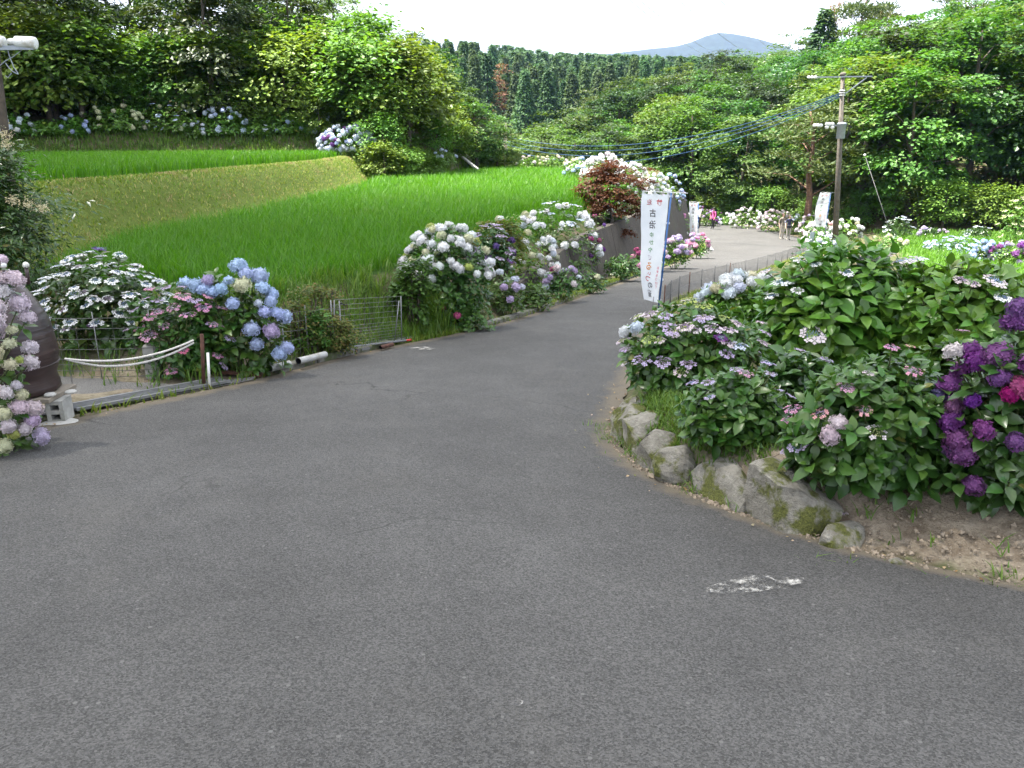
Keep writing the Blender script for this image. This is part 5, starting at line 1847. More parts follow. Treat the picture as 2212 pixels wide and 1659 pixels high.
# ------------------------------------------------------------------ edging stones
def rock_mesh(name, seed, size, peak=0.0):
    rng = np.random.default_rng(seed)
    n = 9
    g = np.linspace(-1, 1, n)
    vs, idx, fs = {}, [], []
    V_ = []

    def vid(p):
        k = tuple(np.round(p, 5))
        if k not in vs:
            vs[k] = len(V_)
            V_.append(p)
        return vs[k]
    for ax in range(3):
        for s in (-1, 1):
            o = [q for q in range(3) if q != ax]
            for i in range(n - 1):
                for j in range(n - 1):
                    q = []
                    for (a, b) in ((i, j), (i + 1, j), (i + 1, j + 1), (i, j + 1)):
                        p = np.zeros(3)
                        p[ax], p[o[0]], p[o[1]] = s, g[a], g[b]
                        q.append(vid(p))
                    fs.append(q if s * (1 if ax != 1 else -1) > 0 else q[::-1])
    P = np.array(V_)
    P = P / (np.sum(np.abs(P) ** 5, 1) ** .2)[:, None]
    for _ in range(13):
        d = unit(rng.normal(size=3) + np.array([0, 0, .15]))
        off = rng.uniform(.62, .92)
        e = P @ d - off
        P = P - np.outer(np.maximum(e, 0), d)
    if peak:
        P[:, 2] += peak * np.maximum(0, 1 - np.hypot(P[:, 0] * 1.1, P[:, 1])) * (P[:, 2] > 0)
    ph = rng.uniform(0, 6, 6)
    P += (np.sin(P[:, [1, 2, 0]] * 5 + ph[:3]) * .03 + np.sin(P[:, [2, 0, 1]] * 11 + ph[3:]) * .015)
    P = P * np.array(size) / 2
    return mesh_np(name, P, fs, [M['stone']], False)


def build_stones():
    """stones bedded side by side along the curved front of the flower bed, near end first"""
    S = [(.17, .10, 'small shaded stone at the near end of the edging row', 0), (.44, .26, 'largest pointed stone with a green moss patch', .22), (.44, .25, 'big flat-faced dark grey stone in the edging row', 0), (.20, .19, 'narrow grey stone wedged beyond the big flat-faced one', 0),
         (.42, .24, 'rounded tan stone with moss in the middle of the row', 0), (.33, .24, 'moss-topped stone in the middle of the edging row', 0), (.32, .23, 'dark stone third from the far end of the edging row', 0), (.40, .21, 'grey stone second from the far end of the edging row', 0), (.34, .15, 'pale-topped stone at the far end of the edging row', 0)]
    yy = np.arange(3.2, 7.5, .01)
    path = np.stack([XR(yy) + .13, yy], 1)
    arc = np.concatenate([[0], np.cumsum(np.hypot(*np.diff(path, axis=0).T))])
    s_ = float(np.interp(3.40, yy, arc))
    for i, (L, h, lab, pk) in enumerate(S):
        m_ = s_ + L / 2
        p = np.array([np.interp(m_, arc, path[:, 0]), np.interp(m_, arc, path[:, 1])])
        q = np.array([np.interp(m_ + .1, arc, path[:, 0]), np.interp(m_ + .1, arc, path[:, 1])]) - p
        ang = math.atan2(q[1], q[0])
        s_ += L * .97
        hh = h * 1.75
        o = link('edging_stone', rock_mesh('edging_stone', 40 + i, (L * 1.22, .36 + .05 * math.sin(i * 2.1), hh), pk))
        o.location = (p[0] + .03 * math.sin(i * 3.7), p[1], float(zr(p[1])) + h - hh * .46)
        o.rotation_euler = (rnd.uniform(-.12, .12), rnd.uniform(-.08, .08), ang + rnd.uniform(-.12, .12))
        tag(o, lab, 'stone', 'stones edging the flower bed')
    g_ = gp(1936, 1238)
    o = link('loose_stone', rock_mesh('loose_stone', 60, (.115, .10, .08)), None, (g_.x, g_.y + .03, g_.z + .025))
    tag(o, 'mossy round stone lying alone on the bare soil', 'stone')
    # crumbs of soil and grit at the foot of the bed
    rng = np.random.default_rng(15)
    y = np.concatenate([rng.uniform(2.45, 4.3, 2200), rng.uniform(3.2, 6.2, 700)])
    d = np.concatenate([np.abs(rng.normal(0, .55, 2200)), np.abs(rng.normal(0, .05, 700))]) - .07
    x = XR(y) + d
    TV = np.array([(1, 0, 0), (0, 1, 0), (-1, 0, 0), (0, -1, 0), (0, 0, .8), (0, 0, -.8)], float)
    TF = np.array([(0, 1, 4), (1, 2, 4), (2, 3, 4), (3, 0, 4), (1, 0, 5), (2, 1, 5), (3, 2, 5), (0, 3, 5)])
    v, f = scatter(TV, TF, frames(rand_dirs(len(x), rng), rand_dirs(len(x), rng)), np.stack([x, y, np.maximum(hgt(x, y), zr(y) + .008)], 1), rng.gamma(1.6, .0032, len(x)) + .0015)
    ob = link('soil_crumbs', mesh_np('soil_crumbs', v, f, [M['clod']]))
    tag(ob, 'loose crumbs of sandy soil below the flower bed', 'soil', kind='stuff')
    # little stones and crumbs
    for i, (px, py, s, lab) in enumerate(((1392, 842, 16, 'small stone against the bush foot beside the road'), (1385, 868, 18, 'grey stone under the lacecap bush at the road edge'), (1618, 1068 + 80, 9, 'stone chip lying between the two biggest edging stones'), (1490, 1078, 10, 'white stone chip below the tan edging stone'),
                                          (995, 853 - 100, 8, 'pebble on the road edge right of the gate'), (862, 738, 14, 'white stone at the end of the steel pipe'), (848, 742, 10, 'pale stone beside the drain grating by the gate'))):
        g_ = gp(px, py)
        w = s * g_.y / FPX
        o = link('loose_stone', rock_mesh('loose_stone', 90 + i, (w * 1.2, w, w * .8)))
        o.location = (g_.x, g_.y, g_.z + w * .25)
        tag(o, lab, 'stone')


# ------------------------------------------------------------------ jar, blocks, rope, fences, pipes
def wires(mb, a, b, zs, r_=.002, n=4):
    for z in zs:
        mb.tube([a + Vector((0, 0, z)), (a + b) / 2 + Vector((0, 0, z - .004)), b + Vector((0, 0, z))], r_, n, cap=False)


def build_left_props():
    # brown jar on a board and concrete blocks
    Y = 5.86
    c = at(38, 845, Y)
    zb = c.z
    j = thing('storage_jar', 'large dark brown glazed jar standing on concrete blocks', 'jar', (c.x, Y, zb))
    k = Y / FPX * .278
    prof = [(300, 0), (322, 20), (320, 60), (303, 120), (308, 150), (335, 220), (345, 320), (335, 420), (325, 520), (300, 620), (255, 720), (200, 820), (150, 880), (128, 915), (120, 935)]
    mb = MB()
    mb.lathe([(r_ * k, z * k) for r_, z in prof], n=40)
    link('body', mb.mesh('jar_body', M['jar']), j)
    mb = MB()
    mb.lathe([(118 * k, 930 * k), (132 * k, 940 * k), (134 * k, 955 * k), (110 * k, 968 * k), (5 * k, 975 * k)], n=32)
    link('lid', mb.mesh('jar_lid', plain('clay_lid', (.20, .13, .10), .7, var=.25)), j)
    lt = MB()
    for (r_, z) in ((309, 170), (338, 235)):
        lt.lathe([(r_ * k, z * k - .004), (r_ * k + .006, z * k), (r_ * k, z * k + .004)], n=40)
    link('ridge', lt.mesh('jar_ridge', M['jar']), j)
    for px, py in ((57, 585), (8, 585)):
        p = at(px, py, Y) - Vector((c.x, Y, zb))
        mb = MB()
        mb.tube([p + Vector((0, 0, -.10)), p + Vector((.005, 0, .03))], .014, 8)
        kn = link('handle', mb.mesh('jar_handle', M['jar']), j)
        mb = MB()
        mb.lathe([(.004, .0), (.020, .006), (.024, .022), (.016, .040), (.003, .046)], tuple(p + Vector((.005, 0, .02))), 12)
        link('handle_tip', mb.mesh('jar_handle_tip', M['white_paint']), kn)
    # board under the jar
    mb = MB()
    mb.box((0, 0, 0), (.74, .40, .035), None, 0, .004)
    o = link('board', mb.mesh('board', M['wood']), None, (c.x - .02, Y, zb - .0185))
    tag(o, 'grey board under the brown jar', 'board')
    # hollow blocks
    base = float(zr(Y)) + .010
    hb = zb - .037 - base
    bx = at(122, 880, Y - .1).x
    for i, (x, y, lab) in enumerate(((bx, Y - .06, 'hollow concrete block standing on end under the jar, beside the grating'), (bx - .62, Y - .02, 'hollow concrete block under the jar, hidden by pink hydrangea heads'))):
        b = thing('concrete_block', lab, 'block', (x, y, base), 'blocks under the jar')
        mb = MB()
        w, dp = .125, .17
        # shell with two through-openings on the side that faces the road
        t_ = .03
        mb.box((-w / 2 + t_ / 2, 0, hb / 2), (t_, dp, hb))
        mb.box((w / 2 - t_ / 2, 0, hb / 2), (t_, dp, hb))
        for zz in (t_ / 2, hb / 2, hb - t_ / 2):
            mb.box((0, 0, zz), (w - 2 * t_ - .001, dp - .002, t_))
        link('shell', mb.mesh('block_shell', M['concrete']), b)
        mb = MB()
        mb.box((0, dp * .32, hb / 2), (w - 2 * t_ - .004, .012, hb - .01))
        link('web', mb.mesh('block_web', M['concrete']), b)
        b.rotation_euler = (0, 0, .12)
    mb = MB()
    mb.lathe([(.16, -.004), (.13, .010), (.06, .017), (.01, .019)], n=14)
    o = link('mortar_dab', mb.mesh('mortar_dab', M['concrete_white']), None, (bx + .03, Y - .17, base + .002))
    tag(o, 'spilled white mortar round the foot of the jar block', 'mortar')
    for q, (dx, dy) in enumerate(((.12, -.05), (.0, -.12))):
        mb = MB()
        mb.lathe([(.040, -.01), (.045, .0), (.034, .010), (.010, .013)], n=12)
        o = link('mortar_dab', mb.mesh('mortar_dab', M['concrete_white']), None, (bx + dx - .02, Y + dy, zb + .012))
        tag(o, ('dab of white mortar at the jar foot, right side', 'dab of white mortar at the jar foot, front side')[q], 'mortar')
    mp = thing('marker_post', 'orange and white marker post behind the jar blocks', 'post', (at(82, 880, Y + .3).x, Y + .3, float(zr(Y + .3))))
    mb = MB()
    mb.tube([(0, 0, 0), (0, 0, .16)], .022, 12)
    link('white_section', mb.mesh('marker_white', M['white_paint']), mp)
    mb = MB()
    mb.tube([(0, 0, .16), (0, 0, .34)], .022, 12)
    link('orange_section', mb.mesh('marker_orange', M['orange']), mp)
    # rope of two strands from the jar to the rusty post
    p0, p1 = at(140, 775, 6.45), at(418, 735, 7.0)
    for q, (s0, dz) in enumerate(((.030, 0), (.060, -.022))):
        pts = []
        for i in range(31):
            t = i / 30
            p = p0.lerp(p1, t)
            p.z -= 4 * (.055 + s0) * t * (1 - t)
            p.z += dz * min(1, 4 * t)
            pts.append(p)
        mb = MB()
        for s in range(3):
            hel = []
            for i, p in enumerate([pts[0].lerp(pts[0], 0)] + [pts[i // 6].lerp(pts[min(i // 6 + 1, 30)], (i % 6) / 6) for i in range(1, 181)]):
                a = i * .9 + s * 2.094
                hel.append(p + Vector((0, math.cos(a) * .0048, math.sin(a) * .0048)))
            mb.tube(hel, .0058, 5, cap=False)
        o = link('rope', mb.mesh('rope', M['rope']))
        tag(o, ('upper white twisted rope hung between the jar and the rusty post', 'lower white twisted rope sagging between the jar and the rusty post')[q], 'rope')
    # short chain hanging at the rope hook
    ch = thing('chain', 'thin dark chain hanging down beside the jar', 'chain', tuple(p0 + Vector((.03, 0, -.01))))
    for i in range(13):
        mb = MB()
        pts = [(math.cos(a) * .006, 0, math.sin(a) * .010) if i % 2 else (0, math.cos(a) * .006, math.sin(a) * .010) for a in np.linspace(0, 2 * math.pi, 9)]
        mb.tube(pts, .0018, 4, cap=False)
        link('chain_link', mb.mesh('chain_link', M['wire']), ch, (0, 0, -.015 - i * .016))
    # rusty post, white pipe, old stone post
    def post(name, label, px, yt, yb, Y, w, m, round_=True):
        b_ = at(px, yb, Y)
        z = hz(b_.x, Y)
        t_ = at(px, yt, Y)
        mb = MB()
        L = t_.z - z
        if round_:
            mb.tube([(0, 0, -.05), (t_.x - b_.x, 0, L)], w / 2, 10)
        else:
            mb.box((0, 0, L / 2 - .02), (w, w * .8, L + .06), None, 0, w * .12)
        o_ = link(name, mb.mesh(name, M[m]), None, (b_.x, Y, z))
        return tag(o_, label, 'post')
    post('steel_post', 'rusty brown steel post holding the rope', 436, 722, 806, 7.0, .034, 'rust')
    post('white_pipe', 'short white pipe standing beside the rusty post', 449, 762, 812, 6.98, .024, 'white_paint')
    post('stone_marker', 'old square stone marker behind the rope', 332, 746, 800, 7.35, .13, 'concrete', False)
    # rusty plate and drain channel
    a, b = gp(478, 812), gp(562, 819)
    mb = MB()
    d = b - a
    mb.box((0, 0, 0), (d.length, .07, .03), d.to_track_quat('X', 'Z').to_matrix(), 0, .004)
    o = link('rusty_channel', mb.mesh('rusty_channel', M['rust']), None, (a + b) / 2 + Vector((0, .04, .03)))
    tag(o, 'rusty steel channel lying at the road edge left of the grey pipes', 'steel channel')

    def grating(label, A, B, w, nbar):
        g_ = thing('drain_grating', label, 'drain grating', tuple(A))
        d_ = B - A
        q = d_.to_track_quat('X', 'Z').to_matrix()
        for s in (-1, 1):
            mb_ = MB()
            mb_.box(d_ / 2 + q @ Vector((0, s * w / 2, .012)), (d_.length, .030, .024), q)
            link('frame_rail', mb_.mesh('frame_rail', M['galv']), g_)
        for i in range(nbar):
            mb_ = MB()
            y = -w / 2 + w * (i + 1) / (nbar + 1)
            mb_.box(d_ / 2 + q @ Vector((0, y, .010)), (d_.length - .01, w / (nbar + 1) * .26, .016), q)
            link('bar', mb_.mesh('grating_bar', M['galv']), g_)
        nx = max(2, int(d_.length / .5))
        for i in range(nx + 1):
            mb_ = MB()
            mb_.box(d_ * (.01 + .98 * i / nx) + q @ Vector((0, 0, .0065)), (.014, w - .034, .013), q)
            link('cross_bar', mb_.mesh('grating_cross_bar', M['galv']), g_)
        mb_ = MB()
        mb_.box(d_ / 2 + q @ Vector((0, 0, -.004)), (d_.length, w, .004), q)  # black sheet stands in for the shade of a channel below the bars
        link('dark_gap_sheet', mb_.mesh('dark_gap_sheet', M['black']), g_)
        return g_
    A, B = gp(155, 897), gp(490, 833)
    off = Vector((-.05, .09, .022))
    grating('long steel drain grating across the mouth of the side path', A + off, B + off, .17, 5)
    A, B = gp(765, 764), gp(876, 736)
    off = Vector((-.02, .07, .030))
    grating('short steel drain grating in front of the wire gate', A + off, B + off, .22, 4)
    # wire fence behind the white lacecap hydrangea
    def fence(label, pts, hgt_, zs, vstep, post_r=.008, m='wire', name='wire_fence', vr=.0016, hr=.0022, group=None, tilt=0):
        t_ = thing(name, label, 'fence', tuple(pts[0]), group)
        o0 = pts[0]
        for i, p in enumerate(pts):
            mb_ = MB()
            mb_.tube([p - o0 + Vector((0, 0, -.08)), p - o0 + Vector((tilt, 0, hgt_ + .04))], post_r, 6)
            link('post', mb_.mesh('fence_post', M['galv'] if m == 'wire' else M[m]), t_)
        for a_, b_ in zip(pts[:-1], pts[1:]):
            mb_ = MB()
            wires(mb_, a_ - o0, b_ - o0, zs, hr)
            L = (b_ - a_).length
            n_ = max(1, int(L / vstep))
            for i in range(1, n_):
                p = a_.lerp(b_, i / n_) - o0
                mb_.tube([p + Vector((0, 0, zs[0])), p + Vector((0, 0, zs[-1]))], vr, 4, cap=False)
            link('wire_mesh', mb_.mesh('wire_mesh', M[m]), t_)
        return t_

    def G(px, py, Y):
        p = at(px, py, Y)
        p.z = hz(p.x, Y)
        return p
    fence('steel wire mesh fence in front of the white lacecap hydrangea', [G(96, 780, 7.35), G(215, 780, 7.3), G(335, 780, 7.25)], .64, [.05, .11, .17, .22, .32, .42, .52, .62], .16, .004, vr=.0022, hr=.0026)
    fence('wire mesh fence running from the blue hydrangea to the gate', [G(618, 800, 8.15), G(667, 770, 8.45), G(740, 760, 8.85)], .58, [.06, .16, .26, .36, .46, .56], .09, vr=.0022, hr=.003)
    # wire gate
    gt = thing('wire_gate', 'galvanised wire gate standing open beside the short grating', 'gate', tuple(G(722, 760, 8.82)))
    o0 = Vector(gt.location)
    corners = [(722, 758, 647), (868, 738, 642)]
    bl, br = at(722, 756, 8.82) - o0, at(868, 735, 9.75) - o0
    tl, tr = at(722, 648, 8.82) - o0, at(866, 640, 9.75) - o0
    for a_, b_ in ((bl, tl), (br, tr), (at(852, 738, 9.6) - o0, at(862, 650, 9.6) - o0)):
        mb = MB()
        mb.tube([a_, b_], .006, 7)
        link('gate_post', mb.mesh('gate_post', M['galv']), gt)
    for i, t in enumerate((0, .07, .13, .19, .26, .32, .38, .45, .56, .68, .80, .90, 1)):
        if t == 0:
            continue
        mb = MB()
        a_, b_ = bl.lerp(tl, t), br.lerp(tr, t)
        mb.tube([a_, (a_ + b_) / 2 + Vector((0, 0, rnd.uniform(-.004, .004))), b_], .0022, 5)
        link('gate_bar', mb.mesh('gate_bar', M['galv']), gt)
    mb = MB()
    for i in range(1, 14):
        t = i / 14
        mb.tube([bl.lerp(br, t), tl.lerp(tr, t)], .0016, 4, cap=False)
    link('wire_mesh', mb.mesh('gate_wires', M['wire']), gt)
    mb = MB()
    for (px, py, Y) in ((737, 655, 8.85), (728, 745, 8.8)):
        p = at(px, py, Y) - o0
        for q in range(4):
            mb.tube([p, p + Vector((rnd.uniform(-.03, .05), rnd.uniform(-.02, .02), rnd.uniform(-.07, .0)))], .003, 4)
        mb.lathe([(.006, -.01), (.014, 0), (.006, .01)], tuple(p), 8)
    link('rubber_tie', mb.mesh('rubber_tie', M['black']), gt)
    fence('short wire mesh panel left of the gate', [G(740, 762, 8.86), G(722, 760, 8.84)], .6, [.06, .2, .34, .48, .58], .05, vr=.002, hr=.003)
    # steel pipe lying under the gate
    a, b = at(592, 772, 8.35), at(888, 739, 9.62)
    a.z, b.z = float(zr(a.y)) + .085, float(zr(b.y)) + .075
    t_ = thing('steel_pipe', 'long thin steel pipe lying along the kerb under the gate', 'pipe', tuple(a))
    mb = MB()
    mb.tube([(0, 0, 0), (b - a) * .96], .013, 9)
    link('pipe', mb.mesh('steel_pipe', M['galv']), t_)
    mb = MB()
    mb.tube([(b - a) * .96, b - a], .014, 9)
    link('end_cap', mb.mesh('pipe_cap', M['red_paint']), t_)

    def pipe(label, pa, pb, r_, m, name='drain_pipe'):
        t2 = thing(name, label, 'pipe', tuple(pa))
        d_ = pb - pa
        mb_ = MB()
        mb_.tube([(0, 0, 0), d_], r_, 16, cap=False)
        link('barrel', mb_.mesh('pipe_barrel', M[m]), t2)
        mb_ = MB()
        mb_.tube([d_ * .002, d_ * .998], r_ * .86, 16, cap=False)
        link('bore', mb_.mesh('pipe_bore', M['black']), t2)
    def kp(px, py, Y, dz):
        p = at(px, py, Y)
        p.z = float(zr(Y)) + dz
        return p
    pipe('short grey plastic pipe with an open end under the blue hydrangea', kp(583, 797, 7.58, .085), kp(625, 786, 7.85, .085), .036, 'pvc')
    pipe('longer grey plastic pipe lying between the blue hydrangea and the gate', kp(645, 787, 7.92, .10), kp(703, 773, 8.35, .10), .036, 'pvc')
    pipe('short rusty pipe piece lying above the short grating', kp(822, 756, 9.15, .05), kp(848, 749, 9.4, .05), .024, 'rust')


# ------------------------------------------------------------------ fence, banners, poles on the right
TXT = {}


def glyph(ch):
    if ch not in TXT:
        cu = bpy.data.curves.new('glyph', 'FONT')
        cu.body = ch
        cu.offset = .012
        ob = bpy.data.objects.new('glyph', cu)
        COL.objects.link(ob)
        bpy.context.view_layer.update()
        dg = bpy.context.evaluated_depsgraph_get()
        me = bpy.data.meshes.new_from_object(ob.evaluated_get(dg))
        v = np.array([tuple(p.co) for p in me.vertices]).reshape(-1, 3)
        f = [tuple(p.vertices) for p in me.polygons]
        bpy.data.objects.remove(ob)
        if len(v):
            lo, hi = v[:, :2].min(0), v[:, :2].max(0)
            v[:, :2] = (v[:, :2] - (lo + hi) / 2) / max(hi - lo)
        TXT[ch] = (v, f)
    return TXT[ch]


INK = {}


def ink(name, col):
    if name not in INK:
        INK[name] = plain('ink_' + name, col, .8, var=.1)
    return INK[name]


def build_banner(label, px, ytop, ybase, Y, height, width, a0, a1, wpx, leanx, name='banner_flag', bar=.82, sway=0.0):
    p = at(px, ybase, Y)
    z = hz(p.x, Y)
    t = thing(name, label, 'banner', (p.x, Y, z))
    ztop = at(px, ytop, Y).z - z
    top = Vector((leanx, 0, ztop))
    mb = MB()
    mb.tube([(0, 0, -.05), top * .5, top], .0145, 10)
    link('pole', mb.mesh('banner_pole', M['blue_pole']), t)
    mb = MB()
    d0 = Vector((-math.cos(a0), math.sin(a0), 0))
    mb.tube([top + d0 * (width + .03), top - d0 * (bar - width - .03)], .0065, 8)
    link('cross_bar', mb.mesh('banner_cross_bar', M['white_paint']), t)

    def F(u, v, off=0.0):      # u 0..1 from the pole outwards, v 0..1 downwards
        a = a0 + (a1 - a0) * v ** 1.2
        d = Vector((-math.cos(a), math.sin(a), 0))
        nrm = Vector((-math.sin(a), -math.cos(a), 0))
        along = top.lerp(Vector((0, 0, ztop - height)) + Vector((leanx * (1 - height / ztop), 0, 0)), v)
        q = along + d * (.035 + u * width) + Vector((0, 0, -.025 - .035 * u * v))
        q += nrm * (off + .022 * math.sin(u * 5 + v * 7) * (u) + .030 * math.sin(v * 9 + 1) * u + .004 * math.sin(u * 13 + v * 23) + .003 * math.sin(v * 37 - u * 9))
        q += Vector((sway * math.sin(v * math.pi) * u, 0, 0))
        q.z += -.022 * math.sin(u * math.pi * 2) ** 2 * (1 - v) ** 14
        return q
    nu, nv = 12, 44
    vs = [F(i / nu, j / nv) for j in range(nv + 1) for i in range(nu + 1)]
    fs = [(j * (nu + 1) + i, j * (nu + 1) + i + 1, (j + 1) * (nu + 1) + i + 1, (j + 1) * (nu + 1) + i) for j in range(nv) for i in range(nu)]
    link('cloth', mesh_np('banner_cloth', [tuple(q) for q in vs], fs, [M['cloth']], True), t)
    # loops on the bar and tabs on the pole
    for u in (.04, .5, .95):
        mb = MB()
        c = F(u, 0)
        mb.box(((c + Vector((c.x, c.y, ztop)))) / 2 + Vector((0, 0, .004)), (.035, .012, ztop - c.z + .018), Matrix.Rotation(-a0, 3, 'Z'))
        link('loop', mb.mesh('banner_loop', M['cloth']), t)
    for v in (.02, .26, .47, .62, .78, .97):
        mb = MB()
        c = F(0, v)
        q = top.lerp(Vector((0, 0, 0)), (ztop - c.z) / ztop)
        mb.box(((c.x + q.x) / 2 + .006, (c.y + q.y) / 2, c.z), (abs(c.x - q.x) + .05, .036, .028), Matrix.Rotation(-a0 * .5, 3, 'Z'))
        link('tab', mb.mesh('banner_tab', M['cloth']), t)
    # printed writing: it shows through, so from the road it reads mirrored
    blk, red, grn, pur, org = ink('black', (.03, .025, .03)), ink('red', (.50, .03, .04)), ink('green', (.10, .26, .10)), ink('purple', (.16, .03, .16)), ink('orange', (.62, .25, .05))
    pkr = ink('rose', (.62, .16, .22))
    rows = [('歓', .32, .075, .21, red), ('迎', .70, .075, .19, red), ('古', .55, .175, .26, blk), ('治', .56, .28, .27, blk), ('ゆ', .58, .375, .17, grn), ('か', .58, .445, .17, grn), ('や', .57, .515, .17, grn), ('ぎ', .57, .585, .15, pur),
            ('る', .55, .665, .25, org), ('い', .53, .735, .12, red), ('つ', .58, .785, .22, red), ('の', .46, .845, .20, blk), ('道', .52, .925, .25, blk)]
    rows += [(c_, .17, .675 + .036 * i, .10, pkr) for i, c_ in enumerate('お気をつけて')]
    mats_, V_, F_, MI = [blk, red, grn, pur, org, pkr], [], [], []
    asp = width / height
    for side in (-1, 1):
        for (ch, u0, v0, s, m_) in rows:
            gv, gf = glyph(ch)
            o = len(V_)
            for q in gv:
                V_.append(tuple(F(u0 + q[0] * s * -1 * -1, v0 - q[1] * s * asp, side * .003)))
            F_ += [tuple(i + o for i in q) for q in gf]
            MI += [mats_.index(m_)] * len(gf)
    link('writing', mesh_np('banner_writing', V_, F_, mats_, False, MI), t)
    return t


def build_right_props():
    # road fence along the right edge: posts, wires, uprights
    t = thing('road_fence', 'low wire fence with thin uprights along the right road edge', 'fence', (2.7, 13.4, float(zr(13.4))))
    o0 = Vector(t.location)
    ys = np.concatenate([np.arange(12.9, 20, 1.15), np.arange(20.2, 43, 1.9)])
    P = [Vector((float(XR(y)) + .14, y, hz(float(XR(y)) + .14, y))) for y in ys]
    for i, p in enumerate(P):
        mb = MB()
        mb.tube([p - o0 + Vector((0, 0, -.05)), p - o0 + Vector((0, 0, .50))], .011, 6)
        link('post', mb.mesh('fence_post', M['rust'] if i in (0, 3, 7) else M['wire']), t)
    for i, (a, b) in enumerate(zip(P[:-1], P[1:])):
        mb = MB()
        for z in (.05, .25, .45):
            mb.tube([a - o0 + Vector((0, 0, z)), b - o0 + Vector((0, 0, z))], .003, 4, cap=False)
        n_ = int((b - a).length / (.12 if a.y < 20 else .2))
        for k in range(1, n_):
            q = a.lerp(b, k / n_) - o0
            mb.tube([q + Vector((0, 0, .02)), q + Vector((0, 0, .47))], .0032 if a.y < 20 else .0045, 4, cap=False)
        link('wire_mesh', mb.mesh('fence_wires', M['wire']), t)
    build_banner('large white banner with vertical mirrored writing on a blue pole, nearest the road bed', 1420, 416, 690, 13.3, 1.80, .50, math.radians(38), math.radians(68), 50, .115)
    build_banner('middle white banner with writing at the inside of the bend', 1507, 437, 540, 41.0, 1.80, .50, math.radians(45), math.radians(58), 50, -.12)
    build_banner('farthest white banner in front of the utility pole', 1779, 416, 520, 45.5, 1.85, .52, math.radians(25), math.radians(30), 50, .1, sway=-.14)
    # thin rod beside the big banner
    a = at(1408, 690, 13.2)
    a.z = hz(a.x, 13.2)
    mb = MB()
    mb.tube([a, at(1412, 641, 13.2)], .007, 6)
    tag(link('steel_rod', mb.mesh('steel_rod', M['wire'])), 'thin dark rod standing left of the large banner pole', 'rod')
    # notice board at the fence end
    p = at(1748, 560, 39.5)
    p.z = hz(p.x, 39.5)
    nb = thing('notice_board', 'small grey notice plate at the far end of the road fence', 'sign', tuple(p))
    mb = MB()
    mb.tube([(0, 0, 0), (0, .02, 1.05)], .02, 6)
    link('post', mb.mesh('notice_post', M['wire']), nb)
    mb = MB()
    mb.box((0, -.03, .80), (.30, .012, .48), Matrix.Rotation(.5, 3, 'Z'))
    link('plate', mb.mesh('notice_plate', M['grey_paint']), nb)
    # utility pole
    Y = 44.5
    b = at(1808, 500, Y)
    z = hz(b.x, Y)
    up = thing('utility_pole', 'tall weathered utility pole with crossarm and grey transformer', 'utility pole', (b.x, Y, z))
    top = at(1821, 158, Y) - Vector((b.x, Y, z))
    mb = MB()
    mb.tube([(0, 0, -.2), top * .5, top * .985], [.165, .14, .10], 14)
    link('shaft', mb.mesh('pole_shaft', M['pole_wood']), up)
    mb = MB()
    mb.lathe([(.11, -.14), (.155, -.10), (.155, -.02), (.10, .03), (.02, .05)], tuple(top), 14)
    link('cap', mb.mesh('pole_cap', M['pole_wood']), up)

    def loc(px, py, dy=0):
        return at(px, py, Y + dy) - Vector((b.x, Y, z))
    mb = MB()
    A, B = loc(1758, 167, -.2), loc(1884, 165, -.2)
    mb.box((A + B) / 2, ((B - A).length, .065, .065), (B - A).to_track_quat('X', 'Z').to_matrix())
    arm = link('crossarm', mb.mesh('pole_crossarm', M['grey_paint']), up)
    for px in (1750, 1757, 1764):
        mb = MB()
        q = loc(px - 3, 167, -.2)
        mb.lathe([(.03, -.07), (.08, -.045), (.095, 0), (.08, .045), (.03, .07)], tuple(q), 12)
        link('insulator', mb.mesh('insulator', M['porcelain']), up)
    mb = MB()
    A, B = loc(1872, 168, -.18), loc(1826, 202, -.1)
    mb.box((A + B) / 2, ((B - A).length, .05, .05), (B - A).to_track_quat('X', 'Z').to_matrix())
    link('brace', mb.mesh('pole_brace', M['grey_paint']), up)
    mb = MB()
    A, B = loc(1786, 271, -.2), loc(1822, 271, -.2)
    mb.box((A + B) / 2, ((B - A).length, .08, .08), (B - A).to_track_quat('X', 'Z').to_matrix())
    link('lower_arm', mb.mesh('pole_lower_arm', M['grey_paint']), up)
    for (px, py) in ((1760, 271), (1767, 271), (1773, 271), (1786, 268), (1791, 268), (1798, 268), (1786, 275), (1798, 275)):
        mb = MB()
        mb.lathe([(.03, -.09), (.09, -.06), (.11, 0), (.09, .06), (.03, .09)], tuple(loc(px, py, -.22)), 12)
        link('insulator', mb.mesh('insulator', M['porcelain']), up)
    mb = MB()
    q = loc(1815, 299, -.33)
    mb.lathe([(.20, -.02), (.22, .0), (.22, .68), (.24, .69), (.24, .76), (.16, .80), (.02, .82)], tuple(q), 18)
    link('transformer', mb.mesh('transformer', M['grey_paint']), up)
    mb = MB()
    for i in range(5):
        s0 = loc(1824, 270, -.1)
        mb.tube([s0 + Vector((0, 0, .1 * i * .4)), s0 + Vector((.28 + .04 * i, 0, -.1)), s0 + Vector((.22, 0, -.45 - .07 * i)), s0 + Vector((.05, 0, -.6))], .012, 5, cap=False)
    link('drop_wires', mb.mesh('drop_wires', M['black']), up)
    for i in range(3):
        mb = MB()
        mb.lathe([(.13, -.03), (.17, 0), (.13, .03)], tuple(loc(1819.2, 196 + i * 5, 0)), 12)
        link('cable_clamp', mb.mesh('cable_clamp', M['porcelain']), up)
    W = Vector((b.x, Y, z))
    end = at(1095, 296, 62)
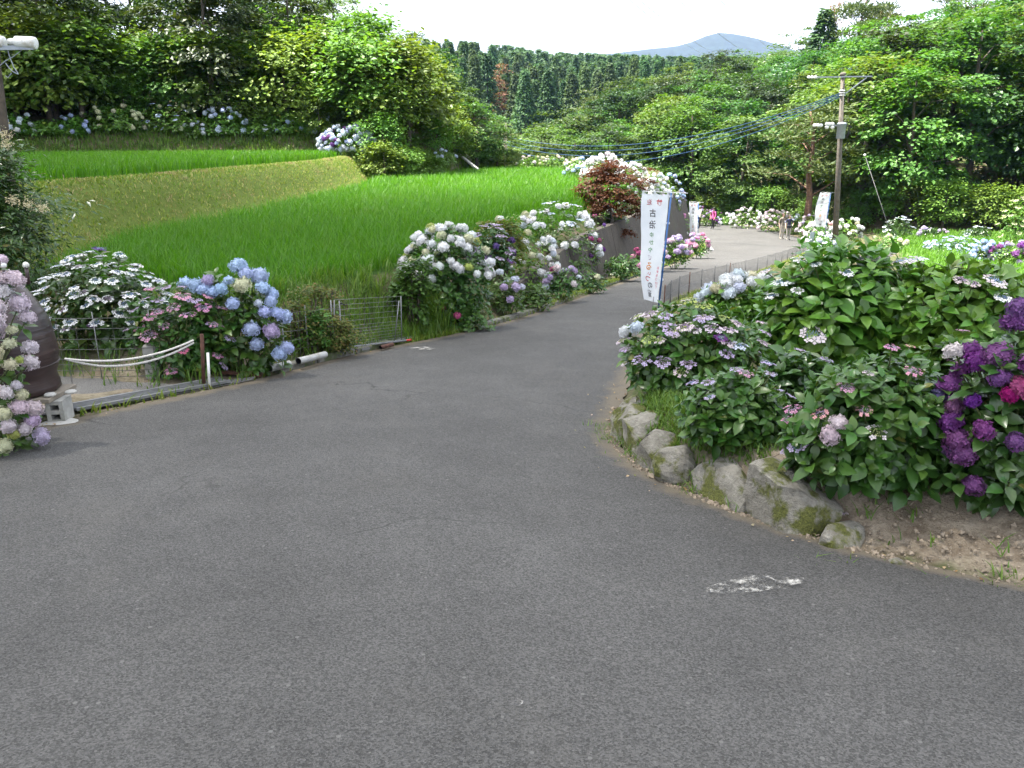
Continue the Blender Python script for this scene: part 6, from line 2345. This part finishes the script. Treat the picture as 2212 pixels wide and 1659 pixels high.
    for i, (dy, sag, lab) in enumerate(((0, 1.5, 'top'), (4, 1.62, 'upper middle'), (8, 1.75, 'lower middle'), (12, 2.0, 'lowest'))):
        p0, p1 = W + loc(1818, 200 + dy * .7), end + Vector((0, 0, -.28 * i))
        pts = []
        for k in range(41):
            q = p0.lerp(p1, k / 40)
            q.z -= 4 * sag * (k / 40) * (1 - k / 40)
            pts.append(q)
        mb = MB()
        mb.tube(pts, .016, 5, cap=False)
        tag(link('overhead_cable', mb.mesh('overhead_cable', M['blue_cable'])), lab + ' of the four blue cables sagging left from the utility pole', 'cable', 'blue cables')
    # far pole holding the other end, among the trees at the edge of the left wood
    zz = hz(end.x, 62)
    mb = MB()
    mb.tube([(0, 0, -.2), (0, 0, end.z - zz + 1.0)], [.17, .12], 10)
    tag(link('utility_pole', mb.mesh('plain_pole', M['pole_wood']), None, (end.x - .1, 62.2, zz)), 'plain pole half hidden by the last trees of the left wood', 'utility pole')
    # guy wire with white guard
    A, B = at(1868, 335, Y + 3), at(1938, 508, Y)
    B.z = hz(B.x, Y)
    gw = thing('guy_wire', 'thin slanting stay wire right of the utility pole', 'wire', tuple(B))
    mb = MB()
    mb.tube([(0, 0, 0), A - B], .014, 5)
    link('strand', mb.mesh('stay_strand', M['wire']), gw)
    mb = MB()
    mb.lathe([(.03, -.06), (.09, 0), (.03, .06)], tuple(A - B), 10)
    link('insulator', mb.mesh('stay_insulator', M['porcelain']), gw)
    # high-voltage lines across the sky
    for i, (x0, y0, x1, y1, lab) in enumerate(((1365, -20, 1530, 112, 'leftmost'), (1385, -20, 1560, 112, 'second'), (1470, -20, 1632, 112, 'third'), (1560, -20, 1690, 112, 'fourth'), (1645, -40, 1740, 90, 'rightmost'))):
        p0, p1 = at(x0, y0, 150), at(x1, y1, 420)
        pts = []
        for k in range(25):
            q = p0.lerp(p1, -.25 + 1.5 * k / 24)
            q.z -= 3 * 4 * (k / 24) * (1 - k / 24)
            pts.append(q)
        mb = MB()
        mb.tube(pts, .055, 5, cap=False)
        tag(link('power_line', mb.mesh('power_line', M['wirehigh'])), lab + ' thin power line slanting down the sky to the right', 'power line', 'power lines in the sky')
    # lamp on the pole at the left edge
    Yl = 10.9
    pc = at(-17, 140, Yl)
    zb_ = hz(pc.x - .05, Yl)
    lp = thing('lamp_pole', 'dark pole with a white floodlight and cables at the left edge', 'lamp pole', (pc.x - .08, Yl, zb_))
    o0 = Vector(lp.location)
    mb = MB()
    mb.tube([(0, 0, -.1), at(-6, 150, Yl) - o0, at(-12, 60, Yl) - o0], [.055, .05, .045], 10)
    link('shaft', mb.mesh('lamp_shaft', M['bark']), lp)
    mb = MB()
    A, B = at(-40, 104, Yl - .05) - o0, at(72, 103, Yl - .05) - o0
    mb.box((A + B) / 2, ((B - A).length, .03, .052), (B - A).to_track_quat('X', 'Z').to_matrix())
    link('bracket', mb.mesh('lamp_bracket', M['grey_paint']), lp)
    for (xa, ya, xb, yb, dy) in ((34, 91, 78, 94, -.02), (-30, 90, 10, 92, -.02)):
        a_, b_ = at(xa, ya, Yl + dy) - o0, at(xb, yb, Yl + dy) - o0
        d_ = (b_ - a_)
        Mx = d_.to_track_quat('Z', 'Y').to_matrix()
        L = d_.length
        mb = MB()
        mb.lathe([(.060, .0), (.072, .01), (.078, L * .85), (.074, L * .97), (.05, L)], tuple(a_), 20, M=Mx)
        hd = link('lamp_housing', mb.mesh('lamp_housing', M['white_paint']), lp)
        mb = MB()
        mb.lathe([(.010, -.10), (.036, -.085), (.042, -.03), (.042, -.002)], tuple(a_), 16, M=Mx)
        link('lamp_neck', mb.mesh('lamp_neck', M['white_paint']), hd)
    mb = MB()
    for pts in (((48, 108), (30, 122), (12, 132), (0, 142)), ((16, 106), (22, 125), (30, 145), (40, 160)), ((40, 161), (28, 155), (18, 145), (12, 136)), ((25, 158), (18, 168), (12, 164))):
        mb.tube([at(x, y, Yl - .03) - o0 for x, y in pts], .006, 5, cap=False)
    link('cable', mb.mesh('lamp_cables', M['grey_paint']), lp)
    # concrete ramp at the far corner of the lower paddy and slab in the shaded bank
    A, B = at(990, 332, 43.5), at(1032, 366, 42.0)
    mb = MB()
    d = B - A
    mb.box((A + B) / 2, (d.length, .16, .10), d.to_track_quat('X', 'Z').to_matrix(), 0, .02)
    tag(link('concrete_ramp', mb.mesh('concrete_ramp', M['concrete'])), 'sloping concrete slab at the far corner of the lower paddy', 'ramp')
    A = at(118, 238, 39.5)
    mb = MB()
    mb.box((0, 0, 0), (1.6, .18, .7), None, 0, .02)
    tag(link('low_wall', mb.mesh('low_wall', M['concrete']), None, A), 'small grey concrete wall in the shade behind the hydrangea row', 'wall')
    # fallen leaves and petals on the asphalt
    for i, (px, py, m_, s, lab) in enumerate(((998, 1024, 'dry', .022, 'brown fallen leaf in the middle of the road'), (1270, 1358, 'pale_dry', .014, 'small yellow leaf on the near road'), (1347, 1018, 'dry', .02, 'brown leaf beside the stones'), (1227, 857, 'pale_dry', .016, 'pale petal on the road at mid distance'),
                                              (1026, 708, 'pinkfall', .05, 'fallen pink flower head at the left road edge'), (146, 958, 'dry', .016, 'reddish leaf below the jar'), (60, 1075, 'dry', .025, 'orange-brown leaf at the foot of the pink hydrangea'), (900, 1440, 'pale_dry', .008, 'tiny pale speck on the near road'),
                                              (1110, 1078, 'pale_dry', .009, 'tiny pale chip left of the stones'), (735, 1525, 'pale_dry', .01, 'pale chip on the lower left road'), (510, 806, 'pale_dry', .035, 'yellow leaf on the rusty channel'))):
        g_ = gp(px, py)
        mb = MB()
        ang = rnd.uniform(0, 6.28)
        Q = Matrix.Rotation(ang, 3, 'Z')
        v = [Q @ (Vector(q) * s) for q in LEAF2_V * np.array([1.6, 1.6, 1.0])]
        mb.add([p + Vector((0, 0, .012 if 'channel' not in lab else .05)) for p in v], [tuple(q) for q in LEAF2_F])
        nm = 'fallen_leaf'
        if m_ == 'pinkfall':
            o = link('fallen_flower', HEADS['mop'][0], None, (g_.x, g_.y, g_.z + .035))
            o.scale = (.05, .05, .05)
            o.color = (*C['rose'], 1)
            tag(o, lab, 'flower')
            continue
        tag(link(nm, mb.mesh(nm, M[m_]), None, (g_.x, g_.y, g_.z + .004)), lab, 'leaf')
    # leaf litter blown against the road edges
    rng = np.random.default_rng(33)
    yl = rng.uniform(5.2, 26, 260)
    xl = XL(yl) + np.abs(rng.normal(0, .10, 260)) - .01
    yr = rng.uniform(2.7, 12, 240)
    xr = XR(yr) - np.abs(rng.normal(0, .14, 240)) + .02
    x, y = np.concatenate([xl, xr]), np.concatenate([yl, yr])
    nr = unit(np.array([0, 0, 1.0]) + rng.normal(0, .3, (len(x), 3)))
    v, f = scatter(LEAF2_V * np.array([1.3, 1, 1]), LEAF2_F, frames(nr, rand_dirs(len(x), rng)), np.stack([x, y, zr(y) + .018], 1), rng.uniform(.008, .026, len(x)))
    ob = link('leaf_litter', mesh_np('leaf_litter', v, f, [leafmat('litter', [(.10, .055, .025), (.20, .12, .05), (.30, .22, .10), (.34, .26, .22), (.10, .12, .03)], .1, .8, 0)]))
    tag(ob, 'dry leaf litter and petals along the road edges', 'litter', kind='stuff')
    # broken hydrangea sprig lying over the big stone
    g_ = at(1745, 1085, 3.62)
    sp = thing('broken_sprig', 'wilted hydrangea sprig drooping over the big mossy stone', 'sprig', tuple(g_))
    rng = np.random.default_rng(6)
    mb = MB()
    mb.tube([(-.02, 0, .03), (.10, .03, .045), (.28, .10, .04)], [.004, .005, .006], 6)
    link('twig', mb.mesh('sprig_twig', M['stem']), sp)
    for i in range(13):
        o = link('leaf', leaf_mesh('hyd_light', 0), sp, (rng.uniform(-.05, .08), rng.uniform(-.03, .02), rng.uniform(.0, .05)))
        o.rotation_euler = (rng.uniform(-1.5, -.8), rng.uniform(-.5, .5), rng.uniform(0, 6.28))
        o.scale = [rng.uniform(.05, .085)] * 3
    for (dx, dz) in ((-.06, -.03), (.12, -.02), (.16, -.035)):
        o = link('floret_cluster', HEADS['lace_pink'][0], sp, (dx, -.05, dz))
        o.scale = (.022, .022, .022)
        o.color = (*C['pinkwhite'], 1)


# ------------------------------------------------------------------ people
def person(label, px, py_foot, Y, height, rz, cols, pose, extras):
    g_ = at(px, py_foot, Y)
    z = max(hz(g_.x, Y), float(zr(Y)) + .008)
    root = thing('person', label, 'person', (g_.x, Y, z), None, rz)
    s = height / 1.62
    J = {}

    def P(n, x, y, zz, r_):
        J[n] = (len(J), (x, y, zz), r_)
    # facing -Y
    P('pelvis', 0, 0, .88, (.155, .115))
    P('waist', 0, 0, 1.03, (.13, .10))
    P('chest', 0, -.005, 1.22, (.155, .11))
    P('neckbase', 0, .01, 1.36, (.075, .065))
    P('neck', 0, 0, 1.42, (.048, .05))
    P('head0', 0, -.01, 1.485, (.068, .078))
    P('head1', 0, -.008, 1.55, (.076, .088))
    P('head2', 0, 0, 1.61, (.045, .055))
    P('nose', 0, -.092, 1.52, (.012, .012))
    for sd, q in (('l', 1), ('r', -1)):
        el, wr = pose[sd + 'e'], pose[sd + 'w']
        P('sh' + sd, q * .155, .01, 1.33, (.058, .058))
        P('el' + sd, *el, (.042, .042))
        P('wr' + sd, *wr, (.028, .028))
        hd = Vector(wr) + (Vector(wr) - Vector(el)).normalized() * .07
        P('pa' + sd, *hd, (.034, .018))
        d = (Vector(wr) - Vector(el)).normalized()
        side = d.cross(Vector((0, 1, 0)))
        side = side.normalized() if side.length > .1 else Vector((1, 0, 0))
        for k, (o, L) in enumerate(((-.024, .058), (-.008, .068), (.008, .064), (.024, .05))):
            f1 = hd + side * o + d * (.02 + L * .5)
            f2 = hd + side * o + d * (.02 + L) + Vector((0, -.012, 0))
            P(f'f{k}a' + sd, *f1, (.009, .009))
            P(f'f{k}b' + sd, *f2, (.007, .007))
        tb = hd + side * -.04 * q + d * .012
        P('th' + sd, *tb, (.010, .010))
        P('hp' + sd, q * .088, 0, .84, (.092, .095))
        k_, a_, t_ = pose[sd + 'k'], pose[sd + 'a'], pose[sd + 't']
        P('kn' + sd, *k_, (.062, .064))
        P('an' + sd, *a_, (.042, .045))
        P('to' + sd, *t_, (.038, .03))
    E_ = [('pelvis', 'waist'), ('waist', 'chest'), ('chest', 'neckbase'), ('neckbase', 'neck'), ('neck', 'head0'), ('head0', 'head1'), ('head1', 'head2'), ('head1', 'nose')]
    for sd in 'lr':
        E_ += [('chest', 'sh' + sd), ('sh' + sd, 'el' + sd), ('el' + sd, 'wr' + sd), ('wr' + sd, 'pa' + sd), ('pa' + sd, 'th' + sd), ('pelvis', 'hp' + sd), ('hp' + sd, 'kn' + sd), ('kn' + sd, 'an' + sd), ('an' + sd, 'to' + sd)]
        for k in range(4):
            E_ += [('pa' + sd, f'f{k}a' + sd), (f'f{k}a' + sd, f'f{k}b' + sd)]
    me = bpy.data.meshes.new('skeleton')
    me.from_pydata([tuple(c * s for c in J[n][1]) for n in J], [(J[a][0], J[b][0]) for a, b in E_], [])
    ob = bpy.data.objects.new('skeleton', me)
    COL.objects.link(ob)
    sk = ob.modifiers.new('skin', 'SKIN')
    for n in J:
        d = me.skin_vertices[0].data[J[n][0]]
        d.radius = tuple(q * s for q in J[n][2])
        d.use_root = n == 'pelvis'
    sb = ob.modifiers.new('sub', 'SUBSURF')
    sb.levels = 1
    bpy.context.view_layer.update()
    dg = bpy.context.evaluated_depsgraph_get()
    bm_ = bpy.data.meshes.new_from_object(ob.evaluated_get(dg))
    bpy.data.objects.remove(ob)
    bm_.name = 'body'
    skin, shirt, trousers, shoe = (plain('skin', (.52, .33, .24), .6, var=.06), plain('upper_cloth', cols[0], .85, var=.15), plain('lower_cloth', cols[1], .85, var=.15), plain('shoe', cols[2], .6, var=.2))
    bm_.materials.clear()
    for m_ in (skin, shirt, trousers, shoe):
        bm_.materials.append(m_)
    sl = pose['sleeve']
    mi = []
    for p in bm_.polygons:
        c = p.center / s
        arm = abs(c.x) > .20 and c.z > .70 or any((Vector(c) - Vector(pose[q + 'w'])).length < .16 and abs(c.x) > .16 or (Vector(c) - Vector(pose[q + 'w'])).length < .10 for q in 'lr')
        if c.z > 1.375:
            k = 0
        elif arm:
            dd = min((Vector(c) - Vector(pose[q + 'w'])).length for q in 'lr')
            k = 1 if dd > sl else 0
        elif c.z > pose['hem']:
            k = 1
        elif c.z < .075:
            k = 3
        else:
            k = 2
        mi.append(k)
    bm_.polygons.foreach_set('material_index', mi)
    bm_.polygons.foreach_set('use_smooth', [True] * len(mi))
    body = link('body', bm_, root)
    # hair, eyes and mouth
    mb = MB()
    Mx = Matrix.Diagonal((.088 * s, .100 * s, .105 * s))
    n = 12
    prof = [(math.sin(a), math.cos(a)) for a in np.linspace(.02, 1.9, 9)]
    v, f = [], []
    for (r_, zz) in prof:
        for k in range(n):
            t_ = 2 * math.pi * k / n
            fr = max(0, -math.sin(t_))
            low = zz if zz > .15 else zz * (1 - fr) + .25 * fr
            v.append(Mx @ Vector((r_ * math.cos(t_), r_ * math.sin(t_), low)) + Vector((0, .012 * s, 1.548 * s)))
    for i in range(len(prof) - 1):
        for k in range(n):
            j = (k + 1) % n
            f.append((i * n + k, (i + 1) * n + k, (i + 1) * n + j, i * n + j))
    mb.add(v, f, 0, True)
    link('hair', mb.mesh('hair', plain('hair', cols[3], .6, var=.25, scale=60)), root)
    mb = MB()
    for q in (-1, 1):
        mb.lathe([(.002, -.008), (.010, 0), (.002, .008)], (q * .028 * s, -.083 * s, 1.545 * s), 8)
    link('eyes', mb.mesh('eyes', M['black']), root)
    mb = MB()
    mb.box((0, -.079 * s, 1.485 * s), (.034 * s, .008, .008))
    link('mouth', mb.mesh('mouth', plain('lips', (.40, .16, .13), .6)), root)
    for q in (-1, 1):
        mb = MB()
        mb.lathe([(.004, -.02), (.014, 0), (.004, .02)], (q * .080 * s, .005, 1.53 * s), 8)
        link('ear', mb.mesh('ear', skin), root)
    for (nm, fn, col) in extras:
        mb = MB()
        fn(mb, s)
        link(nm, mb.mesh(nm, plain(nm, col, .75, var=.15)), root)
    return root


def hatf(mb, s):
    mb.lathe([(.13, .0), (.135, .008), (.095, .015), (.092, .07), (.06, .105), (.004, .11)], (0, .0, 1.575 * s), 16)


def capf(mb, s):
    mb.lathe([(.094, .0), (.096, .03), (.075, .075), (.03, .098), (.004, .10)], (0, .004, 1.565 * s), 16)
    mb.box((0, -.13 * s, 1.575 * s), (.13, .10, .012))


def packf(mb, s):
    mb.box((0, .20 * s, 1.12 * s), (.30 * s, .18 * s, .42 * s), None, 0, .04)
    for q in (-1, 1):
        mb.tube([(q * .1 * s, .12 * s, 1.32 * s), (q * .11 * s, -.02 * s, 1.385 * s), (q * .12 * s, -.125 * s, 1.22 * s), (q * .12 * s, -.05 * s, .98 * s), (q * .12 * s, .1 * s, .95 * s)], .022, 6)


def bagf(mb, s):
    mb.box((-.10 * s, -.20 * s, .90 * s), (.30 * s, .12 * s, .20 * s), None, 0, .03)
    mb.tube([(-.22 * s, -.19 * s, .98 * s), (-.1 * s, -.1 * s, 1.2 * s), (.10 * s, .0, 1.37 * s), (.12 * s, .10 * s, 1.2 * s)], .010, 6)


def build_people():
    st = dict(lk=(.09, -.01, .46), la=(.09, .01, .08), lt=(.10, -.13, .03), rk=(-.09, -.01, .46), ra=(-.09, .01, .08), rt=(-.10, -.13, .03))
    arms = dict(le=(.25, .02, 1.08), lw=(.25, -.06, .86), re=(-.25, .02, 1.08), rw=(-.25, -.06, .86))
    person('woman in navy top and grey trousers holding a dark bag, facing the camera', 1700, 531, 52.6, 1.62, math.radians(8), ((.012, .014, .045), (.34, .31, .27), (.012, .012, .012), (.03, .018, .012)),
           dict(st, le=(.27, -.02, 1.10), lw=(.16, -.17, .98), re=(-.27, -.02, 1.10), rw=(-.30, -.13, .93), sleeve=.20, hem=.86), [('handbag', bagf, (.012, .014, .02))])
    person('woman in brown-grey vest and beige trousers standing behind the woman in navy', 1686, 530, 53.4, 1.68, math.radians(12), ((.20, .17, .13), (.46, .40, .33), (.16, .13, .10), (.06, .03, .02)), dict(st, **arms, sleeve=.18, hem=.90), [])
    person('walker in a pink jacket with a dark backpack, seen from the side', 1537, 521, 61.5, 1.60, math.radians(-55), ((.62, .10, .30), (.012, .012, .014), (.10, .10, .11), (.01, .01, .01)),
           dict(st, le=(.24, .0, 1.08), lw=(.22, -.10, .88), re=(-.24, .0, 1.08), rw=(-.22, -.08, .86), lk=(.07, -.03, .46), rk=(-.07, .02, .46), sleeve=.06, hem=.83), [('backpack', packf, (.015, .016, .022)), ('hat', capf, (.012, .012, .014))])
    person('walker in a cream jacket and dark hat half hidden by the middle banner', 1508, 516, 63.0, 1.62, math.radians(-75), ((.66, .62, .52), (.012, .012, .014), (.03, .03, .03), (.02, .015, .012)),
           dict(st, le=(.22, -.05, 1.10), lw=(.16, -.24, 1.02), re=(-.22, -.05, 1.10), rw=(-.16, -.24, 1.02), sleeve=.06, hem=.82), [('hat', hatf, (.10, .12, .16))])


build_small_plants()
build_stones()
build_left_props()
build_right_props()
build_people()


# ------------------------------------------------------------------ the air
def build_haze():
    mb = MB()
    mb.box((1000, 3200, 160), (26000, 26000, 420))
    m = bpy.data.materials.new('haze')
    m.use_nodes = True
    n, l = m.node_tree.nodes, m.node_tree.links
    n.clear()
    out = n.new('ShaderNodeOutputMaterial')
    v = n.new('ShaderNodeVolumePrincipled')
    v.inputs['Color'].default_value = (.29, .47, .90, 1)
    v.inputs['Density'].default_value = .00010
    v.inputs['Anisotropy'].default_value = .0
    l.new(v.outputs[0], out.inputs['Volume'])
    o = link('haze', mb.mesh('haze', m))
    tag(o, 'pale bluish air softening the far hills', None, kind='stuff')


build_haze()


# ------------------------------------------------------------------ broken cloud cover overhead: one cloud is passing before the sun
def cloud_mesh(name, outline, thick, seed):
    """closed lumpy body over a closed outline"""
    rng = np.random.default_rng(seed)
    P = np.array(outline, float)
    c = P.mean(0)
    seg = []
    n = len(P)
    for i in range(n):
        a, b, d, e = P[i - 1], P[i], P[(i + 1) % n], P[(i + 2) % n]
        for k in range(10):
            t = k / 10
            seg.append(.5 * ((2 * b) + (-a + d) * t + (2 * a - 5 * b + 4 * d - e) * t * t + (-a + 3 * b - 3 * d + e) * t ** 3))
    E = np.array(seg)
    m = len(E)
    s = np.linspace(0, 2 * np.pi, m, endpoint=False)
    wob = sum(np.sin(s * k + rng.uniform(0, 6)) * .9 / k ** .6 for k in (7, 11, 17, 29))
    E = E + (E - c) / np.linalg.norm(E - c, axis=1, keepdims=True) * wob[:, None]
    rings = 14
    v = []
    for top in (1, 0):
        for r_ in range(rings + 1):
            f_ = 1 - r_ / rings
            q = c + (E - c) * f_
            h = thick * (math.sqrt(max(0, 1 - f_ ** 4)))
            lump = sum(np.sin(q[:, 0] * w + rng.uniform(0, 6)) * np.sin(q[:, 1] * w + rng.uniform(0, 6)) for w in (.03, .06, .11)) * thick * .13 * (1 - f_ ** 3)
            z = (h + lump) if top else -(h * .18) + lump * .2
            v.append(np.stack([q[:, 0], q[:, 1], np.broadcast_to(z, (m,))], 1))
    v = np.concatenate(v)
    f = []
    for half in (0, 1):
        o = half * (rings + 1) * m
        for r_ in range(rings):
            for k in range(m):
                j = (k + 1) % m
                a = (o + r_ * m + k, o + r_ * m + j, o + (r_ + 1) * m + j, o + (r_ + 1) * m + k)
                f.append(a if half == 0 else a[::-1])
    return mesh_np(name, v, f, [M['cloud']], True)


def build_clouds():
    m, n, l, b = mat('cloud')
    df = n.new('ShaderNodeBsdfDiffuse')
    df.inputs['Color'].default_value = (.95, .95, .96, 1)
    tr = n.new('ShaderNodeBsdfTranslucent')
    tr.inputs['Color'].default_value = (.95, .95, .96, 1)
    mx = n.new('ShaderNodeMixShader')
    mx.inputs['Fac'].default_value = .5
    l.new(df.outputs[0], mx.inputs[1])
    l.new(tr.outputs[0], mx.inputs[2])
    tp = n.new('ShaderNodeBsdfTransparent')
    thin = n.new('ShaderNodeMixShader')
    thin.inputs['Fac'].default_value = .31       # two faces: about a tenth of the sun comes straight through
    l.new(mx.outputs[0], thin.inputs[1])
    l.new(tp.outputs[0], thin.inputs[2])
    l.new(thin.outputs[0], n['Material Output'].inputs['Surface'])
    M['cloud'] = m
    ALT = 1350.0
    shift = SUN_DIR * (ALT / SUN_DIR.z)
    # ground track of the cloud's edge: the near lane lies under it, the bend and the woods beyond do not
    edge = [(70, 22), (24, 28), (10, 27), (-2, 21), (-8, 26), (-13, 34), (-34, 52), (-100, 84), (-170, 20), (-160, -110), (-60, -190), (70, -180), (140, -90), (125, -10)]
    o = link('cloud', cloud_mesh('cloud', edge, 9, 2), None, (shift.x, shift.y, ALT))
    tag(o, 'bright cloud drifting across the sun above the lane', 'cloud', kind='stuff')
    for i, (x, y, s) in enumerate(((900, -700, 2.2), (-2300, -500, 2.6), (300, -1900, 2.4), (1900, 200, 2.0), (-1500, -1900, 2.2))):
        q = link('cloud', cloud_mesh('cloud', [(a * s, b_ * s) for a, b_ in edge], 70 * s, 5 + i), None, (x, y, ALT + 40 * i))
        tag(q, ('wide', 'broad', 'heaped', 'ragged', 'drawn-out')[i] + ' white cloud high above the valley', 'cloud', kind='stuff')


build_clouds()
